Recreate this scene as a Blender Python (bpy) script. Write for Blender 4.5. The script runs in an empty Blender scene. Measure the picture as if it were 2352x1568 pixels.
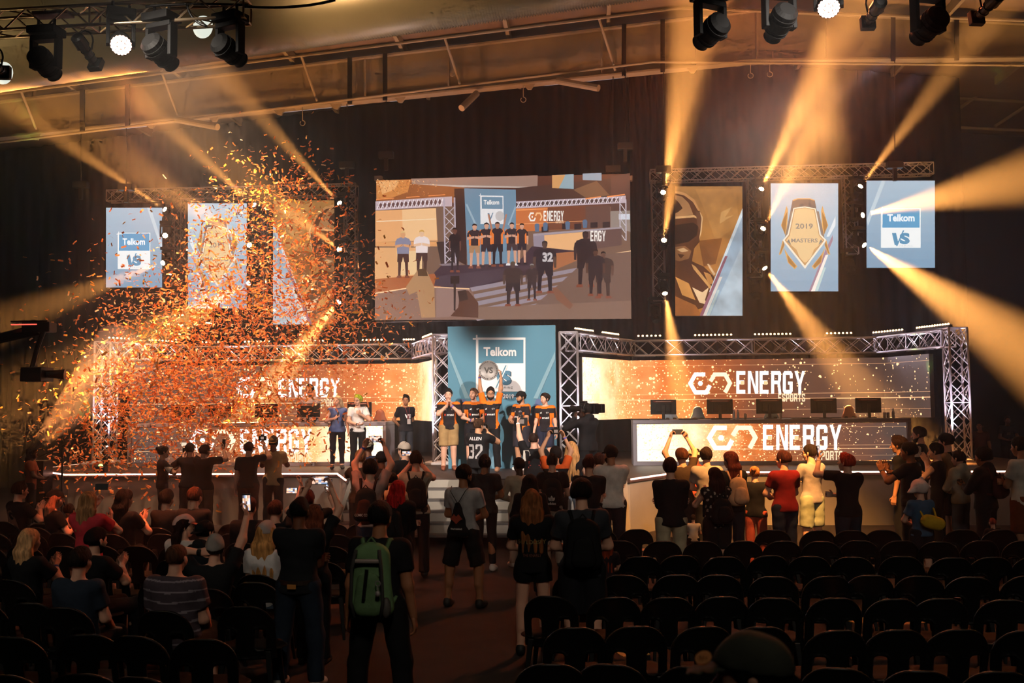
import bpy, bmesh, math, random
import numpy as np
from mathutils import Vector, Matrix
sc = bpy.context.scene
C = sc.collection
PI = math.pi
R_ = math.radians
random.seed(7); np.random.seed(7)

# ------------------------------------------------------------------ camera
F = 2287.; HC = 2.5; PITCH = R_(3.68); ROLL = R_(0.5); YAW = R_(4.5)
def _axes():
    f = np.array([-math.sin(YAW)*math.cos(PITCH), math.cos(YAW)*math.cos(PITCH), math.sin(PITCH)])
    r = np.array([math.cos(YAW), math.sin(YAW), 0.]); u = np.cross(r, f)
    c, s = math.cos(ROLL), math.sin(ROLL)
    return r*c-u*s, u*c+r*s, f
AX, AU, AF = _axes()
cd = bpy.data.cameras.new('camera'); cam = bpy.data.objects.new('camera', cd); C.objects.link(cam); sc.camera = cam
cd.sensor_width = 36; cd.lens = 36*F/2352; cd.clip_end = 200; cd.clip_start = .05
cd.dof.use_dof = True; cd.dof.focus_distance = 21; cd.dof.aperture_fstop = 3.2
cam.matrix_world = Matrix(((AX[0], AU[0], -AF[0], 0), (AX[1], AU[1], -AF[1], 0), (AX[2], AU[2], -AF[2], HC), (0, 0, 0, 1)))
def ray(px, py): return AF+AX*((px-1176)/F)+AU*(-(py-784)/F)
def Pz(px, py, z):
    d = ray(px, py); return np.array([0, 0, HC])+d*((z-HC)/d[2])
def Py(px, py, y):
    d = ray(px, py); return np.array([0, 0, HC])+d*(y/d[1])

# ------------------------------------------------------------------ world, exposure
w = bpy.data.worlds.new('hall_world'); sc.world = w; w.use_nodes = True
w.node_tree.nodes['Background'].inputs[0].default_value = (.05, .028, .016, 1)
w.node_tree.nodes['Background'].inputs[1].default_value = .25
vs = sc.view_settings; vs.view_transform = 'Standard'; vs.look = 'None'; vs.exposure = 0; vs.gamma = 1; vs.use_curve_mapping = False
cy = sc.cycles
cy.max_bounces = 4; cy.diffuse_bounces = 2; cy.glossy_bounces = 2; cy.transmission_bounces = 2; cy.transparent_max_bounces = 6
cy.volume_bounces = 0; cy.sample_clamp_indirect = 3; cy.sample_clamp_direct = 0; cy.caustics_reflective = False; cy.caustics_refractive = False
cy.use_adaptive_sampling = True; cy.adaptive_threshold = .12; cy.adaptive_min_samples = 12; cy.use_denoising = True

def col(s):
    if not isinstance(s, str): return tuple(s[:3])
    s = s.lstrip('#'); r = []
    for i in (0, 2, 4):
        v = int(s[i:i+2], 16)/255
        r.append(v/12.92 if v <= .04045 else ((v+.055)/1.055)**2.4)
    return tuple(r)

# big unseen spots: front stage wash, amber and red floods, added audience fill
def lamp(kind, name, loc, to, energy, c, size=.3, spot=40, blend=.5, parent=None):
    l = bpy.data.lights.new(name, kind); l.energy = energy; l.color = col(c)
    if kind == 'SPOT': l.spot_size = R_(spot); l.spot_blend = blend; l.shadow_soft_size = size
    elif kind == 'AREA': l.size = size
    else: l.shadow_soft_size = size
    o = bpy.data.objects.new(name, l); C.objects.link(o); o.location = loc
    o.rotation_euler = (Vector(to)-Vector(loc)).to_track_quat('-Z', 'Y').to_euler()
    return o
lamp('SPOT', 'front_wash', (-7, 8, 8.5), (-2, 21.8, 2), 10500, (1, .86, .72), .15, 30, .8)
lamp('SPOT', 'front_wash', (4.5, 8, 8.5), (-2, 21.8, 2), 9500, (1, .88, .78), .15, 30, .8)
lamp('SPOT', 'amber_flood', (-8.6, 19.2, 11.2), (-8.6, 24.2, 3), 14000, (1, .55, .3), .3, 66, .8)
for x_, c_, e_ in ((-13, (1, .46, .13), 640), (-8.5, (1, .42, .12), 600), (-4, (1, .36, .11), 480), (.5, (1, .34, .11), 480), (5, (1, .44, .12), 760), (9.5, (1, .46, .12), 820)): lamp('SPOT', 'roof_flood', (x_, 24.3, 7.6), (x_, 26.4, 12), e_, c_, .4, 115, .8)
lamp('SPOT', 'crowd_red', (3, 19.5, 11), (0, 8, 0), 2600, (1, .2, .07), .4, 75, .9)
for x_, e_ in ((-9, 1050), (1, 950), (9, 600)): lamp('SPOT', 'audience_fill', (x_, -2.5, 9.5), (x_*.75-1, 11, 1), e_, (1, .86, .68), .5, 46, .9)  # unseen fill spots added behind the camera to brighten the audience
lamp('SPOT', 'audience_fill', (1.6, .8, 7.5), (1.0, 3.4, 1.6), 90, (1, .86, .68), .3, 40, .9)  # small unseen fill spot added for the cap close to the camera
lamp('SPOT', 'duct_wash', (-13, 14, 5.5), (-8, 16, 9.0), 700, (1, .74, .4), .3, 80, .9); lamp('SPOT', 'duct_wash', (-4, 14, 6), (-3, 16, 9.8), 500, (1, .6, .3), .3, 80, .9)

# ------------------------------------------------------------------ tagging helpers
def tag(o, label=None, cat=None, group=None, kind=None):
    if label: o['label'] = label
    if cat: o['category'] = cat
    if group: o['group'] = group
    if kind: o['kind'] = kind
    return o
def empty(name, loc=(0, 0, 0), rz=0, label=None, cat=None, group=None):
    o = bpy.data.objects.new(name, None); C.objects.link(o); o.location = loc; o.rotation_euler = (0, 0, rz)
    o.empty_display_size = .1
    return tag(o, label, cat, group)
def copy_tree(o, parent=None):
    c = o.copy(); C.objects.link(c)
    if parent is not None: c.parent = parent
    for ch in o.children: copy_tree(ch, c)
    return c

# ------------------------------------------------------------------ materials
MATS = {}
def mat(name, c=(.5, .5, .5), rough=.6, metal=0., var=0., scale=8., bump=0., bscale=60., emit=None, es=0., stretch=None, c2=None, spec=.5):
    if name in MATS: return MATS[name]
    m = bpy.data.materials.new(name); m.use_nodes = True; nt = m.node_tree; b = nt.nodes['Principled BSDF']
    c = col(c); b.inputs['Base Color'].default_value = (*c, 1); b.inputs['Roughness'].default_value = rough; b.inputs['Metallic'].default_value = metal
    b.inputs['Specular IOR Level'].default_value = spec
    tc = None
    if var or bump or c2:
        tc = nt.nodes.new('ShaderNodeTexCoord'); mp = nt.nodes.new('ShaderNodeMapping'); nt.links.new(tc.outputs['Object'], mp.inputs[0])
        if stretch: mp.inputs['Scale'].default_value = stretch
    if var or c2:
        n = nt.nodes.new('ShaderNodeTexNoise'); n.inputs['Scale'].default_value = scale; n.inputs['Detail'].default_value = 4; nt.links.new(mp.outputs[0], n.inputs[0])
        r = nt.nodes.new('ShaderNodeValToRGB'); r.color_ramp.elements[0].position = .35; r.color_ramp.elements[1].position = .65
        a = tuple(x*(1-var) for x in c); d = col(c2) if c2 else tuple(min(1, x*(1+var)) for x in c)
        r.color_ramp.elements[0].color = (*a, 1); r.color_ramp.elements[1].color = (*d, 1)
        nt.links.new(n.outputs[0], r.inputs[0]); nt.links.new(r.outputs[0], b.inputs['Base Color'])
    if bump:
        n2 = nt.nodes.new('ShaderNodeTexNoise'); n2.inputs['Scale'].default_value = bscale; n2.inputs['Detail'].default_value = 3; nt.links.new(mp.outputs[0], n2.inputs[0])
        bp = nt.nodes.new('ShaderNodeBump'); bp.inputs['Strength'].default_value = bump; bp.inputs['Distance'].default_value = .02
        nt.links.new(n2.outputs[0], bp.inputs['Height']); nt.links.new(bp.outputs[0], b.inputs['Normal'])
    if emit is not None:
        b.inputs['Emission Color'].default_value = (*col(emit), 1); b.inputs['Emission Strength'].default_value = es
    MATS[name] = m; return m
def attr_mat(name, emis=0., rough=.6, soft=0.):
    """printed or lit picture: each face carries its own flat colour"""
    if name in MATS: return MATS[name]
    m = bpy.data.materials.new(name); m.use_nodes = True; nt = m.node_tree; b = nt.nodes['Principled BSDF']
    a = nt.nodes.new('ShaderNodeAttribute'); a.attribute_name = 'Col'
    b.inputs['Roughness'].default_value = rough
    src = a.outputs['Color']
    if soft:
        tc = nt.nodes.new('ShaderNodeTexCoord'); n = nt.nodes.new('ShaderNodeTexNoise'); n.inputs['Scale'].default_value = soft; n.inputs['Detail'].default_value = 5
        nt.links.new(tc.outputs['Object'], n.inputs[0])
        mr = nt.nodes.new('ShaderNodeMapRange'); mr.inputs[1].default_value = .3; mr.inputs[2].default_value = .7; mr.inputs[3].default_value = .72; mr.inputs[4].default_value = 1.22
        nt.links.new(n.outputs[0], mr.inputs[0])
        mx = nt.nodes.new('ShaderNodeVectorMath'); mx.operation = 'SCALE'; nt.links.new(src, mx.inputs[0]); nt.links.new(mr.outputs[0], mx.inputs['Scale']); src = mx.outputs[0]
    if emis:
        b.inputs['Base Color'].default_value = (.02, .02, .02, 1); nt.links.new(src, b.inputs['Emission Color']); b.inputs['Emission Strength'].default_value = emis
    else: nt.links.new(src, b.inputs['Base Color'])
    MATS[name] = m; return m

# ------------------------------------------------------------------ mesh collector
class MB:
    def __init__(s): s.v = []; s.f = []; s.c = []
    def add(s, vs, fs, c=None):
        n = len(s.v); s.v += [tuple(p) for p in vs]; s.f += [tuple(i+n for i in f) for f in fs]; s.c += [c]*len(fs); return s
    def box(s, a, b, rot=None, o=(0, 0, 0), c=None):
        x0, y0, z0 = a; x1, y1, z1 = b
        vs = [Vector(p) for p in ((x0, y0, z0), (x1, y0, z0), (x1, y1, z0), (x0, y1, z0), (x0, y0, z1), (x1, y0, z1), (x1, y1, z1), (x0, y1, z1))]
        if rot is not None: vs = [rot @ v for v in vs]
        vs = [v+Vector(o) for v in vs]
        return s.add(vs, [(0, 3, 2, 1), (4, 5, 6, 7), (0, 1, 5, 4), (1, 2, 6, 5), (2, 3, 7, 6), (3, 0, 4, 7)], c)
    def tube(s, pts, r, n=8, c=None, cap=True):
        pts = [Vector(p) for p in pts]; rs = r if isinstance(r, (list, tuple)) else [r]*len(pts)
        rings = []; up = None
        for i, p in enumerate(pts):
            t = (pts[min(i+1, len(pts)-1)]-pts[max(i-1, 0)]).normalized()
            if up is None: up = Vector((0, 0, 1)) if abs(t.z) < .9 else Vector((1, 0, 0))
            a = t.cross(up).normalized(); bb = a.cross(t).normalized(); up = bb
            rings.append([p+(a*math.cos(2*PI*k/n)+bb*math.sin(2*PI*k/n))*rs[i] for k in range(n)])
        fs = []
        for i in range(len(pts)-1):
            for k in range(n): fs.append((i*n+k, i*n+(k+1) % n, (i+1)*n+(k+1) % n, (i+1)*n+k))
        if cap: fs += [tuple(range(n-1, -1, -1)), tuple((len(pts)-1)*n+k for k in range(n))]
        return s.add([v for rg in rings for v in rg], fs, c)
    def lathe(s, prof, a, d, n=16, c=None):
        """profile (t, r) along axis d from a"""
        a = Vector(a); d = Vector(d).normalized(); L = [a+d*t for t, r in prof]
        u = d.orthogonal().normalized(); v = d.cross(u)
        vs = [p+(u*math.cos(2*PI*k/n)+v*math.sin(2*PI*k/n))*max(pr[1], 1e-4) for p, pr in zip(L, prof) for k in range(n)]
        fs = [(i*n+k, i*n+(k+1) % n, (i+1)*n+(k+1) % n, (i+1)*n+k) for i in range(len(prof)-1) for k in range(n)]
        fs += [tuple(range(n-1, -1, -1)), tuple((len(prof)-1)*n+k for k in range(n))]
        return s.add(vs, fs, c)
    def ball(s, o, r, n=10, c=None, sc3=(1, 1, 1), rot=None):
        vs = []; fs = []; m = max(4, n//2+1)
        for i in range(m+1):
            th = PI*i/m
            for k in range(n):
                p = Vector((math.sin(th)*math.cos(2*PI*k/n)*sc3[0], math.sin(th)*math.sin(2*PI*k/n)*sc3[1], math.cos(th)*sc3[2]))*r
                if rot is not None: p = rot @ p
                vs.append(p+Vector(o))
        for i in range(m):
            for k in range(n): fs.append((i*n+k, (i+1)*n+k, (i+1)*n+(k+1) % n, i*n+(k+1) % n))
        return s.add(vs, fs, c)
    def build(s, name, m, parent=None, smooth=False, bevel=0., local=None):
        me = bpy.data.meshes.new(name); v = s.v
        if local is not None: v = [tuple(Vector(p)-Vector(local)) for p in v]
        me.from_pydata(v, [], s.f)
        ms = m if isinstance(m, (list, tuple)) else [m]
        for x in ms: me.materials.append(x)
        if any(c is not None for c in s.c):
            if isinstance(next(c for c in s.c if c is not None), int):
                me.polygons.foreach_set('material_index', [c or 0 for c in s.c])
            else:
                ca = me.color_attributes.new('Col', 'FLOAT_COLOR', 'CORNER'); arr = []
                for f, c in zip(s.f, s.c): arr += [*(c or (0, 0, 0)), 1.]*len(f)
                ca.data.foreach_set('color', arr)
        if smooth: me.polygons.foreach_set('use_smooth', [True]*len(s.f))
        me.update()
        o = bpy.data.objects.new(name, me); C.objects.link(o)
        if parent is not None: o.parent = parent
        if bevel:
            b = o.modifiers.new('b', 'BEVEL'); b.width = bevel; b.segments = 2; b.limit_method = 'ANGLE'
        if local is not None and parent is None: o.location = local
        return o
def np_obj(name, V, Fq, mats, parent=None, idx=None, smooth=True):
    me = bpy.data.meshes.new(name); me.vertices.add(len(V)); me.vertices.foreach_set('co', np.asarray(V, np.float32).ravel())
    nf = len(Fq); me.loops.add(nf*4); me.polygons.add(nf)
    me.loops.foreach_set('vertex_index', np.asarray(Fq, np.int32).ravel())
    me.polygons.foreach_set('loop_start', np.arange(0, nf*4, 4, dtype=np.int32))
    if idx is not None: me.polygons.foreach_set('material_index', np.asarray(idx, np.int32))
    for m in (mats if isinstance(mats, (list, tuple)) else [mats]): me.materials.append(m)
    me.update(calc_edges=True); me.validate()
    if smooth: me.polygons.foreach_set('use_smooth', np.ones(len(me.polygons), bool))
    o = bpy.data.objects.new(name, me); C.objects.link(o)
    if parent is not None: o.parent = parent
    return o

# ------------------------------------------------------------------ distance fields -> smooth closed surfaces
class Fld:
    """union of tapered capsules / squashed balls with soft blends"""
    def __init__(s, k=.03): s.p = []; s.k = k; s.cuts = []; s.noise = None
    def cap(s, a, b, ra, rb=None, n=None, flat=1., k=None):
        s.p.append((np.array(a, float), np.array(b, float), ra, ra if rb is None else rb, None if n is None else np.array(n, float)/np.linalg.norm(n), flat, k)); return s
    def cut(s, p, n): s.cuts.append((np.array(p, float), np.array(n, float)/np.linalg.norm(n))); return s   # keeps the side n points away from
    def __call__(s, P):
        D = None
        for a, b, ra, rb, n, fl, k in s.p:
            ab = b-a; L = max(ab @ ab, 1e-9); pa = P-a; t = np.clip(pa @ ab/L, 0, 1); q = pa-t[:, None]*ab
            if n is not None:
                qn = q @ n; q = q+np.outer(qn*(1/fl-1), n)
            d = np.sqrt((q*q).sum(1))-(ra+(rb-ra)*t)
            if D is None: D = d
            else:
                kk = s.k if k is None else k
                h = np.clip(.5+.5*(D-d)/kk, 0, 1); D = D*(1-h)+d*h-kk*h*(1-h)
        if s.noise is not None: D = D+s.noise(P)
        for p, n in s.cuts: D = np.maximum(D, (P-p) @ n)
        return D
    def bounds(s):
        lo = np.min([np.minimum(a, b)-max(ra, rb) for a, b, ra, rb, *_ in s.p], 0); hi = np.max([np.maximum(a, b)+max(ra, rb) for a, b, ra, rb, *_ in s.p], 0)
        return lo, hi
def snet(f, h, lo=None, hi=None):
    if lo is None: lo, hi = f.bounds()
    lo = np.asarray(lo)-2*h; hi = np.asarray(hi)+2*h
    N = np.ceil((hi-lo)/h).astype(int)+1
    ax = [lo[i]+h*np.arange(N[i]) for i in range(3)]
    G = np.stack(np.meshgrid(*ax, indexing='ij'), -1).reshape(-1, 3)
    V = f(G).reshape(N); S = V < 0
    nx, ny, nz = N-1
    cnt = np.zeros((nx, ny, nz), np.int8); acc = np.zeros((nx, ny, nz, 3)); num = np.zeros((nx, ny, nz))
    for i in (0, 1):
        for j in (0, 1):
            for k in (0, 1): cnt += S[i:nx+i, j:ny+j, k:nz+k]
    act = (cnt > 0) & (cnt < 8)
    I, J, K = np.nonzero(act); m = len(I); A = np.zeros((m, 3)); c = np.zeros(m)
    for axx in range(3):
        for u in (0, 1):
            for v in (0, 1):
                o = [0, 0, 0]; o[(axx+1) % 3] = u; o[(axx+2) % 3] = v
                o2 = list(o); o2[axx] = 1
                a = V[I+o[0], J+o[1], K+o[2]]; b = V[I+o2[0], J+o2[1], K+o2[2]]
                x = (a < 0) != (b < 0); t = np.where(x, a/np.where(x, a-b, 1), 0)
                pt = np.tile(np.array(o, float), (m, 1)); pt[:, axx] = t
                A += pt*x[:, None]; c += x
    P = A/c[:, None]+np.stack([I, J, K], 1); P = lo+P*h
    idx = -np.ones((nx, ny, nz), np.int64); idx[I, J, K] = np.arange(m)
    Fs = []
    for axx in range(3):
        sl0 = [slice(1, -1)]*3; sl0[axx] = slice(0, -1); sl1 = [slice(1, -1)]*3; sl1[axx] = slice(1, None)
        a = S[tuple(sl0)]; b = S[tuple(sl1)]; X = np.nonzero(a != b); fl = a[X]
        i = [x.copy() for x in X]
        for q in range(3):
            if q != axx: i[q] = i[q]+1
        u, v = (axx+1) % 3, (axx+2) % 3
        def g(du, dv):
            j = [x.copy() for x in i]; j[u] = j[u]-du; j[v] = j[v]-dv; return idx[j[0], j[1], j[2]]
        q = np.stack([g(1, 1), g(0, 1), g(0, 0), g(1, 0)], 1)
        q[~fl] = q[~fl][:, ::-1]; Fs.append(q)
    Fq = np.concatenate(Fs)
    return P, Fq

# ------------------------------------------------------------------ text and flat artwork
GL = {
 'E': [[(0, 0), (.28, 0), (.28, 1), (0, 1)], [(.28, .83), (.85, .83), (.85, 1), (.28, 1)], [(.28, 0), (.85, 0), (.85, .17), (.28, .17)], [(.28, .42), (.75, .42), (.75, .59), (.28, .59)]],
 'N': [[(0, 0), (.26, 0), (.26, 1), (0, 1)], [(.72, 0), (.98, 0), (.98, 1), (.72, 1)], [(.1, 1), (.3, 1), (.88, 0), (.68, 0)]],
 'R': [[(0, 0), (.28, 0), (.28, 1), (0, 1)], [(.28, .83), (.74, .83), (.92, .93), (.82, 1), (.28, 1)], [(.66, .5), (.92, .58), (.92, .93), (.66, .86)], [(.28, .42), (.8, .42), (.9, .58), (.28, .58)], [(.6, .45), (.84, .45), (.96, 0), (.7, 0)]],
 'G': [[(0, .1), (.28, .16), (.28, .84), (0, .9)], [(0, .88), (.14, 1), (.78, 1), (.92, .88), (.7, .83), (.22, .83)], [(.66, .68), (.92, .68), (.92, .9), (.66, .86)], [(0, .12), (.14, 0), (.78, 0), (.92, .12), (.7, .17), (.22, .17)], [(.64, .1), (.92, .1), (.92, .54), (.64, .54)], [(.48, .4), (.7, .4), (.7, .54), (.48, .54)]],
 'Y': [[(0, 1), (.27, 1), (.6, .4), (.36, .4)], [(.72, 1), (.98, 1), (.62, .4), (.38, .4)], [(.36, 0), (.62, 0), (.62, .44), (.36, .44)]],
 'S': [[(0, .55), (.28, .6), (.28, .84), (0, .9)], [(0, .88), (.14, 1), (.78, 1), (.92, .88), (.7, .83), (.22, .83)], [(.66, .7), (.92, .7), (.92, .9), (.66, .86)], [(0, .6), (.2, .66), (.92, .42), (.7, .34)], [(.64, .1), (.92, .1), (.92, .45), (.64, .42)], [(0, .12), (.14, 0), (.78, 0), (.92, .12), (.7, .17), (.22, .17)], [(0, .1), (.28, .14), (.28, .32), (0, .32)]],
 'P': [[(0, 0), (.28, 0), (.28, 1), (0, 1)], [(.28, .83), (.74, .83), (.92, .93), (.82, 1), (.28, 1)], [(.66, .5), (.92, .46), (.92, .93), (.66, .86)], [(.28, .36), (.8, .36), (.92, .48), (.7, .52), (.28, .52)]],
 'O': [[(0, .1), (.28, .16), (.28, .84), (0, .9)], [(.64, .16), (.92, .1), (.92, .9), (.64, .84)], [(0, .88), (.14, 1), (.78, 1), (.92, .88), (.7, .83), (.22, .83)], [(0, .12), (.14, 0), (.78, 0), (.92, .12), (.7, .17), (.22, .17)]],
 '3': [[(.05, .82), (.9, .82), (.8, 1), (.05, 1)], [(.62, 0), (.9, .1), (.9, .46), (.62, .46)], [(.62, .54), (.9, .54), (.9, .9), (.62, .84)], [(.3, .42), (.84, .42), (.84, .58), (.3, .58)], [(0, 0), (.8, 0), (.9, .12), (0, .18)]],
 '2': [[(0, .82), (.9, .86), (.78, 1), (.12, 1), (0, .9)], [(.62, .5), (.9, .56), (.9, .9), (.62, .84)], [(0, .14), (.28, .14), (.9, .58), (.64, .6)], [(0, 0), (.92, 0), (.92, .18), (0, .18)], [(0, .66), (.26, .66), (.26, .86), (0, .86)]],
 'T': [[(0, .83), (.94, .83), (.94, 1), (0, 1)], [(.33, 0), (.61, 0), (.61, .9), (.33, .9)]],
}
def block(s):
    out = []; x = 0.
    for ch in s:
        out += [[(x+a, b) for a, b in p] for p in GL[ch]]; x += 1.1
    return [(0, p) for p in out], (0, 0, x-.14, 1)
def stroke(pts, w):
    """polyline with mitred corners -> quads"""
    P = [Vector(p) for p in pts]; L = []; Rr = []
    for i, p in enumerate(P):
        d0 = (P[i]-P[i-1]).normalized() if i else None; d1 = (P[i+1]-P[i]).normalized() if i < len(P)-1 else None
        if d0 is None: n = Vector((-d1.y, d1.x)); m = 1
        elif d1 is None: n = Vector((-d0.y, d0.x)); m = 1
        else:
            a = Vector((-d0.y, d0.x)); b = Vector((-d1.y, d1.x)); n = (a+b).normalized(); m = 1/max(.4, n.dot(a))
        L.append(p+n*w/2*m); Rr.append(p-n*w/2*m)
    return [[tuple(L[i]), tuple(L[i+1]), tuple(Rr[i+1]), tuple(Rr[i])] for i in range(len(P)-1)]
def logo_polys():
    g = [(0, q) for q in stroke([(1450, -470), (1360, -470), (1313, -550), (1360, -630), (1460, -630), (1492, -568)], 36)]
    g += [(0, [(1405+24*math.cos(a*PI/3), -550+24*math.sin(a*PI/3)) for a in range(6)])]
    g += [(1, q) for q in stroke([(1497, -532), (1534, -470), (1630, -470), (1674, -548), (1630, -632)], 36)]
    return g, (1296, -650, 1692, -452)
_TX = {}
def font_polys(s, bold=.0):
    if (s, bold) not in _TX:
        cu = bpy.data.curves.new('t', 'FONT'); cu.body = s; cu.offset = bold; cu.resolution_u = 3
        o = bpy.data.objects.new('t', cu); C.objects.link(o); bpy.context.view_layer.update()
        me = o.to_mesh(); vs = [tuple(v.co[:2]) for v in me.vertices]; ps = [(0, [vs[i] for i in p.vertices]) for p in me.polygons]
        xs = [v[0] for v in vs]; ys = [v[1] for v in vs]; bb = (min(xs), min(ys), max(xs), max(ys))
        o.to_mesh_clear(); bpy.data.objects.remove(o); _TX[(s, bold)] = (ps, bb)
    return _TX[(s, bold)]
def lettering(name, src, quad, plane, cols, m, parent, off=.02, lift=0.):
    """quad = image box (x0,y0,x1,y1) on the upright plane y=plane; the art is fitted to it"""
    polys, bb = src; x0, y0, x1, y1 = quad
    c = [Vector(Py(x, y, plane)) for x, y in ((x0, y1), (x1, y1), (x0, y0), (x1, y0))]
    mb = MB()
    for ci, p in polys:
        vs = []
        for a, b in p:
            u = (a-bb[0])/(bb[2]-bb[0]); v = (b-bb[1])/(bb[3]-bb[1])
            q = (c[0]*(1-u)+c[1]*u)*(1-v)+(c[2]*(1-u)+c[3]*u)*v
            vs.append((q.x, plane-off, q.z+lift))
        mb.add(vs, [tuple(range(len(vs)))], tuple(cols[ci]))
    return mb.build(name, m, parent)
def artwork(name, polys, plane, m, parent, off=.012, step=.0012):
    """coloured shapes [(colour, [(px,py)...]), ...] on the upright plane y=plane, each a hair in front of the last"""
    mb = MB()
    for i, (c, p) in enumerate(polys):
        vs = [Py(x, y, plane) for x, y in p]; y = plane-off-i*step
        mb.add([(v[0], y, v[2]) for v in vs], [tuple(range(len(vs)))], col(c))
    return mb.build(name, m, parent)
def rect(x0, y0, x1, y1): return [(x0, y0), (x1, y0), (x1, y1), (x0, y1)]
# ------------------------------------------------------------------ shared materials
M_floor = mat('hall_carpet', '#241a17', .95, var=.25, scale=3, bump=.3, bscale=220)
M_curtain = mat('black_drape', '#060404', 1., spec=0.)
M_redglow = mat('red_glow_drape', '#3a0a08', .9, spec=.1)  # black drape by the screen edge, red glow put into its colour
M_wall = mat('dark_wall', '#1b1817', .9, var=.2, scale=2)
M_steel = mat('rafter_paint', '#8f8672', .6, var=.08, scale=2)
M_roof = mat('roof_sheet', '#7a6a5c', .6, var=.1, scale=1)
M_alu = mat('truss_aluminium', '#d6d0d4', .38, .35)
M_blk = mat('black_metal', '#0c0b0b', .45, .2)
M_blkp = mat('black_plastic', '#0a0a0a', .38)
M_grey = mat('desk_laminate', '#8d8690', .5)
M_stage = mat('stage_deck', '#3a2a26', .5, var=.2, scale=2.5, bump=.15, bscale=40)
M_skirt = mat('stage_skirt', '#9a9288', .8, var=.08, scale=1.5)
M_pic_lit = attr_mat('screen_picture', .95)
M_pic_ban = attr_mat('banner_picture', 1.15)
M_pic_led = attr_mat('led_graphics', 1.6)
M_pic_led2 = attr_mat('led_graphics_soft', 1.15)
M_print = attr_mat('printed_board', 0, .7)
M_strip = mat('edge_light_strip', '#000000', emit=(1, .42, .3), es=9)
M_lens = mat('lamp_lens_warm', '#000000', emit=(1, .72, .38), es=30)
M_lensr = mat('lamp_lens_red', '#000000', emit=(1, .5, .36), es=14)
M_bulb = mat('bar_bulb', '#000000', emit=(1, .55, .25), es=8)
M_scr = mat('phone_glow', '#000000', emit=(.75, .72, .8), es=1.1)

# ------------------------------------------------------------------ hall shell
def struct(mb, name, m, **k): return tag(mb.build(name, m, **k), kind='structure')
XL, XR, YF, YB = -20., 18., -4., 37.
struct(MB().box((XL, YF, -.1), (XR, YB, 0)), 'floor', M_floor)
struct(MB().box((XL-.2, YF, 0), (XL, YB, 16)), 'wall_left', M_wall)
struct(MB().box((XR, YF, 0), (XR+.2, YB, 16)), 'wall_right', M_wall)
struct(MB().box((XL, YB, 0), (XR, YB+.2, 16)), 'wall_back', M_wall)
struct(MB().box((XL, YF-.2, 0), (XR, YF, 16)), 'wall_front', M_wall)
YR = 26.2
def prism(px, y0, y1):
    """outline in image points on the plane y=y0, given real depth to y1"""
    a = [Py(x, y, y0) for x, y in px]; n = len(a)
    vs = [(p[0], y0, p[2]) for p in a]+[(p[0], y1, p[2]) for p in a]
    return vs, [tuple(range(n)), tuple(range(2*n-1, n-1, -1))]+[(i, (i+1) % n+0, (i+1) % n+n, i+n) for i in range(n)]
ridge = Py(1735, 10, YR); eL = Py(-260, 262, YR); eR = Py(2600, 66, YR)
def roofz(x):
    if x < ridge[0]: return eL[2]+(x-eL[0])*(ridge[2]-eL[2])/(ridge[0]-eL[0])
    return ridge[2]+(x-ridge[0])*(eR[2]-ridge[2])/(eR[0]-ridge[0])
zz = [(x, roofz(x)+.25) for x in (XL, ridge[0], XR)]
struct(MB().add([(x, y, z) for y in (YF, YB) for x, z in zz]+[(x, y, z+.15) for y in (YF, YB) for x, z in zz],
    [(0, 1, 4, 3), (1, 2, 5, 4), (6, 9, 10, 7), (7, 10, 11, 8), (0, 3, 9, 6), (2, 8, 11, 5), (0, 6, 7, 1), (1, 7, 8, 2), (3, 4, 10, 9), (4, 5, 11, 10)]), 'ceiling', M_roof)
# rafter: web, flanges, stiffeners
rf = empty('roof_rafter', tuple(Py(1735, 139, YR)), label='deep painted steel roof rafter crossing the whole hall above the big screen', cat='beam')
def local(o, root):
    o.location = Vector(o.location)-root.location; return o
def part(mb, name, m, root, **k):
    o = mb.build(name, m, root, **k); o.location = -root.location if root.rotation_euler.z == 0 else (0, 0, 0); return o
BT = [(-260, 342), (1732, 139), (2600, 129)]; TP = [(-260, 262), (1738, 20), (2600, 62)]
vs, fs = prism(BT+TP[::-1], YR, YR+.04); part(MB().add(vs, fs), 'web', M_steel, rf)
for nm, L, s in (('bottom_flange', BT, 1), ('top_flange', TP, -1)):
    mb = MB()
    for a, b in zip(L, L[1:]):
        vs, fs = prism([a, b, (b[0], b[1]-4*s), (a[0], a[1]-4*s)], YR-.14, YR+.18); mb.add(vs, fs)
    part(mb, nm, M_steel, rf)
def bx(px):
    for L in (BT,):
        for a, b in zip(L, L[1:]):
            if a[0] <= px <= b[0]: return a[1]+(b[1]-a[1])*(px-a[0])/(b[0]-a[0])
def tx(px):
    for a, b in zip(TP, TP[1:]):
        if a[0] <= px <= b[0]: return a[1]+(b[1]-a[1])*(px-a[0])/(b[0]-a[0])
for px in (838, 1030, 1382, 1600, 1740, 1900):
    vs, fs = prism([(px-2, bx(px)), (px+2, bx(px)), (px+2, tx(px)), (px-2, tx(px))], YR-.1, YR); part(MB().add(vs, fs), 'stiffener', M_steel, rf)
for px in (80, 345, 490, 640, 770, 918, 1215, 1590):      # fly-brace cleats under the flange
    vs, fs = prism([(px-14, bx(px)), (px+14, bx(px)), (px+5, bx(px)+13), (px-3, bx(px)+13)], YR-.1, YR-.02); part(MB().add(vs, fs), 'cleat', M_steel, rf)
tag(MB().tube([Py(-200, 352, 25.9), Py(1500, 142, 25.9), Py(2600, 152, 25.9)], .035).build('conduit_pipe', M_steel), 'thin pipe running just below the deep roof rafter', 'pipe')
tag(MB().tube([Py(-200, 240, 24), Py(1560, 18, 24), Py(2500, 52, 24)], .04).build('conduit_pipe', M_steel), 'thin pipe above the roof rafter, beside the big round duct', 'pipe')
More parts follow.
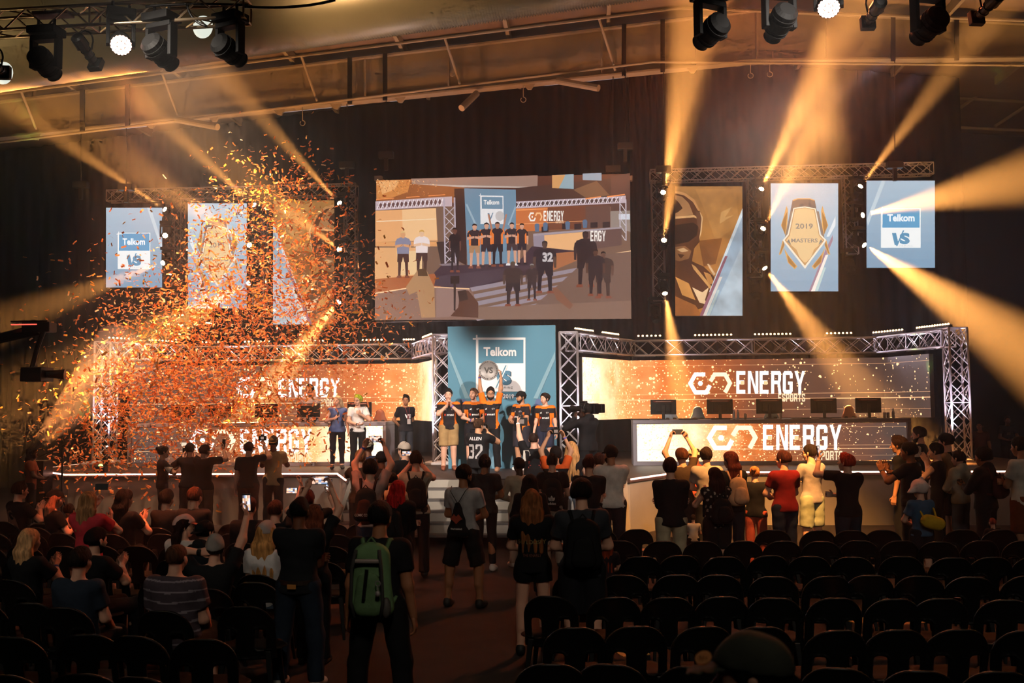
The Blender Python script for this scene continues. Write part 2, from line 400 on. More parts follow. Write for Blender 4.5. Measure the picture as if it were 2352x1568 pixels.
NT_ = ['first', 'second', 'third', 'fourth', 'fifth', 'sixth', 'seventh', 'eighth', 'ninth', 'tenth']
for i, (x, dx) in enumerate([(-14.2, .6), (-11.2, .5), (-8, .5), (-5, .45), (-2.1, .4), (.6, .35), (3.6, .3), (6.5, .3), (9.4, .2), (12.5, .2)]):
    z = roofz(x)
    tag(MB().box((x-.05, 8, z-.02), (x+.05, 31, z+.24)).build('roof_purlin', M_steel), NT_[i]+' steel roof purlin from the left, running towards the stage', 'beam', 'purlins under the roof')
for i, (x, a) in enumerate([(45, 1), (370, 1), (690, 1), (1020, 1), (1375, 1)]):
    p = Py(x, tx(x)-24, 25.2); q = Py(x+38, bx(x+38)-10, 26.1)
    tag(MB().tube([p, q], .035).build('fly_brace', M_steel), NT_[i]+' slanting brace from the left on the roof rafter', 'brace', 'braces on the rafter')
# light slits between rafter and the drape top
for i, (a, b) in enumerate([(92, 195), (238, 335), (636, 760), (782, 812), (895, 912), (1250, 1310), (1348, 1430)]):
    vs, fs = prism([(a, bx(a)+3), (b, bx(b)+3), (b, bx(b)+8), (a, bx(a)+8)], 26.5, 26.55)
    tag(MB().add(vs, fs).build('clerestory_gap', mat('daylight', '#000000', emit=(.55, .62, .72), es=.9)), NT_[i]+' strip of pale daylight from the left under the rafter', 'gap', 'daylight strips below the rafter')
for i, (px, dy, s) in enumerate([(695, 40, 'left of the big screen'), (1202, 38, 'above the big screen'), (1724, 36, 'left one of the pair by the ridge'), (1768, 34, 'right one of the pair by the ridge')]):
    t = empty('rigging_hook', tuple(Py(px, bx(px), 26.1)), label='steel rigging hook hanging from the rafter, '+s, cat='hook')
    p = Vector(Py(px, bx(px), 26.1)); q = Vector(Py(px, bx(px)+dy-8, 26.1))
    part(MB().tube([p, q], .012), 'rod', M_steel, t)
    part(MB().tube([q+Vector((math.sin(a*.55)*.07, 0, -.07+math.cos(a*.55)*.07)) for a in range(11)], .012), 'ring', M_steel, t)
for px, c, s in ((480, '#b06a48', 'left'), (1070, '#a03028', 'middle'), (1355, '#a03028', 'right')):
    t0 = Vector(Py(px-(75 if s != 'middle' else -25), bx(px)+8, 25.95)); t1 = Vector(Py(px+(20 if s != 'middle' else -10), bx(px)+(25 if s != 'middle' else 42), 25.4))
    tag(MB().tube([t0, t1], .09, 12).build('roof_strut', M_steel), s+' one of the short round struts below the roof rafter', 'strut')
for px in (188, 292, 803, 884, 1433, 1522, 2052, 2198):   # black slings round the rafter and the chains they carry
    mb = MB(); w_ = 5
    vs, fs = prism([(px-w_, tx(px)-2), (px+w_, tx(px)-2), (px+w_, bx(px)+4), (px-w_, bx(px)+4)], YR-.2, YR-.15); mb.add(vs, fs)
    s = {188: 'far left', 292: 'above the left banner', 803: 'above the left truss corner', 884: 'above the left corner of the big screen', 1433: 'above the right corner of the big screen', 1522: 'above the helmet banner', 2052: 'above the right banners', 2198: 'far right'}[px]
    tag(mb.build('rigging_sling', M_blk), 'black lifting sling round the roof rafter, '+s, 'strap')
for px, y1, s in ((186, 430, 'far left above the drape'), (290, 436, 'down to the left banner truss'), (797, 385, 'left of the big screen'), (887, 362, 'down to the left corner of the big screen'), (1408, 395, 'down to the right corner of the big screen'), (1436, 342, 'just right of the big screen corner'), (1524, 395, 'down to the right banner truss'), (2055, 385, 'down to the right banner truss near its end')):
    t = empty('chain_hoist', tuple(Py(px, y1, 26.3)), label='black chain hoist hanging from the rafter, '+s, cat='hoist')
    part(MB().tube([Py(px, bx(px)+4, 26.1), Py(px, y1, 26.3)], .012, 5), 'chain', M_blk, t)
    p = Vector(Py(px, y1, 26.3)); part(MB().box((-.2, -.1, -.02), (.2, .1, .16), o=p).box((-.05, -.05, -.35), (.05, .05, 0), o=p), 'motor', M_blk, t, bevel=.01)
tag(MB().lathe([(0, .08), (.05, .08)], Py(1040, 170, 26), (0, -1, 0), 16).build('smoke_detector', M_steel), 'small round disc fixed to the rafter web above the big screen', 'detector')
# duct
a = Py(-330, 243, 16); b = Py(1700, -46, 16); a = Vector(a)+Vector((0, 0, 1.22)); b = Vector(b)+Vector((0, 0, 1.22))
n = 640; d = (b-a).normalized(); L = (b-a).length
dm = MB().lathe([(L*i/n, 1.22+(.022 if i % 2 else -.016)) for i in range(n+1)], a, d, 48)
du = dm.build('ventilation_duct', mat('duct_skin', '#8d8468', .35, .35, var=.06, scale=1.2), smooth=True, local=a)
tag(du, 'huge round ribbed ventilation duct under the roof at top left', 'duct')
# drapes
def drape(x0, x1, y, z1, name, m, amp=.12, lab=None, per=.42, z0=0.):
    n = int((x1-x0)/.07); mb = MB(); vs = []
    for i in range(n+1):
        x = x0+(x1-x0)*i/n; o = amp*(math.sin(2*PI*x/per)+.5*math.sin(2*PI*x/(per*2.7)+1))
        vs += [(x, y+o, z0), (x, y+o*.6, (z0+z1)/2), (x, y+o*.5, min(z1, roofz(x)+.1))]
    fs = []
    for i in range(n):
        for k in range(2): fs.append((i*3+k, (i+1)*3+k, (i+1)*3+k+1, i*3+k+1))
    o = mb.add(vs, fs).build(name, m, smooth=True); s = o.modifiers.new('s', 'SOLIDIFY'); s.thickness = .01
    return tag(o, lab, 'curtain')
drape(-19.5, -5.9, 30.9, 13, 'stage_drape', M_curtain, lab='tall black stage drape behind the left banners')
drape(-5.9, 1.3, 30.7, 13, 'stage_drape', M_curtain, lab='tall black stage drape behind the big central screen')
drape(1.3, 2.5, 30.5, 13, 'stage_drape', M_redglow, .16, lab='dark red drape fold showing right of the big screen', per=.24)
drape(2.5, 11.4, 30.9, 13, 'stage_drape', M_curtain, lab='tall black stage drape behind the right banners')
# open hall corner right of the drape: pipes and braces
for i, (a, b, s) in enumerate([((2180, 225), (2400, 236), 'upper horizontal'), ((2184, 292), (2400, 302), 'lower horizontal'), ((2185, 262), (2345, 150), 'long slanting'), ((2285, 290), (2400, 215), 'short slanting'), ((2184, 150), (2184, 292), 'upright'), ((2318, 135), (2400, 280), 'steep red-lit')]):
    tag(MB().tube([Py(*a, 33), Py(*b, 33)], .05 if i != 5 else .12).build('wall_brace', M_steel), s+' brace on the dark hall wall at top right', 'brace')

# ------------------------------------------------------------------ trusses
def truss(name, a, b, w, label, up=(0, 0, 1), r=.022, seg=None, h=None, cross=True, roll=None, m=None):
    m = m or M_alu; a = Vector(a); b = Vector(b); h = h or w; d = (b-a).normalized(); L = (b-a).length; up = Vector(up); s = d.cross(up).normalized(); u = s.cross(d).normalized()
    t = empty(name, tuple((a+b)/2), label=label, cat='truss')
    cs = [s*w/2*i+u*h/2*j for i, j in ((-1, -1), (1, -1), (1, 1), (-1, 1))]
    for c in cs: part(MB().tube([a+c, b+c], r, 8), 'chord', m, t, smooth=True)
    n = seg or max(2, round(L/(w*1.15))); mb = MB()
    for k in range(4):
        c0, c1 = cs[k], cs[(k+1) % 4]
        for i in range(n):
            p = a+d*L*i/n; q = a+d*L*(i+1)/n
            if i % 2 or cross: mb.tube([p+c0, q+c1], r*.5, 5)
            if not i % 2 or cross: mb.tube([p+c1, q+c0], r*.5, 5)
        for i in (0, n//2, n): mb.tube([a+d*L*i/n+c0, a+d*L*i/n+c1], r*.6, 5)
    part(mb, 'lattice', m, t)
    return t
# stage truss: U-shaped in plan on each side
ZT = 4.02
def tp(px, py, z=4.2): p = Pz(px, py, z); return Vector((p[0], p[1], 0))
TL = [Vector((-12.55, 24.95, 0)), Vector((-11.1, 27.3, 0)), Vector((-4.75, 27.3, 0)), Vector((-3.6, 24.1, 0))]
TR = [Vector((-.52, 23.9, 0)), Vector((1.05, 27.2, 0)), Vector((7.7, 27.2, 0)), Vector((8.62, 24.3, 0))]
def tower(p, s, ph=0):
    t = truss('truss_tower', (p.x, p.y, 1.16), (p.x, p.y, 4.24), .42, 'upright aluminium truss tower on the stage, '+s, up=(math.sin(ph), math.cos(ph), 0), seg=7, r=.026)
    part(MB().box((p.x-.42, p.y-.42, 1.1), (p.x+.42, p.y+.42, 1.16)), 'base_plate', M_alu, t, bevel=.01); return t
tower(TL[0], 'at the far left end in the confetti'); tower(TL[3], 'left of the blue centre board')
tower(TR[0], 'right of the blue centre board'); tower(TR[3], 'at the far right end')
WH = Vector((0, 0, ZT))
for P, s, c in ((TL, 'left', -1), (TR, 'right', 1)):
    for i in range(3):
        nm = {('left', 0): 'outer angled span of the left stage truss', ('left', 1): 'long back span of the left stage truss above the left LED wall', ('left', 2): 'inner angled span of the left stage truss beside the centre board', ('right', 0): 'inner angled span of the right stage truss beside the centre board', ('right', 1): 'long back span of the right stage truss above the right LED wall', ('right', 2): 'outer angled span of the right stage truss'}[(s, i)]
        d = (P[i+1]-P[i]).normalized(); o = .22 if i != 1 else 0
        truss('truss_span', P[i]+WH+(d*.25 if i == 0 else d*.05), P[i+1]+WH-(d*.25 if i == 2 else d*.05), .4, 'aluminium truss, '+nm)

# ------------------------------------------------------------------ LED walls
def led_mat(name, ramp, dens, strength=1., flip=False):
    m = bpy.data.materials.new(name); m.use_nodes = True; nt = m.node_tree; N = nt.nodes; K = nt.links.new; b = N['Principled BSDF']
    uv = N.new('ShaderNodeUVMap'); sp = N.new('ShaderNodeSeparateXYZ'); K(uv.outputs[0], sp.inputs[0])
    r = N.new('ShaderNodeValToRGB'); e = r.color_ramp.elements
    while len(e) > 1: e.remove(e[-1])
    e[0].position = ramp[0][0]; e[0].color = (*col(ramp[0][1]), 1)
    for p, c in ramp[1:]:
        x = e.new(p); x.color = (*col(c), 1)
    asp = N.new('ShaderNodeMapping'); asp.inputs['Scale'].default_value = (1, 1, 1); K(uv.outputs[0], asp.inputs[0])
    nz = N.new('ShaderNodeTexNoise'); nz.inputs['Scale'].default_value = 2.2; nz.inputs['Detail'].default_value = 5; K(asp.outputs[0], nz.inputs[0])
    ad = N.new('ShaderNodeMath'); ad.operation = 'MULTIPLY_ADD'; K(nz.outputs[0], ad.inputs[0]); ad.inputs[1].default_value = .35
    sc_ = N.new('ShaderNodeMath'); sc_.operation = 'MULTIPLY'; K(sp.outputs[0], sc_.inputs[0]); sc_.inputs[1].default_value = 1/5.6
    K(sc_.outputs[0], ad.inputs[2]); sb = N.new('ShaderNodeMath'); sb.operation = 'SUBTRACT'; K(ad.outputs[0], sb.inputs[0]); sb.inputs[1].default_value = .175
    K(sb.outputs[0], r.inputs[0]); out = r.outputs[0]
    for S, thr, lo in ((16, .42, .48), (34, .5, .5), (8, .2, .58)):
        v = N.new('ShaderNodeTexVoronoi'); v.inputs['Scale'].default_value = S; K(asp.outputs[0], v.inputs['Vector'])
        n2 = N.new('ShaderNodeTexNoise'); n2.inputs['Scale'].default_value = 1.3; n2.inputs['Detail'].default_value = 3; K(asp.outputs[0], n2.inputs[0])
        cc = N.new('ShaderNodeSeparateColor'); K(v.outputs['Color'], cc.inputs[0])
        # sparks only where the cell's own random number beats the local density
        dn = N.new('ShaderNodeMapRange'); K(sb.outputs[0], dn.inputs[0]); dn.inputs[1].default_value = dens[0]; dn.inputs[2].default_value = dens[1]; dn.inputs[3].default_value = 1.3; dn.inputs[4].default_value = .2
        md = N.new('ShaderNodeMath'); md.operation = 'MULTIPLY'; K(dn.outputs[0], md.inputs[0]); K(n2.outputs[0], md.inputs[1])
        m2 = N.new('ShaderNodeMath'); m2.operation = 'LESS_THAN'; K(cc.outputs[0], m2.inputs[0]); K(md.outputs[0], m2.inputs[1])
        rr = N.new('ShaderNodeMath'); rr.operation = 'MULTIPLY'; K(cc.outputs[1], rr.inputs[0]); rr.inputs[1].default_value = thr
        m3 = N.new('ShaderNodeMath'); m3.operation = 'LESS_THAN'; K(v.outputs['Distance'], m3.inputs[0]); K(rr.outputs[0], m3.inputs[1])
        mk = N.new('ShaderNodeMath'); mk.operation = 'MULTIPLY'; K(m2.outputs[0], mk.inputs[0]); K(m3.outputs[0], mk.inputs[1])
        mx = N.new('ShaderNodeMixRGB'); K(mk.outputs[0], mx.inputs[0]); K(out, mx.inputs[1]); mx.inputs[2].default_value = (1.3, .72, .34, 1); out = mx.outputs[0]
    for y, wd, amt in ((.32, .012, .8), (.41, .007, .5), (.9, .006, .4), (.14, .006, .35)):
        s1 = N.new('ShaderNodeMath'); s1.operation = 'SUBTRACT'; K(sp.outputs[1], s1.inputs[0]); s1.inputs[1].default_value = y
        s2 = N.new('ShaderNodeMath'); s2.operation = 'ABSOLUTE'; K(s1.outputs[0], s2.inputs[0])
        s3 = N.new('ShaderNodeMapRange'); K(s2.outputs[0], s3.inputs[0]); s3.inputs[1].default_value = wd; s3.inputs[2].default_value = 0; s3.inputs[3].default_value = 0; s3.inputs[4].default_value = amt
        mx = N.new('ShaderNodeMixRGB'); K(s3.outputs[0], mx.inputs[0]); K(out, mx.inputs[1]); mx.inputs[2].default_value = (1.2, .62, .3, 1); out = mx.outputs[0]
    b.inputs['Base Color'].default_value = (.02, .02, .02, 1); b.inputs['Roughness'].default_value = .5
    K(out, b.inputs['Emission Color']); b.inputs['Emission Strength'].default_value = strength
    return m
RA = [(0, '#fff0dc'), (.1, '#ffd8a8'), (.24, '#f5a463'), (.4, '#d06c2c'), (.58, '#8c4524'), (.78, '#563528'), (1, '#40302b')]
M_led = led_mat('led_wall_graphics', RA, (.05, .75), 1.6)
M_ledd = led_mat('led_desk_graphics', [(0, '#fff4e2'), (.15, '#ffe6c2'), (.3, '#f6ae70'), (.42, '#c96a30'), (.62, '#7a452c'), (1, '#473a36')], (.05, .8), 1.6)
def led_strip(name, pts, z0, z1, m, rev, lab, th=.1, frame=True):
    """pts: plan points left to right; UV x runs in wall heights from the bright end"""
    t = empty(name, (pts[1][0], pts[1][1], z0), label=lab, cat='screen')
    P = [Vector((p[0], p[1], 0)) for p in pts]; Ls = [0]
    for a, b in zip(P, P[1:]): Ls.append(Ls[-1]+(b-a).length)
    H = z1-z0; vs = []; fs = []; uv = []
    for p, l in zip(P, Ls):
        vs += [(p.x, p.y, z0), (p.x, p.y, z1)]; x = (Ls[-1]-l if rev else l)/H
        uv += [(x, 0), (x, 1)]
    for i in range(len(P)-1): fs.append((2*i, 2*i+2, 2*i+3, 2*i+1))
    o = MB().add(vs, fs).build('led_panel', m, t); o.location = -t.location
    u = o.data.uv_layers.new(name='UVMap')
    for l in o.data.loops: u.data[l.index].uv = uv[l.vertex_index]
    mb = MB()
    for a, b in zip(P, P[1:]):
        d = (b-a).normalized(); nrm = Vector((-d.y, d.x, 0)); q = nrm*.02; r = nrm*(th+.02)
        for za, zb in ((z0, z1),):
            mb.add([a+q+Vector((0, 0, za)), b+q+Vector((0, 0, za)), b+r+Vector((0, 0, za)), a+r+Vector((0, 0, za)), a+q+Vector((0, 0, zb)), b+q+Vector((0, 0, zb)), b+r+Vector((0, 0, zb)), a+r+Vector((0, 0, zb))],
                   [(0, 3, 2, 1), (4, 5, 6, 7), (0, 1, 5, 4), (1, 2, 6, 5), (2, 3, 7, 6), (3, 0, 4, 7)])
    part(mb, 'cabinet', M_blk, t)
    return t
ZB, ZTOP = 2.12, 3.68
lw = led_strip('led_wall', [(-12.1, 25.4), (-11.05, 27.05), (-4.75, 27.05), (-3.85, 24.75)], ZB, ZTOP, M_led, True, 'curved LED wall behind the left desk showing white ENERGY ESPORTS lettering on orange sparks')
rw = led_strip('led_wall', [(-.2, 24.55), (1.05, 26.95), (7.7, 26.95), (8.3, 25.2)], ZB, ZTOP, M_led, False, 'curved LED wall behind the right desk showing white ENERGY ESPORTS lettering on orange sparks')
def fixpart(o, root): o.location = -root.location; return o
WHT = (1, .97, .9); CRM = (1., .78, .5); ORG = (1, .45, .12)
def energy(root, pl, lg, en, es, m=None):
    m = m or M_pic_led
    fixpart(lettering('hexagon_logo', logo_polys(), lg, pl, [WHT, CRM], m, root), root)
    fixpart(lettering('energy_lettering', block('ENERGY'), en, pl, [WHT], m, root), root)
    fixpart(lettering('esports_lettering', block('ESPORTS'), es, pl, [CRM], M_pic_led2, root, off=.03), root)
    sq = []
    w_ = (en[2]-en[0])/6.46; h_ = en[3]-en[1]
    for k in (0, 2):
        x = en[0]+w_*(1.1*k+.38); sq.append(('#ffd9a0', rect(x, en[1]+h_*.44, x+w_*.34, en[1]+h_*.6)))
    fixpart(artwork('letter_accents', sq, pl, M_pic_led2, root, .04), root)
energy(rw, 26.95, (1581, 855, 1681, 906), (1691, 852, 1848, 904), (1787, 904, 1849, 922))
energy(lw, 27.05, (542, 866, 628, 914), (640, 868, 780, 912), (724, 916, 784, 933))

# ------------------------------------------------------------------ desks
def desk(side, pxl, pxr, y, pysz, lg, en, es, rev):
    a = Py(pxl, pysz, y); b = Py(pxr, pysz, y); x0, x1 = a[0], b[0]
    t = empty('caster_desk', ((x0+x1)/2, y+.5, 1.1), label='long grey gaming desk on the %s side of the stage with a glowing LED front' % side, cat='desk')
    zt = 2.14
    part(MB().box((x0-.06, y-.06, zt-.09), (x1+.06, y+1.0, zt)), 'desk_top', M_grey, t, bevel=.01)
    part(MB().box((x0-.06, y-.06, 1.1), (x0+.02, y+1.0, zt-.09)), 'side_panel', M_grey, t)
    part(MB().box((x1-.02, y-.06, 1.1), (x1+.06, y+1.0, zt-.09)), 'side_panel', M_grey, t)
    part(MB().box((x0+.02, y-.05, 1.1), (x1-.02, y+.05, 1.18)), 'plinth', M_grey, t)
    H = zt-.1-1.19; o = MB().add([(x0+.03, y, 1.19), (x1-.03, y, 1.19), (x1-.03, y, zt-.1), (x0+.03, y, zt-.1)], [(0, 1, 2, 3)]).build('led_front', M_ledd, t); o.location = -t.location
    u = o.data.uv_layers.new(name='UVMap'); W = (x1-x0)/H/1.25
    for l, c in zip(o.data.loops, [(0, 0), (W, 0), (W, 1), (0, 1)]): u.data[l.index].uv = ((W-c[0] if rev else c[0]), c[1])
    energy(t, y, lg, en, es)
    return t, x0, x1
dr, rx0, rx1 = desk('right', 1461, 2088, 23.25, 1068, (1624, 977, 1740, 1034), (1752, 975, 1932, 1033), (1865, 1035, 1935, 1056), False)
dl, lx0, lx1 = desk('left', 300, 882, 23.6, 1068, (437, 986, 542, 1037), (552, 985, 716, 1041), (648, 1038, 717, 1061), True)
lamp('POINT', 'desk_glow', (0, 0, -5), (0, 0, 0), 0, (1, 1, 1)) if 0 else None

# ------------------------------------------------------------------ stage
st = empty('stage', (-1.6, 21, 0), label='raised stage with dark deck, pale skirting and a glowing edge strip', cat='stage')
plan = [(-11.45, 21.0), (-5.4, 21.0), (-4.75, 19.15), (.72, 19.15), (1.75, 21.0), (9.2, 21.0), (10.3, 22.6), (9.9, 30.2), (-13.2, 30.2), (-13.1, 22.7)]
n = len(plan)
part(MB().add([(x, y, 1.02) for x, y in plan]+[(x, y, 1.1) for x, y in plan], [tuple(range(n-1, -1, -1)), tuple(range(n, 2*n))]+[(i, (i+1) % n, (i+1) % n+n, i+n) for i in range(n)]), 'deck', M_stage, st)
mb = MB()
ins = [(x*(1-.004)-.0, y+.05) for x, y in plan]
mb.add([(x, y, 0) for x, y in ins]+[(x, y, 1.02) for x, y in ins], [(i, (i+1) % n, (i+1) % n+n, i+n) for i in range(n)])
part(mb, 'skirt', M_skirt, st)
for a, b in ((9, 0), (0, 1), (1, 2), (3, 4), (4, 5), (5, 6), (8, 9), (6, 7)):
    p, q = Vector((*plan[a], 1.085)), Vector((*plan[b], 1.085)); d = (q-p).normalized(); nn = Vector((d.y, -d.x, 0))*.02
    if {a, b} == {8, 9}: p = q+(p-q)*.28; p, q = q, p
    if {a, b} == {6, 7}: q = p+(q-p)*.25
    part(MB().tube([p+nn, q+nn], .017, 6), 'edge_light', M_strip, st)
sp_ = empty('stage_steps', (-2.1, 18.6, 0), label='wide grey steps leading from the aisle up to the stage', cat='stairs')
for i in range(5):
    z = 1.1-(i+1)*.183
    part(MB().box((-4.6, 19.1-(i+1)*.28, z-.01), (.58, 19.13-i*.28, z+.03)), 'tread', mat('tread_grey', '#55504e', .6), sp_)
    part(MB().box((-4.6, 19.1-i*.28-.01, z+.03), (.58, 19.1-i*.28+.02, z+.173)), 'riser', M_skirt, sp_)
for x in (-4.68, .58):
    mb = MB(); vs = [(x+dx, y, z) for dx in (0, .08) for y, z in ((19.1, 0), (19.1, 1.08), (18.8, .9), (17.72, .2), (17.7, 0))]
    part(mb.add(vs, [(0, 1, 2, 3, 4), (9, 8, 7, 6, 5)]+[(i, (i+1) % 5, (i+1) % 5+5, i+5) for i in range(5)]), 'side_stringer', M_skirt, sp_)

# ------------------------------------------------------------------ centre board
YBD = 22.3
bd = empty('sponsor_board', (-2, YBD, 1.1), label='tall blue board in the middle of the stage with white Telkom VS lettering', cat='board')
BLU = '#4f86a0'; p0 = Py(1029, 900, YBD); p1 = Py(1277, 900, YBD); zt = Py(1150, 748, YBD)[2]
o = MB().box((p0[0], YBD, 1.1), (p1[0], YBD+.35, zt)).build('panel', mat('board_blue', BLU, .7), bd); fixpart(o, bd)
A = [('#7fa6b8', [(1029, 810), (1033, 806), (1079, 915), (1068, 915)]), ('#7fa6b8', [(1275, 806), (1275, 824), (1235, 915), (1225, 915)]),
     ('#5a6a96', [(1055, 916), (1068, 916), (1110, 1010), (1096, 1010)]), ('#5a6a96', [(1232, 916), (1246, 916), (1215, 1000), (1204, 1000)]),
     ('#6a94ac', [(1100, 1008), (1112, 1008), (1150, 1078), (1132, 1078)]), ('#6a94ac', [(1206, 1000), (1218, 1000), (1180, 1076), (1166, 1076)]),
     ('#f2eef0', rect(1096, 775, 1207, 899)), (BLU, rect(1099, 780, 1203, 834)), (BLU, rect(1080, 770, 1094.5, 774)),
     ('#f2eef0', rect(1086, 776, 1206, 780)), ('#f2eef0', rect(1093.5, 769, 1097, 900)), ('#f2eef0', rect(1202.5, 776, 1206, 836))]
fixpart(artwork('printed_frame', A, YBD, M_print, bd), bd)
DW = (.85, .83, .85); DB = col('#4a7d9b')
fixpart(lettering('telkom_lettering', font_polys('Telkom', .035), (1111, 797, 1186, 818), YBD, [DW], M_print, bd, .04), bd)
DS = col('#24445a')
for nm_, dx, cc_, of_ in (('vs_shadow', 2, DS, .03), ('vs_lettering', 0, DB, .036)):
    fixpart(lettering(nm_, font_polys('V', .05), (1137+dx, 852, 1158+dx, 883), YBD, [cc_], M_print, bd, of_), bd)
    fixpart(lettering(nm_, font_polys('S', .06), (1152+dx, 851, 1174+dx, 884), YBD, [cc_], M_print, bd, of_+.001), bd)
fixpart(artwork('vs_slash', [('#f2eef0', [(1160, 838), (1167, 838), (1143, 892), (1136, 892)]), (BLU, [(1161, 839), (1164, 839), (1141, 891), (1138, 891)])], YBD, M_print, bd, .04), bd)
fixpart(lettering('gaming_lettering', font_polys('G A M I N G'), (1146, 887, 1178, 892), YBD, [(.2, .22, .25)], M_print, bd, .042), bd)
fixpart(lettering('masters_lettering', font_polys('Masters 2019', .03), (1112, 905, 1181, 915), YBD, [DW], M_print, bd, .042), bd)

# ------------------------------------------------------------------ banners and rigs
YN = 28.
def panel(name, x0, y0, x1, y1, Y, lab, cat, c, th=.12, m=None):
    a = Py(x0, (y0+y1)/2, Y); b = Py(x1, (y0+y1)/2, Y); zt = Py((x0+x1)/2, y0, Y)[2]; zb = Py((x0+x1)/2, y1, Y)[2]
    t = empty(name, ((a[0]+b[0])/2, Y, zb), label=lab, cat=cat)
    o = MB().box((a[0], Y, zb), (b[0], Y+th, zt)).build('casing', mat('screen_casing', '#1a1614', .6), t); fixpart(o, t)
    return t
def tr(S, ox, oy, L): return [(ox+x/S, oy+y/S) for x, y in L]
def banner_bg(t, q, c0, c1, m):
    x0, y0, x1, y1 = q; P = []
    n = 10
    for i in range(n):
        f = i/(n-1); a = [col(c0)[k]*(1-f)+col(c1)[k]*f for k in range(3)]; ya = y0+(y1-y0)*i/n; yb = y0+(y1-y0)*(i+1)/n
        P.append((a, rect(x0, ya, x1, yb)))
    return P
def telkom(q, s, flip):
    x0, y0, x1, y1 = q; t = panel('hanging_banner', *q, YN, 'glowing hanging banner with Telkom VS GAMING lettering, '+s, 'banner', None)
    P = banner_bg(t, q, '#a9bccb', '#7e9db6', None)
    W = x1-x0; H = y1-y0
    def X(u): return x0+W*u
    def Yv(v): return y0+H*v
    if flip: P.append(('#c4d2da', [(X(.73), Yv(0)), (X(.8), Yv(0)), (X(1), Yv(.45)), (X(1), Yv(.56))]))
    else: P.append(('#c4d2da', [(X(.22), Yv(0)), (X(.28), Yv(0)), (X(.02), Yv(.52)), (X(0), Yv(.45))]))
    P += [('#eef0ef', rect(X(.21), Yv(.315), X(.79), Yv(.77))), ('#5f9cc4', rect(X(.23), Yv(.325), X(.775), Yv(.54))), ('#eef0ef', rect(X(.19), Yv(.328), X(.3), Yv(.336))), ('#eef0ef', rect(X(.222), Yv(.3), X(.234), Yv(.5))),
          ('#5f93b5', [(X(.37), Yv(.6)), (X(.43), Yv(.6)), (X(.46), Yv(.7)), (X(.54), Yv(.59)), (X(.44), Yv(.74)), (X(.41), Yv(.74))]), ('#5f93b5', [(X(.53), Yv(.57)), (X(.55), Yv(.57)), (X(.45), Yv(.75)), (X(.43), Yv(.75))])]
    fixpart(artwork('printed_face', P, YN, M_pic_ban, t, .01, .0008), t)
    fixpart(lettering('telkom_lettering', font_polys('Telkom', .03), (X(.3), Yv(.385), X(.7), Yv(.47)), YN, [(.9, .93, .95)], M_pic_ban, t, .035), t)
    fixpart(lettering('s_lettering', font_polys('S', .06), (X(.48), Yv(.6), X(.63), Yv(.73)), YN, [col('#5f93b5')], M_pic_ban, t, .035), t)
    fixpart(lettering('gaming_lettering', font_polys('G A M I N G'), (X(.47), Yv(.742), X(.67), Yv(.757)), YN, [(.4, .42, .45)], M_pic_ban, t, .035), t)
telkom((244, 477, 373, 660), 'leftmost of the left three', True)
telkom((1990, 415, 2147, 615), 'rightmost of the right three', False)
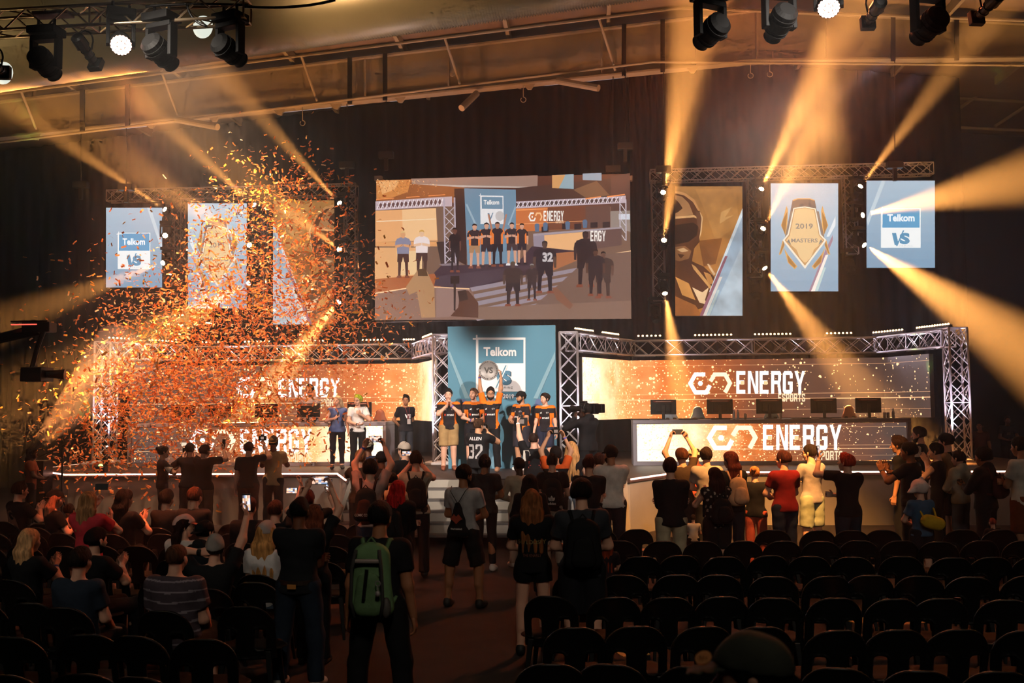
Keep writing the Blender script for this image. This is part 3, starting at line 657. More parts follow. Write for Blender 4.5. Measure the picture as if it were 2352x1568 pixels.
def masters(q, s, mir):
    x0, y0, x1, y1 = q; t = panel('hanging_banner', *q, YN, 'glowing hanging banner with gold shield emblem reading 2019 MASTERS, '+s, 'banner', None)
    P = banner_bg(t, q, '#b9cbd8', '#86a5bc', None)
    # traced on the right-hand banner (956..1700 x 190..1345 in its enlargement), fitted to this one
    def T(L): return [((x0+(x-956)/744*(x1-x0)), y0+(y-190)/1155*(y1-y0)) for x, y in L]
    def MX(L): return [(2*1328-x, y) for x, y in L]
    stripes = [('#dfe6ea', [(1670, 540), (1670, 640), (1600, 760), (1570, 760)]), ('#a08090', [(1560, 900), (1640, 740), (1640, 800), (1400, 1345), (1375, 1345)]), ('#efe6dd', [(1590, 955), (1560, 955), (1400, 1345), (1440, 1345)]), ('#b9d0cf', [(1565, 1090), (1540, 1090), (1440, 1345), (1475, 1345)])]
    if mir: stripes = [(c, MX(L)) for c, L in stripes]
    P += [(c, T(L)) for c, L in stripes]
    gold = '#d9a765'; gd = '#a97a48'
    for f in (lambda L: L, MX):
        P += [(gold, T(f([(1130, 430), (1145, 480), (1140, 620), (1120, 750), (1068, 640), (1095, 560)]))), (gd, T(f([(1140, 490), (1125, 630), (1112, 740), (1075, 640), (1100, 560)]))),
              (gold, T(f([(1090, 790), (1110, 850), (1070, 950), (1045, 955)]))), (gd, T(f([(1095, 810), (1105, 850), (1065, 940), (1055, 940)]))),
              (gold, T(f([(1100, 880), (1150, 960), (1250, 1080), (1220, 1110), (1145, 1040)]))), (gd, T(f([(1135, 950), (1235, 1075), (1215, 1095), (1150, 1035)])))]
    P += [('#6f6360', T([(1195, 370), (1250, 352), (1390, 352), (1440, 372), (1465, 500), (1170, 500)])), (gold, T([(1195, 370), (1250, 352), (1390, 352), (1440, 372), (1434, 380), (1385, 362), (1255, 362), (1202, 380)])),
          ('#8c7c70', T([(1172, 490), (1200, 490), (1140, 760), (1110, 770)])), ('#8c7c70', T(MX([(1172, 490), (1200, 490), (1140, 760), (1110, 770)]))),
          ('#efe3cf', T([(1205, 455), (1330, 438), (1450, 460), (1505, 735), (1568, 800), (1332, 1105), (1085, 800), (1140, 735)])),
          ('#c79a68', T([(1215, 466), (1330, 450), (1440, 470), (1492, 742), (1545, 800), (1332, 1072), (1108, 800), (1155, 742)])),
          ('#e6c492', T([(1222, 474), (1330, 458), (1432, 478), (1484, 748), (1530, 800), (1480, 860), (1430, 900), (1400, 980), (1345, 1035), (1320, 1035), (1270, 980), (1240, 900), (1185, 860), (1125, 800), (1165, 748)])),
          ('#8f857c', T([(1150, 790), (1135, 815), (1180, 850), (1160, 800)])), ('#8f857c', T([(1510, 790), (1525, 815), (1480, 850), (1500, 800)]))]
    fixpart(artwork('printed_face', P, YN, M_pic_ban, t, .01, .0008), t)
    b = [T([(1228, 678)])[0], T([(1418, 622)])[0]]; fixpart(lettering('year_lettering', font_polys('2019', .02), (b[0][0], b[1][1], b[1][0], b[0][1]), YN, [(.33, .25, .2)], M_pic_ban, t, .04), t)
    b = [T([(1180, 824)])[0], T([(1470, 782)])[0]]; fixpart(lettering('masters_lettering', font_polys('MASTERS', .02), (b[0][0], b[1][1], b[1][0], b[0][1]), YN, [(.33, .25, .2)], M_pic_ban, t, .04), t)
masters((432, 467, 567, 708), 'middle one of the left three', True)
masters((1770, 421, 1925, 669), 'middle one of the right three', False)
def helmet(q, s, mir):
    x0, y0, x1, y1 = q; t = panel('hanging_banner', *q, YN, 'glowing hanging banner with a helmeted figure in orange smoke, '+s, 'banner', None)
    W = x1-x0; H = y1-y0
    def T(L): return [((x1-(x*W) if mir else x0+x*W), y0+y*H) for x, y in L]
    P = banner_bg(t, q, '#a8743c', '#c07a34', None)
    P += [('#b98044', T([(.3, .02), (.9, .02), (.95, .3), (.6, .42), (.45, .2)])), ('#cf9a5c', T([(.68, .2), (.84, .16), (.74, .24), (.88, .22), (.66, .29)])),
          ('#8d5526', T([(.35, .42), (.7, .4), (.6, .6), (.42, .62)])),
          ('#5a331c', T([(0, .035), (.14, .05), (.28, .1), (.37, .19), (.39, .3), (.36, .43), (.28, .48), (.24, .6), (0, .62)])),
          ('#c98d55', T([(.0, .035), (.14, .05), (.28, .1), (.37, .19), (.34, .19), (.26, .12), (.13, .07), (0, .055)])),
          ('#a8764a', T([(.0, .07), (.1, .08), (.2, .13), (.27, .22), (0, .235)])), ('#3a2114', T([(0, .1), (.06, .13), (.11, .17), (.04, .2), (0, .21)])),
          ('#d8a46c', T([(0, .235), (.28, .222), (.36, .25), (.36, .262), (.28, .24), (0, .252)])), ('#2c1a12', T([(0, .3), (.27, .28), (.34, .31), (.32, .38), (.2, .43), (0, .45)])),
          ('#6e4630', T([(.3, .19), (.38, .2), (.4, .26), (.37, .34), (.33, .3)])), ('#e0b07a', T([(.36, .19), (.41, .24), (.39, .36), (.35, .42), (.375, .34), (.39, .25)])),
          ('#8a5a34', T([(0, .47), (.14, .46), (.24, .5), (.2, .56), (.06, .58), (0, .57)])), ('#caa071', T([(.02, .49), (.12, .475), (.2, .5), (.1, .51)])), ('#4a2a18', T([(.03, .52), (.14, .53), (.08, .56)])),
          ('#5c3319', T([(0, .6), (.25, .58), (.42, .62), (.58, .7), (.6, .8), (.5, .92), (.3, .96), (0, .85)])), ('#d79b58', T([(.24, .6), (.3, .62), (.58, .8), (.56, .82), (.27, .64)])),
          ('#e2b687', T([(.47, .6), (.5, .6), (.6, .68), (.57, .69)])), ('#c98846', T([(.42, .66), (.52, .68), (.58, .75), (.5, .76)])), ('#ecc393', T([(.25, .78), (.4, .82), (.5, .78), (.44, .88), (.52, .92), (.36, .9)])),
          ('#d9944b', T([(.0, .7), (.2, .75), (.3, .88), (.1, .84)])), ('#a9642c', T([(0, .85), (.3, .92), (.4, 1), (0, 1)])),
          ('#9fb6c8', T([(1, .19), (1, 1), (.38, 1), (.6, .7)])), ('#b7c9d4', T([(1, .45), (1, 1), (.52, 1)])), ('#d6e0e4', T([(1, .17), (1, .23), (.55, .8), (.5, .82)])),
          ('#9a6270', T([(.78, .54), (.74, .54), (.36, 1), (.41, 1)])), ('#e9ded2', T([(.7, .7), (.66, .7), (.41, 1), (.46, 1)])), ('#c2d3d0', T([(.66, .8), (.63, .8), (.47, 1), (.51, 1)]))]
    fixpart(artwork('printed_face', P, YN, attr_mat('helmet_picture', .95, soft=2.2), t, .01, .0008), t)
helmet((628, 460, 768, 745), 'rightmost of the left three', True)
helmet((1551, 428, 1705, 725), 'leftmost of the right three', False)
def rig(y, a, b, legs, s):
    p = Vector(Py(a[0], a[1], y)); q = Vector(Py(b[0], b[1], y)); z = (p.z+q.z)/2; p.z = q.z = z
    truss('banner_truss', p, q, .33, 'long horizontal truss carrying the %s banners' % s, r=.02)
    for x, y1, ss in legs:
        c = Vector(Py(x, 520, y)); zb = Py(x, y1, y)[2]
        truss('banner_truss', (c.x, y, z-.17), (c.x, y, zb), .33, 'vertical truss leg hanging beside the banners, '+ss, up=(0, 1, 0), r=.02)
rig(28.45, (250, 452), (820, 436), [(408, 620, 'left of the middle left banner'), (598, 700, 'left of the left helmet banner'), (806, 712, 'just left of the big screen')], 'left')
rig(28.45, (1493, 404), (2140, 390), [(1511, 692, 'just right of the red-glow drape'), (1732, 638, 'right of the helmet banner'), (1953, 585, 'between the two right banners')], 'right')
# ------------------------------------------------------------------ big screen
YS = 26.
bs = panel('video_screen', 863, 410, 1449, 735, YS, 'big central video screen hanging over the stage, showing the winning team live', 'screen', None, th=.14, m=None)
def S(L): return [(860+x/3.92, 390+y/3.92) for x, y in L]
def r4(a, b, c, d): return rect(a, b, c, d)
x0, x1 = 20, 2290
P = []
def s(c, *pts): P.append((c, S(list(zip(pts[::2], pts[1::2])))))
def sr(c, a, b, e, d): P.append((c, S(rect(a, b, e, d))))
s('#7e5f4e', 18, 95, 2300, 35, 2310, 1340, 8, 1355)
s('#5a3326', 18, 95, 2300, 35, 2300, 330, 18, 330)
s('#9c5a30', 18, 95, 340, 85, 820, 165, 830, 300, 20, 280)
s('#d88a48', 18, 95, 330, 90, 300, 200, 120, 265, 20, 270); s('#f2b070', 40, 100, 230, 95, 180, 180, 70, 220)
s('#a08072', 330, 80, 1470, 50, 1468, 162, 340, 130); s('#c8b8ae', 345, 128, 1468, 155, 1468, 165, 800, 158)
s('#3f2a26', 720, 170, 830, 168, 830, 860, 720, 800); s('#4a332c', 1270, 165, 2300, 60, 2300, 280, 1275, 270)
s('#96b0ba', 1600, 50, 1795, 38, 1795, 172, 1600, 165); s('#d9a066', 1600, 50, 1720, 45, 1660, 168, 1600, 165); s('#96aab8', 1875, 35, 2045, 28, 2045, 98, 1875, 92); s('#7e5a40', 1790, 180, 2000, 100, 2120, 230, 1900, 250)
s('#5e4038', 2130, 60, 2300, 30, 2300, 380, 2130, 370)
# left truss, lit walls
s('#c9b2b8', 10, 285, 600, 245, 700, 240, 700, 330, 600, 330, 10, 365); s('#6b4a48', 30, 305, 600, 265, 600, 310, 30, 345)
for i in range(16):
    x = 20+i*38; s('#efe2e4', x, 355-i*2, x+10, 355-i*2, x+36, 285-i*2, x+26, 285-i*2); s('#d8c4ca', x+30, 355-i*2, x+37, 355-i*2, x+8, 285-i*2, x, 285-i*2)
s('#f1ae74', 10, 370, 555, 345, 570, 640, 10, 650); s('#f9c690', 250, 360, 555, 347, 565, 630, 260, 640); s('#ffe2bd', 20, 462, 555, 440, 555, 446, 20, 470)
s('#e9a468', 10, 650, 570, 645, 590, 660, 590, 690, 10, 690)
s('#ecb078', 5, 700, 430, 700, 430, 960, 5, 985); s('#f6cd98', 200, 730, 430, 730, 430, 940, 220, 950)
s('#b26236', 5, 985, 600, 930, 600, 1060, 10, 1110); s('#43332f', 560, 650, 720, 640, 760, 860, 600, 850)
for k, x in enumerate((620, 715)):
    s('#b8a8b4', x, 250, x+14, 250, x+26, 850, x+12, 850)
for i in range(6):
    y = 340+i*85; s('#d9cdd6', 632, y, 640, y, 722, y+80, 712, y+80); s('#bfb0ba', 712, y, 722, y, 642, y+80, 632, y+80)
s('#8a7a80', 580, 850, 700, 840, 790, 845, 720, 870, 620, 868)
# centre board and right side
s('#7392a8', 810, 168, 1273, 180, 1290, 840, 840, 880); s('#9fb6c4', 820, 310, 838, 310, 925, 500, 905, 500); s('#9fb6c4', 1270, 320, 1272, 350, 1215, 500, 1200, 495)
s('#f0ecec', 955, 232, 1162, 236, 1165, 490, 962, 490); s('#7392a8', 967, 244, 1153, 248, 1155, 355, 968, 352); s('#f0ecec', 942, 232, 960, 232, 960, 238, 942, 238); s('#f0ecec', 953, 215, 959, 215, 962, 490, 956, 490)
s('#5c7f98', 1020, 392, 1036, 392, 1046, 432, 1064, 388, 1072, 388, 1050, 450, 1038, 450); s('#c9c2c0', *[v for k in range(16) for v in (1130+40*math.cos(k*PI/8), 417+44*math.sin(k*PI/8))])
s('#c8b4bc', 1275, 288, 2200, 240, 2262, 235, 2262, 300, 1275, 350); s('#57423f', 1275, 300, 2200, 255, 2200, 290, 1275, 335)
for i in range(24):
    x = 1280+i*40; y = 340-i*2; s('#efe4e8', x, y, x+9, y, x+36, y-50, x+27, y-50); s('#d0bec8', x+28, y, x+36, y, x+9, y-50, x, y-50)
s('#d0743c', 1275, 350, 1700, 335, 2120, 320, 2125, 520, 1275, 560); s('#7a4630', 1560, 342, 2120, 320, 2125, 520, 1560, 545); s('#6a4a40', 1900, 330, 2120, 320, 2125, 520, 1900, 530)
s('#f5a05c', 1275, 360, 1560, 350, 1560, 356, 1275, 372); s('#ffb070', 1275, 490, 1900, 460, 1900, 464, 1275, 496)
s('#9a8a80', 2125, 375, 2300, 370, 2305, 560, 2125, 520); s('#d8dce6', 2200, 400, 2300, 400, 2300, 450, 2200, 450)
for x in (2205, 2258): s('#c8bcc6', x, 270, x+10, 270, x+12, 640, x+2, 640)
for i in range(5):
    y = 310+i*66; s('#dcd4dc', 2212, y, 2218, y, 2262, y+62, 2254, y+62)
for a, b in ((20, 180), (290, 410), (490, 640)): s('#ff9a58', a, 268-a*.07, b, 268-b*.07, b, 274-b*.07, a, 276-a*.07)
for a, b in ((1900, 2040), (2095, 2255)): s('#ff9a58', a, 258-(a-1900)*.09, b, 252-(b-1900)*.09, b, 262-(b-1900)*.09, a, 270-(a-1900)*.09)
# desk right
s('#a89aa2', 1430, 578, 2225, 515, 2230, 530, 1530, 590, 1430, 600); s('#9a8c98', 1430, 600, 1530, 590, 1535, 760, 1440, 760)
s('#f4b880', 1530, 592, 1900, 560, 1900, 730, 1535, 760); s('#6b4e48', 1880, 560, 2225, 530, 2225, 680, 1880, 730)
for x, y in ((1540, 515), (1725, 490), (1835, 490), (1980, 478), (2090, 475)): s('#33262a', x-35, y, x+30, y-5, x+28, y+45, x-34, y+50)
for x, y in ((1465, 500), (1540, 490), (1740, 480), (1895, 465)): s('#5a7390', x-22, y, x-10, y-14, x+10, y-14, x+22, y, x+18, y+60, x-16, y+62)
# floor of the stage
s('#43303a', 600, 868, 1290, 840, 1420, 690, 1900, 740, 1620, 880, 860, 1080, 600, 1050, 540, 930); s('#b26e46', 1430, 770, 1835, 735, 1820, 820, 1620, 905, 1500, 890)
s('#4d3c46', 560, 960, 1500, 850, 1200, 970, 860, 1070, 540, 1045)
for i in range(5):
    y = i*66; s('#9c8d96', 862+i*10, 1062+y, 1900-i*30, 870+y*1.0, 1900-i*30, 905+y, 880+i*12, 1098+y)
s('#ffd0a0', 10, 1108, 400, 1046, 860, 1068, 860, 1078, 400, 1056, 10, 1120); s('#ffd0a0', 2130, 758, 2308, 728, 2308, 736, 2130, 766)
s('#8e6a5c', 10, 1120, 400, 1056, 860, 1078, 890, 1100, 960, 1345, 8, 1352); s('#9c7a70', 560, 1062, 860, 1078, 900, 1310, 560, 1330)
s('#7c5f52', 1950, 770, 2308, 740, 2310, 1340, 1300, 1345, 1700, 1000); s('#8c6c5c', 900, 1240, 2310, 1180, 2312, 1342, 900, 1346)
def fig(x, y, h, skin, top, leg, sh='#8a4a34', arm='d', hair='#2c1d1a', side=None, bare=True, w=1.):
    u = h/8*w; c = lambda *a: s(*a)
    v = h/8
    s(leg, x-u*.95, y+v*3.6, x+u*.95, y+v*3.6, x+u*1.0, y+v*5.3, x+u*.2, y+v*5.3, x, y+v*4.4, x-u*.2, y+v*5.3, x-u*1.0, y+v*5.3)
    lc = skin if bare else leg
    for k in (-1, 1): s(lc, x+k*u*.85, y+v*5.2, x+k*u*.3, y+v*5.2, x+k*u*.45, y+v*7.7, x+k*u*.85, y+v*7.7); s(sh, x+k*u*.3, y+v*7.6, x+k*u*1.0, y+v*7.6, x+k*u*1.15, y+v*8, x+k*u*.3, y+v*8)
    s(top, x-u*1.1, y+v*1.35, x-u*.4, y+v*1.05, x+u*.4, y+v*1.05, x+u*1.1, y+v*1.35, x+u*1.0, y+v*3.9, x-u*1.0, y+v*3.9)
    if side:
        for k in (-1, 1): s(side, x+k*u*.62, y+v*2.2, x+k*u*1.05, y+v*1.6, x+k*u*1.02, y+v*3.9, x+k*u*.65, y+v*3.9)
        s(side, x-u*1.15, y+v*1.3, x-u*.9, y+v*1.18, x-u*1.15, y+v*2.2, x-u*1.4, y+v*2.1); s(side, x+u*1.15, y+v*1.3, x+u*.9, y+v*1.18, x+u*1.15, y+v*2.2, x+u*1.4, y+v*2.1)
    if arm == 'd':
        for k in (-1, 1): s(top, x+k*u*.9, y+v*1.3, x+k*u*1.3, y+v*1.7, x+k*u*1.4, y+v*2.5, x+k*u*1.0, y+v*2.5); s(skin, x+k*u*1.0, y+v*2.4, x+k*u*1.4, y+v*2.4, x+k*u*1.35, y+v*4.1, x+k*u*1.1, y+v*4.1)
    if arm == 'f':
        for k in (-1, 1): s(top, x+k*u*.9, y+v*1.3, x+k*u*1.3, y+v*1.7, x+k*u*1.4, y+v*2.5, x+k*u*1.0, y+v*2.5); s(skin, x+k*u*1.35, y+v*2.4, x+k*u*1.35, y+v*2.9, x+k*u*.05, y+v*2.6, x+k*u*.05, y+v*2.2)
    if arm == 'u':
        for k in (-1, 1): s(skin, x+k*u*.8, y+v*1.5, x+k*u*1.2, y+v*1.3, x+k*u*1.75, y-v*1.4, x+k*u*1.45, y-v*1.4)
    s(skin, x-u*.2, y+v*.8, x+u*.2, y+v*.8, x+u*.25, y+v*1.2, x-u*.25, y+v*1.2)
    s(skin, *[q for k in range(12) for q in (x+v*.42*math.cos(k*PI/6), y+v*.55+v*.52*math.sin(k*PI/6))])
    s(hair, x-v*.45, y+v*.45, x-v*.38, y+v*.1, x, y-v*.05, x+v*.38, y+v*.1, x+v*.45, y+v*.45, x+v*.2, y+v*.28, x-v*.2, y+v*.28)
PK = '#d9a084'
fig(262, 555, 420, '#e0a070', '#8d8aa0', '#4a2c28', arm='f', hair='#e8bd80', bare=False); fig(430, 545, 420, '#eec09c', '#f3e0dc', '#4a302c', sh='#e8e0dc', arm='f', hair='#d8a24a', bare=False)
fig(728, 525, 400, '#6b4236', '#241b20', '#2c2226', arm='d', bare=False, w=.8)
fig(905, 490, 400, PK, '#33282c', '#b08460', arm='f', side='#f08038'); fig(1012, 480, 400, PK, '#33282c', '#2e2630', arm='f', side='#f08038', sh='#2a2226')
fig(1110, 475, 400, '#b97e62', '#33282c', '#221c22', arm='u', side='#f08038', bare=False); fig(1240, 480, 385, PK, '#33282c', '#4a3638', arm='f', side='#f08038', sh='#f0ecec', hair='#1c1618'); fig(1330, 487, 370, PK, '#33282c', '#2e2630', arm='d', side='#f08038', sh='#2a2226', w=.9)
fig(1535, 645, 470, '#5a4238', '#2b2229', '#261e26', bare=False, w=1.3, hair='#3a2c2a')
fig(1420, 850, 330, '#57443e', '#3b2c2c', '#33262a', bare=False, hair='#8d8680'); fig(1250, 830, 400, '#5a443a', '#42312e', '#33262a', bare=False, hair='#5a5038', w=1.3)
fig(1900, 560, 500, '#3a2a2c', '#2c2024', '#2a1e22', bare=False, w=1.2)
fig(2060, 740, 420, '#6a4a3c', '#4a3630', '#4a3630', bare=False, w=1.3); fig(1990, 720, 420, '#5a3c30', '#33262a', '#33262a', bare=False, w=1.2)
s('#b88a60', 400, 900, 470, 895, 500, 960, 545, 1060, 555, 1330, 430, 1335, 390, 1100, 320, 1130, 290, 1060); s('#5a4028', 395, 900, 470, 893, 490, 960, 400, 960)
s('#5f3a2a', 690, 1320, 760, 1240, 780, 1090, 850, 1090, 940, 1200, 940, 1335); s('#3a241c', 755, 1095, 830, 1085, 850, 1170, 770, 1190); s('#3a2a26', 718, 990, 740, 990, 736, 1270, 720, 1270); s('#2a1c18', 690, 960, 770, 960, 770, 1030, 690, 1030)
s('#8a5a44', 1600, 1065, 1640, 1060, 1790, 1220, 1760, 1260, 1640, 1170)
random.seed(3)
for i in range(230):
    x = 20+abs(random.gauss(0, 1))*250; y = 100+abs(random.gauss(0, 1))*80
    if x > 800 or y > 320: continue
    a = random.uniform(0, PI); L = random.uniform(6, 16); dx, dy = math.cos(a)*L, math.sin(a)*L
    s(random.choice(['#ffd9a0', '#f2a058', '#8a4a24', '#c06a30']), x, y, x+dx, y+dy, x+dx+4, y+dy-4, x+4, y-4)
for i in range(60):
    x = random.uniform(20, 540); y = random.uniform(1080, 1330); a = random.uniform(0, PI)
    s(random.choice(['#c06a40', '#a05a38', '#e09a60']), x, y, x+10*math.cos(a), y+10*math.sin(a), x+10*math.cos(a)+3, y+10*math.sin(a)-4, x+3, y-4)
o = artwork('live_picture', P, YS, M_pic_lit, bs, .01, .0003); fixpart(o, bs)
def SB(a, b, c_, d): q = S([(a, b), (c_, d)]); return (q[0][0], q[0][1], q[1][0], q[1][1])
fixpart(lettering('telkom_lettering', font_polys('Telkom', .03), SB(988, 280, 1128, 322), YS, [(.95, .9, .88)], M_pic_lit, bs, .14), bs)
fixpart(lettering('energy_lettering', block('ENERGY'), SB(1525, 378, 1705, 468), YS, [(1, .93, .86)], M_pic_lit, bs, .14), bs)
fixpart(lettering('hexagon_logo', logo_polys(), SB(1390, 392, 1514, 472), YS, [(1, .93, .86), (1, .55, .25)], M_pic_lit, bs, .14), bs)
fixpart(lettering('esports_lettering', block('ESPORTS'), SB(1634, 464, 1705, 488), YS, [(.9, .6, .4)], M_pic_lit, bs, .14), bs)
fixpart(lettering('hexagon_logo', logo_polys(), SB(1735, 585, 1880, 680), YS, [(1, .93, .86), (1, .93, .86)], M_pic_lit, bs, .11), bs) if 0 else None
fixpart(lettering('energy_lettering', block('ERGY'), SB(1945, 555, 2080, 650), YS, [(1, .93, .86)], M_pic_lit, bs, .14), bs)
fixpart(lettering('number_lettering', font_polys('32', .05), SB(1515, 750, 1610, 835), YS, [(.6, .55, .55)], M_pic_lit, bs, .14), bs)
for px in (868, 1444):
    q = Py(px, 410, YS); fixpart(MB().box((-.1, 0, -.05), (.1, .16, .08), o=(q[0], YS, Py(px, 410, YS)[2])).build('corner_bracket', mat('bracket_grey', '#6a6460', .5), bs), bs)

# ------------------------------------------------------------------ moving heads and beams
def frame_to(d):
    return Vector(d).normalized().to_track_quat('-Z', 'Y').to_matrix()
M_hd = mat('lamp_housing', '#030303', .7, spec=.15)
def head_light(name, p, d, lab, r=.085, on=True, m=None, cat='stage light', scale=1., hang=(0, 0, 1), group=None, cells=0, body='beam'):
    """base hung from above, two-armed yoke, round head aimed along d"""
    p = Vector(p); d = Vector(d).normalized(); t = empty(name, tuple(p), label=lab, cat=cat, group=group); k = scale
    hz = Vector((d.x, d.y, 0)); hz = hz.normalized() if hz.length > .05 else Vector((0, -1, 0)); sd = Vector((-hz.y, hz.x, 0))
    up = Vector(hang).normalized()
    R3 = Matrix((sd, hz, Vector((0, 0, 1)))).transposed()
    if body == 'beam':   prof = [(-.26, .10), (-.22, .15), (-.05, .155), (.02, .145), (.2, .11), (.23, .115), (.25, .1)]
    else:                prof = [(-.14, .1), (-.1, .15), (.0, .16), (.1, .17), (.12, .165)]
    mb = MB().lathe([(a*k, b*k) for a, b in prof], (0, 0, 0), d, 20)
    if body == 'beam':
        for q in (-.16, -.1, .05, .1): mb.lathe([(q*k, .162*k if q < 0 else .15*k), ((q+.02)*k, .162*k if q < 0 else .146*k)], (0, 0, 0), d, 20)
    mb.build('lamp_head', M_hd, t)
    for s_ in (-1, 1):
        q = sd*.185*s_*k
        mb = MB().box((-.025*k, -.07*k, -.06*k), (.025*k, .07*k, .36*k), R3, q).box((-.03*k, -.05*k, -.05*k), (.03*k, .05*k, .05*k), R3, sd*.16*s_*k)
        mb.build('yoke_arm', M_hd, t, bevel=.008)
    MB().box((-.2*k, -.08*k, .33*k), (.2*k, .08*k, .4*k), R3).box((-.21*k, -.15*k, .41*k), (.21*k, .15*k, .52*k), R3).build('base', M_hd, t, bevel=.01)
    for q_ in (-.12, .12): MB().tube([R3@Vector((q_*k, 0, .5*k)), R3@Vector((q_*k, 0, .64*k))], .02).build('clamp', M_blk, t)
    fz = (.25 if body == 'beam' else .12)*k
    mb = MB()
    if cells:
        u = d.orthogonal().normalized(); v = d.cross(u)
        pts = [(0, 0)]+[(rr*math.cos(a*2*PI/n), rr*math.sin(a*2*PI/n)) for rr, n in ((.33, 6), (.62, 12), (.88, 18)) for a in range(n)]
        for a, b in (pts if cells > 8 else [(0, 0)]+[(.66*math.cos(i*2*PI/7), .66*math.sin(i*2*PI/7)) for i in range(7)]):
            c = d*(fz+.004)+(u*a+v*b)*(.15*k if cells > 8 else .095*k); rr_ = 1 if cells > 8 else 1.4; mb.lathe([(0, .024*k*rr_), (.008, .021*k*rr_), (.016, .01*k*rr_)], c, d, 8)
    else: mb.lathe([(fz, .085*k), (fz+.01*k, .07*k), (fz+.015*k, .03*k)], (0, 0, 0), d, 18)
    mb.build('lens', m or M_hd, t)
    return t
AMB = (1, .39, .085)
def beam(p, d, e, ang=9, c=AMB, off=.2, r=.05, blend=.8):
    p = Vector(p); d = Vector(d).normalized(); q = p+d*off
    lamp('SPOT', 'beam_light', q, q+d, e, c, r, ang, blend)
BEAMS = [  # lamp px, aim px, aim depth, energy, angle
 (380, 482, 175, 345, 25., 36000, 7.5, 'upper one of three on the far left'), (585, 472, 375, 280, 24.5, 30000, 9, 'upper one in the middle of the confetti'), (781, 468, 615, 285, 24.5, 34000, 7.5, 'upper one left of the big screen'),
 (378, 540, 250, 530, 18., 0, 8, 'middle one of three on the far left'), (573, 563, 480, 500, 25., 26000, 8, 'middle one in the confetti'), (780, 573, 690, 505, 25., 22000, 8, 'middle one left of the big screen'),
 (375, 602, 130, 695, 24., 17000, 11, 'lower one of three on the far left'), (572, 648, 470, 705, 26.3, 30000, 18, 'lower one in the confetti'), (779, 690, 700, 790, 26.5, 52000, 16, 'lower one left of the big screen'),
 (1523, 443, 1578, 150, 22.5, 60000, 8, 'upper one right of the red-glow drape'), (1748, 436, 1880, 160, 24.5, 62000, 10, 'upper one right of the helmet banner'), (1975, 430, 2150, 200, 25., 42000, 8, 'upper one between the two right banners'),
 (1525, 553, 1562, 300, 23., 40000, 7, 'middle one right of the red-glow drape'), (1752, 527, 1850, 330, 25., 36000, 9, 'middle one right of the helmet banner'), (1979, 494, 2352, 410, 24., 60000, 14, 'middle one between the two right banners'),
 (1527, 670, 1546, 790, 26.6, 50000, 11, 'lower one right of the red-glow drape'), (1755, 612, 1885, 780, 26.3, 50000, 13, 'lower one right of the helmet banner'), (1983, 560, 2330, 790, 24.5, 90000, 15, 'lower one between the two right banners')]
for x, y, ax, ay, aY, e, ang, s_ in BEAMS:
    p = Vector(Py(x, y, 27.75)); q = Vector(Py(ax, ay, aY)); d = (q-p).normalized()
    # head sits so that its lens shows at the lamp point
    hd = d.copy()
    head_light('beam_light_head', p+Vector((0, .05, 0))-hd*.15, hd, 'bright amber beam light on a truss leg, '+s_, cells=7, m=M_lens, scale=.8)
    if e: beam(p, d, e*(3.9 if x < 1200 else 3.2), ang*(1.15 if x < 1200 else 1.45), blend=1.)
# unlit big heads under the truss legs
for x, y, s_ in ((1505, 722, 'below the leg by the red-glow drape'), (1735, 668, 'below the leg right of the helmet banner'), (1952, 612, 'below the leg between the two right banners')):
    head_light('moving_head', Py(x, y, 28.4), (.1, -.5, -1), 'large unlit moving head hanging '+s_, scale=.95)

# front truss and its lamps
fa = Vector(Py(-120, 62, 12.6)); fb = Vector(Pz(568, 24, fa.z)); 
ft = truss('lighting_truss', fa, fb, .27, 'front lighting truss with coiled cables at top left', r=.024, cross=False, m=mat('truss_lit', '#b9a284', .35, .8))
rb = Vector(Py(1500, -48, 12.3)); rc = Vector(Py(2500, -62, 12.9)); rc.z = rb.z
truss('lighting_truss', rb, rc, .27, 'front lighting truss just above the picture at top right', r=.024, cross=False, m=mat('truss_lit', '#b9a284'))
def front(px, py, apx, apy, dy, lab, **k):
    Y = 12.4; p = Vector(Py(px, py, Y)); q = Vector(Py(apx, apy, Y+dy)); d = q-p
    return p, head_light('moving_head', p, d, lab, **k), d.normalized()
front(105, 148, 150, 200, .45, 'unlit moving head under the front truss, leftmost at top left', scale=.95)
front(370, 122, 420, 175, .4, 'unlit moving head under the front truss, large one right of the red wash light', scale=1.0)
front(528, 118, 580, 160, .4, 'unlit moving head at the right end of the front truss', scale=.95)
front(1632, 75, 1595, 112, .3, 'unlit moving head at top right, leftmost of the row', scale=1.0)
front(1790, 55, 1765, 100, .3, 'unlit moving head at top right, left of the lit wash light', scale=1.0)
front(2132, 62, 2090, 105, .35, 'unlit moving head at top right, right of the lit wash light', scale=1.0)
p, t, d = front(277, 98, 281, 122, -.3, 'wash light glowing red-orange under the front truss at top left', body='wash', cells=37, m=M_lensr, scale=.85)
beam(p, (.1, .25, -1), 5200, 60, (1, .22, .08), .15, .1, 1.)
p, t, d = front(1903, 10, 1904, 34, -.2, 'wash light glowing amber at top right', body='wash', cells=37, m=M_lensr, scale=.85)
beam(p, (.0, .8, -1), 18000, 40, (1, .42, .1), .15, .1, 1.)
for px, py, ax, ay in ((135, 192, 330, 320), (572, 168, 830, 300), (2095, 105, 1900, 230), (2232, 58, 1990, 290)):
    p = Vector(Py(px, py, 12.4)); q = Vector(Py(ax, ay, 16)); beam(p, q-p, 900, 7, (.75, .72, 1), .02, .05)
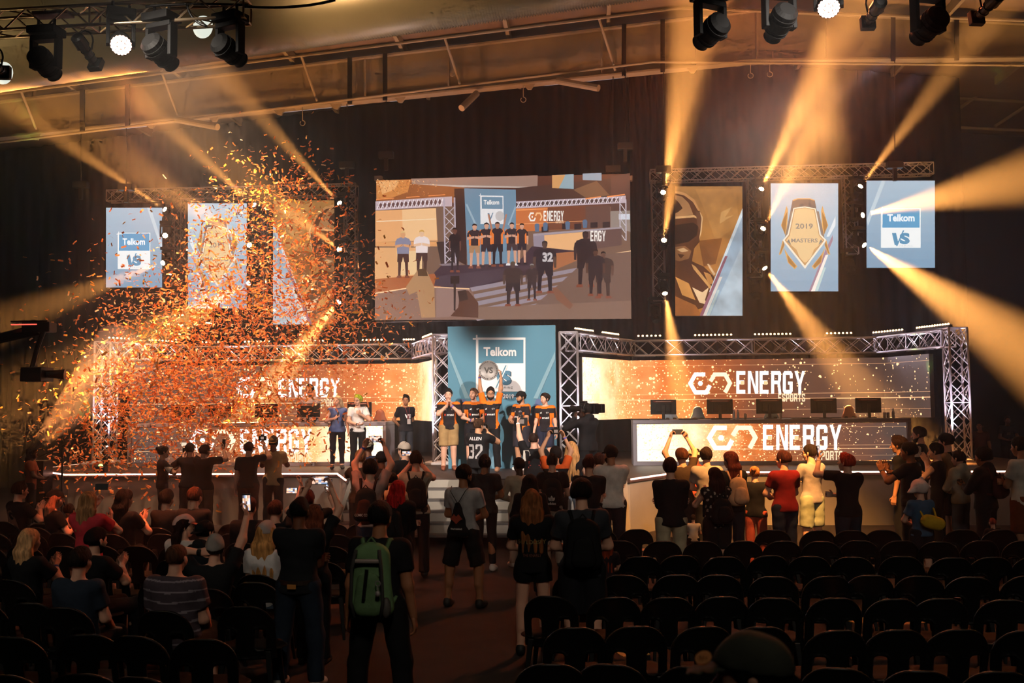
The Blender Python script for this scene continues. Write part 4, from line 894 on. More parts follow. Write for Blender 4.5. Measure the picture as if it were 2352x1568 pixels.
def profile_spot(px, py, ax, ay, lab):
    p = Vector(Py(px, py, 12.4)); q = Vector(Py(ax, ay, 12.7)); d = (q-p).normalized(); t = empty('profile_spot', tuple(p), label=lab, cat='stage light')
    MB().lathe([(-.22, .05), (-.2, .085), (-.05, .09), (-.03, .06), (.2, .06), (.21, .068), (.26, .068)], (0, 0, 0), d, 16).build('barrel', M_blkp, t)
    R3 = frame_to(d); MB().box((-.09, -.09, -.33), (.09, .09, -.24), R3).build('shutter_frame', M_blkp, t, bevel=.01)
    for q_ in (.02, .12): MB().lathe([(q_, .07), (q_+.015, .07)], (0, 0, 0), d, 16).build('focus_ring', M_blkp, t)
    MB().tube([Vector((math.cos(a*PI/8)*.11, 0, .1+math.sin(a*PI/8)*.14)) for a in range(9)], .012, 6).tube([(-.11, 0, .1), (-.09, 0, -.02)], .012, 6).tube([(.11, 0, .1), (.09, 0, -.02)], .012, 6).build('yoke', M_blk, t)
profile_spot(195, 112, 225, 155, 'slim dark profile spot between two moving heads at top left')
profile_spot(-12, 150, 10, 168, 'slim profile spot cut by the left edge of the picture')
profile_spot(2010, 25, 1992, 55, 'slim profile spot right of the amber wash light')
profile_spot(2272, 12, 2240, 45, 'slim profile spot at the top right corner')
for px, py, s_ in ((466, 62, 'behind the front truss end'), (8, 168, 'at the far left edge')):   # daylight discs on the duct
    tag(MB().ball((0, 0, 0), .14, 18, sc3=(1.1, .35, 1.25)).build('bulkhead_lamp', mat('bulkhead_glass', '#d8d8c8', .3, emit=(.85, .9, .78), es=.9), smooth=True), 'pale oval lamp on the duct '+s_, 'lamp').location = Py(px, py, 14.2)
for k, (a, b, cpt) in enumerate([((335, 15), (570, 12), (420, 6)), ((560, 15), (770, 0), (680, 24)), ((430, 10), (475, 60), (436, 50))]):
    p, q, c_ = [Vector(Py(x, y, 12.35)) for x, y in (a, b, cpt)]
    tag(MB().tube([p*(1-t_)**2+c_*2*t_*(1-t_)+q*t_*t_ for t_ in [i/12 for i in range(13)]], .018, 6).build('power_cable', M_blk, smooth=True), ['black cable lying along the front truss', 'black cable running off the end of the front truss to the right', 'black cable looped down the front truss near its end'][k], 'cable')
tag(MB().box((-.25, -.1, 0), (.25, .1, .05), o=Py(122, 38, 12.6)).build('cable_box', mat('red_lit_box', '#4a1a12', .6), bevel=.01), 'flat dark box lying on the front truss at top left', 'box')

# ------------------------------------------------------------------ LED bars on the stage trusses
BULB = MB().ball((0, 0, 0), .028, 8).build('bulb', M_bulb, smooth=True); C.objects.unlink(BULB)
def bar(xa, xb, P, lab):
    def find(xm):
        best = None
        for a, b in zip(P, P[1:]):
            for i in range(201):
                q = a+(b-a)*i/200; v = q+Vector((0, 0, 4.3))-Vector((0, 0, HC)); z = v.dot(Vector(AF)); sx = 1176+F*v.dot(Vector(AX))/z
                if best is None or abs(sx-xm) < best[0]: best = (abs(sx-xm), q)
        return best[1]
    qa, qb = find(xa), find(xb); d = (qb-qa).normalized(); L = min((qb-qa).length, 1.3); c = (qa+qb)/2+Vector((0, 0, 4.27))
    t = empty('light_bar', tuple(c), label=lab, cat='light bar'); ang = math.atan2(d.y, d.x); R3 = Matrix.Rotation(ang, 3, 'Z')
    MB().box((-L/2, -.045, 0), (L/2, .045, .07), R3).box((-L*.3, -.03, -.06), (-L*.3+.03, .03, 0), R3).box((L*.3, -.03, -.06), (L*.3+.03, .03, 0), R3).build('housing', M_blk, t)
    n = max(5, int(L/.1))
    for i in range(n):
        o = BULB.copy(); C.objects.link(o); o.parent = t; o.location = R3@Vector((-L/2+L*(i+.5)/n, -.03, .085))
    lamp('SPOT', 'bar_glow', c+Vector((0, -.05, .15)), c+Vector((0, -1.2, 1.0)), 30, (1, .4, .14), .1, 110, 1.)
for i, (a, b) in enumerate([(1317, 1361), (1380, 1419), (1462, 1521), (1593, 1684), (1729, 1820), (1895, 1958), (2006, 2078), (2106, 2185)]):
    bar(a, b, TR, ['first', 'second', 'third', 'fourth', 'fifth', 'sixth', 'seventh', 'eighth'][i]+' glowing LED bar from the centre board on the right stage truss')
for i, (a, b) in enumerate([(232, 300), (338, 398), (462, 515), (560, 622), (690, 748), (830, 880), (925, 954), (966, 1002)]):
    bar(a, b, TL, ['first', 'second', 'third', 'fourth', 'fifth', 'sixth', 'seventh', 'eighth'][i]+' LED bar from the far left on the left stage truss')
# white-violet uplights that make the stage trusses gleam
UPC = (.9, .82, 1.)
def par(p, aim, e, lab, ang=60):
    p = Vector(p); aim = Vector(aim); d = (aim-p).normalized(); t = empty('par_can', tuple(p), label=lab, cat='stage light')
    MB().lathe([(-.1, .05), (-.06, .09), (.08, .095), (.09, .08)], (0, 0, 0), d, 16).build('can', M_blk, t); MB().lathe([(.07, .075), (.085, .06)], (0, 0, 0), d, 16).build('lens', mat('par_lens', '#222222', emit=UPC, es=4), t)
    MB().tube([(-.12, 0, 0), (-.12, 0, -.12), (.12, 0, -.12), (.12, 0, 0)], .012, 6).build('yoke', M_blk, t)
    lamp('SPOT', 'uplight', p+d*.12, aim, e, UPC, .06, ang, .6)
for P_, s_, in ((TL, 'left'), (TR, 'right')):
    o_, i_ = (P_[0], P_[3]) if s_ == 'left' else (P_[3], P_[0]); sx = 1 if s_ == 'left' else -1
    par((o_.x+.5*sx, o_.y-.9, 1.23), (o_.x+.2*sx, o_.y, 3.4), 520, 'small par can at the foot of the outer %s truss tower' % s_)
    par((i_.x-.4*sx, i_.y-1.0, 1.23), (i_.x, i_.y, 3.4), 480, 'small par can at the foot of the inner %s truss tower' % s_)
    for k in range(4):
        x = P_[1].x+(P_[2].x-P_[1].x)*(k+.5)/4; z = ZT+.0
        par((x, P_[1].y-.05, ZT-.1), (x+.5, P_[1].y-.45, ZT+.1), 60, 'small par can in the back span of the %s stage truss, %s from left' % (s_, ['first', 'second', 'third', 'fourth'][k]), 115)
    for a, b, nm in ((0, 1, 'left'), (2, 3, 'right')):
        for k, fr in enumerate((.3, .7)):
            q = P_[a]+(P_[b]-P_[a])*fr
            par((q.x, q.y, ZT-.1), (q.x+.2, q.y-.45, ZT+.15), 55, 'small par can inside the %s wing of the %s stage truss, %s half' % (nm, s_, ('front', 'back')[(k == 0) == (a == 2)]), 115)

# ------------------------------------------------------------------ monitors, gaming chairs, bottles
def monitor(cx, Y, z, w_, lab, yaw=0.):
    t = empty('computer_monitor', (cx, Y, z), yaw, lab, 'monitor'); h = w_*.58
    MB().box((-w_/2, -.02, .12), (w_/2, .01, .12+h)).box((-w_*.28, -.05, .12+h*.15), (w_*.28, -.02, .12+h*.75)).build('casing', M_blkp, t, bevel=.006)
    MB().add([(-w_*.42, -.024, .12+h*.93), (w_*.42, -.024, .12+h*.93), (w_*.34, -.024, .12+h*.82), (-w_*.34, -.024, .12+h*.82)], [(0, 1, 2, 3)]).build('rear_trim', mat('monitor_red_trim', '#7a2a1c', .4), t)
    MB().box((-.18, -.0555, .12+h*.86), (.18, -.0245, .12+h*.89)).build('rear_logo', mat('monitor_logo', '#c8b0a0', .4), t)
    MB().box((-.035, -.075, 0), (.035, -.05, .12+h*.6)).build('stand', mat('stand_grey', '#2b2624', .4), t, bevel=.004)
    MB().box((-.14, -.16, 0), (.14, .1, .015)).build('foot', M_blkp, t, bevel=.004)
def gchair(cx, Y, z, lab, c, yaw=PI):
    t = empty('gaming_chair', (cx, Y, z), yaw, lab, 'chair')
    f = Fld(.05); f.cap((0, 0, .5), (0, -.04, 1.0), .24, .19, n=(0, 1, 0), flat=.3); f.cap((0, -.04, 1.05), (0, -.05, 1.22), .15, .12, n=(0, 1, 0), flat=.4)
    f.cap((-.2, .05, .62), (-.2, .0, .95), .06, .05); f.cap((.2, .05, .62), (.2, 0, .95), .06, .05)
    V, Q = snet(f, .02); np_obj('backrest', V, Q, mat('chair_'+c[1:], c, .55), t)
    for s_ in (-1, 1): MB().ball((s_*.09, .035, 1.04), .045, 8, sc3=(1.1, .5, .7)).build('strap_hole', M_blk, t)
    MB().box((-.24, -.05, .42), (.24, .42, .54)).build('seat', M_blkp, t, bevel=.04)
    for s_ in (-1, 1): MB().box((s_*.3-.04, .0, .62), (s_*.3+.04, .26, .66)).box((s_*.3-.02, .1, .42), (s_*.3+.02, .16, .63)).build('armrest', M_blkp, t, bevel=.01)
    mb = MB().tube([(0, .15, .1), (0, .15, .44)], .03)
    for k in range(5): mb.tube([(0, .15, .1), (.28*math.cos(k*1.2566), .15+.28*math.sin(k*1.2566), .06)], .02)
    mb.build('base', M_blkp, t)
DT = 2.14
MR = ['first', 'second', 'third', 'fourth', 'fifth']
for i, (a, b) in enumerate([(1496, 1552), (1625, 1682), (1738, 1796), (1864, 1920), (1967, 2022)]):
    y = 23.75; p = Py((a+b)/2, 950, y); monitor(p[0], y, DT, .6, 'computer monitor seen from behind on the right desk, %s from the centre' % MR[i], .04*(i-2))
for i, px in enumerate((420, 505, 612, 709, 826)):
    y = 24.1; p = Py(px, 950, y); monitor(p[0], y, DT, .58 if i < 4 else .62, 'computer monitor seen from behind on the left desk, %s from the far left' % MR[i], -.05*(i-2))
for px, c, s_, yw in ((1541, '#7d8ea0', 'pale blue headrest behind the first right monitor', PI), (1603, '#39566b', 'dark blue, turned to the room between first and second right monitors', PI), (1772, '#5b7488', 'pale blue top above the third right monitor', PI), (1951, '#9a6a58', 'between the fourth and fifth right monitors in the amber haze', PI)):
    y = 24.95; p = Py(px, 950, y); gchair(p[0], y, 1.1, 'gaming chair, '+s_, c, yw)
p = Py(872, 950, 24.9); gchair(p[0], 24.9, 1.1, 'orange and black gaming chair at the right end of the left desk', '#8a4a2c')
def bottle(px, kind, lab):
    y = 23.5; p = Py(px, 958, y); t = empty('water_bottle' if kind else 'drink_can', (p[0], y, DT), 0, lab, 'bottle' if kind else 'can')
    if kind:
        MB().lathe([(0, .028), (.01, .033), (.13, .033), (.17, .022), (.19, .014), (.2, .014)], (0, 0, 0), (0, 0, 1), 12).build('body', mat('bottle_plastic', '#b8bcc8', .15), t, smooth=True)
        MB().lathe([(.2, .016), (.22, .016)], (0, 0, 0), (0, 0, 1), 10).build('cap', mat('cap_blue', '#5a7ab0', .4), t)
    else:
        MB().lathe([(0, .026), (.01, .033), (.12, .033), (.13, .027)], (0, 0, 0), (0, 0, 1), 12).build('body', mat('can_metal', '#b6a8a0', .3, .6), t, smooth=True)
for px, k, l in ((1686, 1, 'clear water bottle right of the second right monitor, left of a pair'), (1695, 1, 'clear water bottle right of the second right monitor, right of a pair'), (1712, 0, 'silver can between the second and third right monitors'), (1793, 0, 'silver can right of the third right monitor'), (2032, 0, 'left one of two cans at the right end of the right desk'), (2040, 0, 'right one of two cans at the right end of the right desk'), (2052, 1, 'single clear bottle at the right end of the right desk')): bottle(px, k, l)
for px, s_ in ((1470, 'left end'), (1580, 'beside the first monitor'), (1655, 'in front of the second monitor'), (1840, 'beside the third monitor')):
    p = Py(px, 962, 23.45); tag(MB().box((-.22, -.07, 0), (.22, .07, .025), o=(p[0], 23.45, DT)).build('keyboard', M_blkp, bevel=.005), 'black keyboard lying on the right desk, '+s_, 'keyboard')

# green effect lamps on the deck
for px, py, yy, ax, ay, s_ in ((2098, 1050, 23.0, 2118, 860, 'right'), (232, 1072, 22.4, 160, 830, 'left')):
    p = Vector(Pz(px, py, 1.22)); q = Vector(Py(ax, ay, p.y+1.2)); d = (q-p).normalized(); t = empty('effect_light', tuple(p), label='small green effect light on the deck at the %s end of the stage' % s_, cat='stage light')
    MB().box((-.12, -.09, -.12), (.12, .09, .02)).build('housing', M_blk, t, bevel=.01); MB().lathe([(.0, .05), (.05, .045)], (0, 0, 0), d, 14).build('lens', mat('green_lens', '#0a140a', emit=(.4, 1, .2), es=3), t)
    for k in (-1, 1): beam(p, d+Vector((.06*k, 0, 0)), 5200, 5.5, (.42, .85, .14), .12, .03, 1.)
# ------------------------------------------------------------------ people
SK = {'l': '#e0aa90', 'm': '#c08a68', 't': '#a06a4a', 'b': '#70432e', 'd': '#452a1e'}
def V3(*a): return np.array(a, float)
def nrm(v): return v/max(np.linalg.norm(v), 1e-9)
def wob(amp, seed=0):
    r = np.random.RandomState(seed); A = r.normal(0, 1, (5, 3))*V3(14, 14, 20); ph = r.uniform(0, 6, 5)
    return lambda P: amp*np.sin(P @ A.T+ph).mean(1)*2
class Multi:
    def __init__(s, L, k=.015): s.L = L; s.k = k; s.noise = None
    def __call__(s, P):
        D = None
        for f in s.L:
            d = f(P)
            if D is None: D = d
            else: h = np.clip(.5+.5*(D-d)/s.k, 0, 1); D = D*(1-h)+d*h-s.k*h*(1-h)
        return D if s.noise is None else D+s.noise(P)
    def bounds(s):
        b = [f.bounds() for f in s.L]; return np.min([x[0] for x in b], 0), np.max([x[1] for x in b], 0)
def ik(S, W, a, b, pole):
    d = W-S; L = np.linalg.norm(d); mx = (a+b)*.995
    if L > mx: W = S+d/L*mx; L = mx
    L = max(L, abs(a-b)+.02); d = nrm(W-S); x = (a*a-b*b+L*L)/(2*L); h = math.sqrt(max(0, a*a-x*x)); p = np.array(pole, float); p = nrm(p-d*(p @ d))
    return S+d*x+p*h, W
# arm poses: wrist x,y,z (right arm; x outward), elbow hint, hand direction (None = along forearm), palm normal, curl
AP = {
 'down': ((.27, .04, .84), (.25, -1, 0), None, (-1, 0, 0), .35), 'pocket': ((.19, .1, .92), (1, -.7, 0), (0, .3, -1), (-1, 0, 0), .6), 'back': ((.06, -.17, .98), (1, -.4, 0), (-.8, -.2, -.3), (0, -1, 0), .4),
 'fold': ((-.1, .21, 1.17), (1, -.1, -.7), (-1, .1, .1), (0, -1, 0), .4), 'clap': ((.035, .32, 1.33), (1, -.3, -.8), (-.12, .55, .8), (-1, 0, 0), .15), 'clap2': ((.12, .36, 1.36), (1, -.3, -.8), (-.1, .35, .9), (-1, 0, 0), .12),
 'phone': ((.085, .38, 1.56), (.8, -.2, -.9), (-.35, .3, .9), (-.6, -.6, 0), .75), 'high': ((.14, .2, 1.93), (1, .2, -.1), (-.4, .25, .9), (-.7, -.6, 0), .75), 'one': ((.2, .36, 1.66), (.9, -.1, -.8), (-.1, .25, 1), (-1, -.2, 0), .7),
 'onehigh': ((.25, .3, 1.95), (1, 0, -.3), (-.05, .2, 1), (-1, -.2, 0), .7), 'up': ((.235, .03, 2.03), (1, .1, -.2), (-.1, .05, 1), (-1, 0, 0), .5), 'cam': ((.1, .2, 1.5), (1, -.1, -1), (-.3, .6, .6), (-1, 0, .3), .8),
 'front': ((.05, .27, 1.06), (1, -.3, -.5), (-.7, .6, 0), (0, -.5, 1), .5), 'chin': ((.045, .2, 1.4), (1, .2, -1), (-.15, .25, 1), (-1, 0, 0), .6), 'mic': ((.05, .27, 1.22), (1, -.2, -.8), (-.6, .3, .6), (-.5, -.3, 0), .95),
 'head': ((.13, -.04, 1.6), (1, .3, .1), (-1, -.3, .2), (0, 1, 0), .3), 'look': ((.05, .3, 1.2), (1, -.3, -.8), (-.4, .8, .3), (0, -.3, 1), .6), 'lap': ((.16, .3, .98), (.5, -1, -.2), (0, 1, -.2), (0, 0, -1), .4), 'wide': ((.5, .18, .98), (.6, -1, 0), None, (0, 1, 0), .3), 'chest': ((.02, .24, 1.3), (1, -.2, -.7), (-.7, .4, .5), (0, -1, 0), .6), 'neck': ((.1, .16, 1.46), (1, .3, -.7), (-.5, -.2, .8), (-.6, -.6, 0), .6)}
def hand(F, w, d, pn, side_s, curl, s):
    d = nrm(d); pn = nrm(pn-d*(pn @ d)); sd = np.cross(d, pn)*side_s   # towards the thumb side
    for i in range(4):
        o = sd*(.03-.02*i)*s; F.cap(w+o*.6+d*.005*s, w+o+d*.085*s, .017*s, .0125*s)
    F.cap(w-d*.03*s, w+d*.02*s, .028*s, .026*s, n=pn, flat=.75)
    for i in range(4):
        L = (.066, .078, .072, .056)[i]*s; k = w+sd*(.031-.0205*i)*s+d*.088*s; a = .12+curl*(.75+.08*i); dd = d; seg = (.46, .3, .24); r = .0095*s
        sp = nrm(d+sd*(.1-.07*i)*(1-curl))
        dd = sp
        for j in range(3):
            ax = a*(1, 1.1, .7)[j]; t = nrm(dd*math.cos(ax)+pn*math.sin(ax)); pn2 = nrm(pn*math.cos(ax)-dd*math.sin(ax)); q = k+t*L*seg[j]
            F.cap(k, q, r, r*.88, k=.004); k = q; r *= .9; dd = t; pn = pn2 if j < 3 else pn
        # restore the palm frame for the next finger
        pn = nrm(np.cross(sd*side_s, d))
    b = w+sd*.026*s+d*.02*s+pn*.006*s; m = b+nrm(sd*.75+d*.65+pn*.35)*.042*s; e = m+nrm(sd*.2+d*.9+pn*(.3+curl*.5))*.036*s
    F.cap(b, m, .0145*s, .0115*s, k=.008); F.cap(m, e, .011*s, .009*s, k=.004)
NP = [0]
def mesh_join(parts):
    V = []; Q = []; I = []; n = 0
    for v, q, i in parts: V.append(v); Q.append(q+n); I.append(np.full(len(q), i)); n += len(v)
    return np.concatenate(V), np.concatenate(Q), np.concatenate(I)
def fab(c, kind=0):
    nm = 'fabric_'+c.strip('#')
    return mat(nm, c, .85, var=.12, scale=9, bump=.25, bscale=14, spec=.25)
def hairmat(c): return mat('hair_'+c.strip('#'), c, .75, var=.4, scale=42, bump=.8, bscale=70, stretch=(1, 1, .12), spec=.2)
OCC = []
def person(px, py, lab, Y=None, H=1.76, z0=0., yaw=0, arms='down', armL=None, sit=False, sk='l', hair=('#1c1410', 'short'), cap=None, top=('#121114', 'tee'), leg=('#15151a', 'long'), shoe='#1a1818',
           fat=1., hy=0, hp=0, glasses=False, beard=None, pat=None, fine=1., stance=.11, lean=0., lany=False, band=None, kid=False, logo=None, watch=None):
    dz = -.41 if sit else 0.
    if Y is None: P0 = Pz(px, py, z0+H+dz)
    else: P0 = Py(px, py, Y); H = P0[2]-z0-dz
    NP[0] += 1; seed = NP[0]; s = H/1.76; dz *= s
    root = empty('person', (P0[0], P0[1], z0), R_(yaw), lab, 'person')
    if not (1.45 < H < 2.0) and not kid: print('PERSON H', round(H, 2), lab)
    def T(x, y, z): return V3(x*s, y*s+lean*max(0, z-.95)*s, z*s+(dz if z > .7 else 0))
    f = fat
    hipw = .095*min(f, 1.2)
    hp_ = [T(sx*hipw, 0, .93) for sx in (1, -1)]
    if sit: kn = [T(sx*.13, 0, 0)+V3(0, .44*s, .5*s) for sx in (1, -1)]; an = [T(sx*.13, 0, 0)+V3(0, .43*s, .09*s) for sx in (1, -1)]
    else:
        kn = [T(sx*stance*.95, .02, .5) for sx in (1, -1)]; an = [T(sx*stance*1.05, -.01, .09) for sx in (1, -1)]
    for i in (0, 1):
        if not sit: kn[i][2] = .5*s; an[i][2] = .09*s
    sh = [T(sx*.168*(1+.35*(f-1)), 0, 1.408) for sx in (1, -1)]
    # arms
    A = [arms, armL or arms]; el = []; wr = []; hd = []
    for i, sx in enumerate((1, -1)):
        w, po, hdir, pn, curl = AP[A[i]]; w = T(w[0]*sx, w[1], w[2]); po = V3(po[0]*sx, po[1], po[2])
        if w[2] > sh[i][2]+.2*s: sh[i] = sh[i]+V3(-.01*sx, 0, .04)*s
        e, w = ik(sh[i], w, .3*s, .265*s, po); el.append(e); wr.append(w)
        hdv = nrm(w-e) if hdir is None else nrm(V3(hdir[0]*sx, hdir[1], hdir[2])); hd.append((hdv, V3(pn[0]*sx, pn[1], pn[2]), curl))
    def torso(F, e=0.):
        F.cap(T(-.07, 0, .95), T(.07, 0, .95), .112*f*s+e, n=(0, 1, 0), flat=.8)
        F.cap(T(0, .0, .98), T(0, .01, 1.12), .135*f*s+e, .128*f*s+e, n=(0, 1, 0), flat=.78)
        F.cap(T(0, .01, 1.12), T(0, .0, 1.3), .13*f*s+e, .158*(1+.6*(f-1))*s+e, n=(0, 1, 0), flat=.68)
        F.cap(T(-.09, -.005, 1.37), T(.09, -.005, 1.37), .088*(1+.5*(f-1))*s+e)
        if f > 1.15: F.cap(T(0, .06, 1.08), T(0, .05, 1.2), .12*f*s+e, .1*f*s+e)
        for i in (0, 1): F.cap(T((-.05, .05)[i == 0], -.01, 1.42), sh[i], .06*s+e, .058*s+e)
        return F
    g = 1+.6*(f-1)
    def arm(F, i, e=0., t=1.):
        F.cap(sh[i], el[i], .054*g*s+e, .043*g*s+e); F.cap(el[i], wr[i], .042*g*s+e, .029*g*s+e)
    def legs(F, e=0., i=None):
        for j in ((0, 1) if i is None else (i,)):
            F.cap(hp_[j], kn[j], .083*g*s+e, .058*g*s+e); F.cap(kn[j], an[j], .06*g*s+e, .04*g*s+e)
            F.cap(kn[j]+V3(0, -.01, -.06)*s, kn[j]+V3(0, -.03, -.2)*s, .052*g*s+e, .05*g*s+e)
        return F
    parts = []
    B = Fld(.035*s); torso(B, -.006)
    for i in (0, 1): arm(B, i)
    legs(B)
    B.cap(T(0, -.015, 1.42), T(0, 0, 1.54), .062*s, .055*s)
    for i in (0, 1): B.cap(an[i], an[i]+V3(0, .12, -.045)*s, .04*s, .03*s)
    v, q = snet(B, .019*s*fine); parts.append((v, q, 0))
    # head
    hc = T(0, .02, 1.625); Rh = np.array(Matrix.Rotation(R_(hy), 3, 'Z') @ Matrix.Rotation(R_(hp), 3, 'X'))
    def Hh(x, y, z): return hc+Rh @ (V3(x, y, z)*s*1.04)
    Fh = Fld(.02*s); nx = Rh @ V3(1, 0, 0)
    def cran(F, e=0.):
        F.cap(Hh(0, -.028, .035), Hh(0, .02, .035), .089*s+e, .083*s+e, n=nx, flat=.86); return F
    cran(Fh); Fh.cap(Hh(0, .035, 0), Hh(0, .048, -.072), .062*s, .043*s, n=nx, flat=.95)
    Fh.cap(Hh(0, .1, .0), Hh(0, .118, -.03), .010*s, .014*s, k=.012); Fh.cap(Hh(-.03, .086, .022), Hh(.03, .086, .022), .013*s, k=.015)
    Fh.cap(Hh(-.018, .09, -.058), Hh(.018, .09, -.058), .0085*s, k=.006)
    for sx in (1, -1): Fh.cap(Hh(sx*.079, -.004, .012), Hh(sx*.077, -.0, -.022), .017*s, .012*s, n=nx, flat=.5, k=.008); Fh.cap(Hh(sx*.04, .055, -.02), Hh(sx*.03, .06, -.04), .03*s, k=.02)
    Fh.cap(T(0, -.015, 1.47), T(0, .0, 1.56), .056*s, .054*s)
    v, q = snet(Fh, .0085*s*max(.8, fine)); parts.append((v, q, 0))
    for i, sx in enumerate((1, -1)):
        if A[i] == 'pocket' and z0 == 0: continue
        Fg = Fld(.006); hand(Fg, wr[i], hd[i][0], hd[i][1], sx*(1 if sx == 1 else 1), hd[i][2], s*1.02); v, q = snet(Fg, .0068*s); parts.append((v, q, 0))
    V, Q, I = mesh_join(parts)
    np_obj('body', V, Q, mat('skin_'+sk, SK[sk], .55, var=.06, scale=6, spec=.3), root)
    # face
    if abs(((yaw+hy+180) % 360)-180) > 50:
        ew = mat('eye_white', '#e6e0da', .3); ep = mat('eye_dark', '#120c0a', .3)
        for sx in (1, -1):
            m_ = MB().ball(Hh(sx*.031, .082, .004), .0125*s, 8, c=0).ball(Hh(sx*.031, .0905, .004), .0062*s, 6, c=1); m_.build('eye', [ew, ep], root, smooth=True)
            MB().tube([Hh(sx*.016, .099, .026), Hh(sx*.032, .098, .03), Hh(sx*.048, .088, .025)], .0035*s, 5).build('eyebrow', hairmat(hair[0] if hair[1] != 'bald' else '#2a1a12'), root)
        MB().tube([Hh(-.024, .094, -.056), Hh(-.01, .0995, -.059), Hh(.01, .0995, -.059), Hh(.024, .094, -.056)], .0038*s, 5).build('mouth', mat('lips', '#8a4038', .5), root)
    if beard:
        F = Fld(.02*s); F.cap(Hh(0, .05, -.05), Hh(0, .052, -.085), .058*s, .045*s, n=nx, flat=.98); F.cap(Hh(-.06, .01, -.02), Hh(-.045, .04, -.07), .028*s); F.cap(Hh(.06, .01, -.02), Hh(.045, .04, -.07), .028*s); F.cut(Hh(0, .0, -.036), Rh @ V3(0, .35, 1))
        v, q = snet(F, .01*s); np_obj('beard', v, q, hairmat(beard), root)
    if glasses:
        mb = MB()
        for sx in (1, -1):
            mb.tube([Hh(sx*.032+.021*math.cos(a*PI/5), .104, .003+.017*math.sin(a*PI/5)) for a in range(11)], .0022*s, 5); mb.tube([Hh(sx*.053, .103, .008), Hh(sx*.082, .0, .01)], .0022*s, 5)
        mb.tube([Hh(-.011, .105, .006), Hh(.011, .105, .006)], .0022*s, 5); mb.build('glasses', M_blkp, root)
    # hair
    hcol, hst = hair
    if hst != 'bald':
        e = {'buzz': .005, 'short': .014, 'curly': .03, 'long': .015, 'longs': .015, 'bun': .012, 'mop': .024, 'quiff': .016, 'pony': .012, 'dread': .02}[hst]*s
        F = cran(Fld(.02*s), e)
        if hst in ('short', 'mop', 'quiff', 'curly'): F.cap(Hh(0, .03, .085), Hh(0, .0, .09), .05*s+e*.5)
        if hst == 'quiff': F.cap(Hh(-.02, .06, .11), Hh(.03, .04, .12), .035*s)
        F.noise = wob({'curly': .012, 'mop': .008, 'dread': .01, 'buzz': .002}.get(hst, .0065)*s, seed)
        F.cut(Hh(0, .07, .045), Rh @ V3(0, .78, -.62))
        if hst in ('short', 'buzz', 'quiff', 'curly', 'mop'): F.cut(Hh(0, 0, {'mop': -.06}.get(hst, -.045)), Rh @ V3(0, -.25, -1))
        Ls = [F]
        if hst in ('long', 'longs', 'dread', 'pony'):
            Lh = {'long': .42, 'longs': .24, 'dread': .36, 'pony': .34}[hst]*s; G = Fld(.03*s); b0 = hc
            bk = Rh @ V3(0, -1, 0)
            if hst == 'pony': G.cap(Hh(0, -.11, .03), Hh(0, -.15, -.05), .03*s); G.cap(Hh(0, -.15, -.05), Hh(0, -.14, 0)+V3(0, 0, -Lh), .032*s, .012*s)
            else:
                for sx in (-1, -.35, .35, 1):
                    t0 = Hh(sx*.068, -.035-.03*(1-abs(sx)), .03); t1 = Hh(sx*.08, -.075-.03*(1-abs(sx)), -.1); t2 = t1+V3(sx*.012*s, -.015*s, -Lh)
                    G.cap(t0, t1, .042*s, .042*s); G.cap(t1, t2, .042*s, .022*s)
            G.noise = wob(.006*s, seed+5); Ls.append(G)
        if hst == 'bun': G = Fld(.01); G.cap(Hh(0, -.1, .07), Hh(0, -.12, .08), .042*s); Ls.append(G)
        M = Multi(Ls, .02*s); v, q = snet(M, .0125*s*max(.8, fine)); np_obj('hair', v, q, hairmat(hcol), root)
    if cap:
        cc, back = cap[0], cap[1]; sg = -1 if back == 'b' else 1
        F = cran(Fld(.01), .02*s); F.cap(Hh(0, -.01, .07), Hh(0, .01, .075), .078*s); F.cut(Hh(0, 0, .035), Rh @ V3(0, -.12*sg*-1, -1))
        mm = fab(cc); v, q = snet(F, .0115*s*max(.8, fine)); o = np_obj('cap', v, q, mm, root)
        F = Fld(.01); F.cap(Hh(-.03, .105*sg, .035), Hh(-.022, .165*sg, .022), .05*s, .04*s, n=Rh @ V3(0, .2*sg, 1), flat=.14); F.cap(Hh(.03, .105*sg, .035), Hh(.022, .165*sg, .022), .05*s, .04*s, n=Rh @ V3(0, .2*sg, 1), flat=.14)
        v, q = snet(F, .0085*s); np_obj('cap_brim', v, q, fab(cap[2] if len(cap) > 2 else cc), o)
    # top
    tc, tk = top[0], top[1]; mats = [fab(tc)]+([fab(c) for c in top[2:]] if len(top) > 2 else [])
    if tk != 'none':
        e = .016*s if tk != 'hoodie' else .026*s; L = []
        F = torso(Fld(.04*s), e)
        hem = {'crop': 1.12, 'long': .84}.get(tk, .885)
        if not sit: F.cap(T(-.06, 0, hem), T(.06, 0, hem), .117*f*s+e, n=(0, 1, 0), flat=.85)
        F.cut(T(0, 0, hem if not sit else .9), (0, 0, -1)); 
        if tk != 'hoodie': F.cut(T(0, 0, 1.475), (0, .25, 1))
        else: F.cap(T(-.03, -.06, 1.5), T(.03, -.06, 1.5), .07*s)
        L.append(F)
        if tk not in ('tank', 'crop'):
            for i in (0, 1):
                G = Fld(.02*s)
                if tk in ('tee', 'polo', 'long', 'jersey'): t = .62 if tk != 'jersey' else .72; m_ = sh[i]+(el[i]-sh[i])*t; G.cap(sh[i], m_+(el[i]-sh[i])*.15, .062*g*s+e*.6, .058*g*s+e*.6); G.cut(m_, el[i]-sh[i])
                else:
                    G.cap(sh[i], el[i], .06*g*s+e*.5, .05*g*s+e*.5); G.cap(el[i], wr[i], .048*g*s+e*.5, .038*g*s+e*.4); G.cut(wr[i]-(wr[i]-el[i])*.04, wr[i]-el[i])
                L.append(G)
        M = Multi(L, .03*s); M.noise = wob(.0055*s, seed); v, q = snet(M, .0165*s*fine)
        idx = None
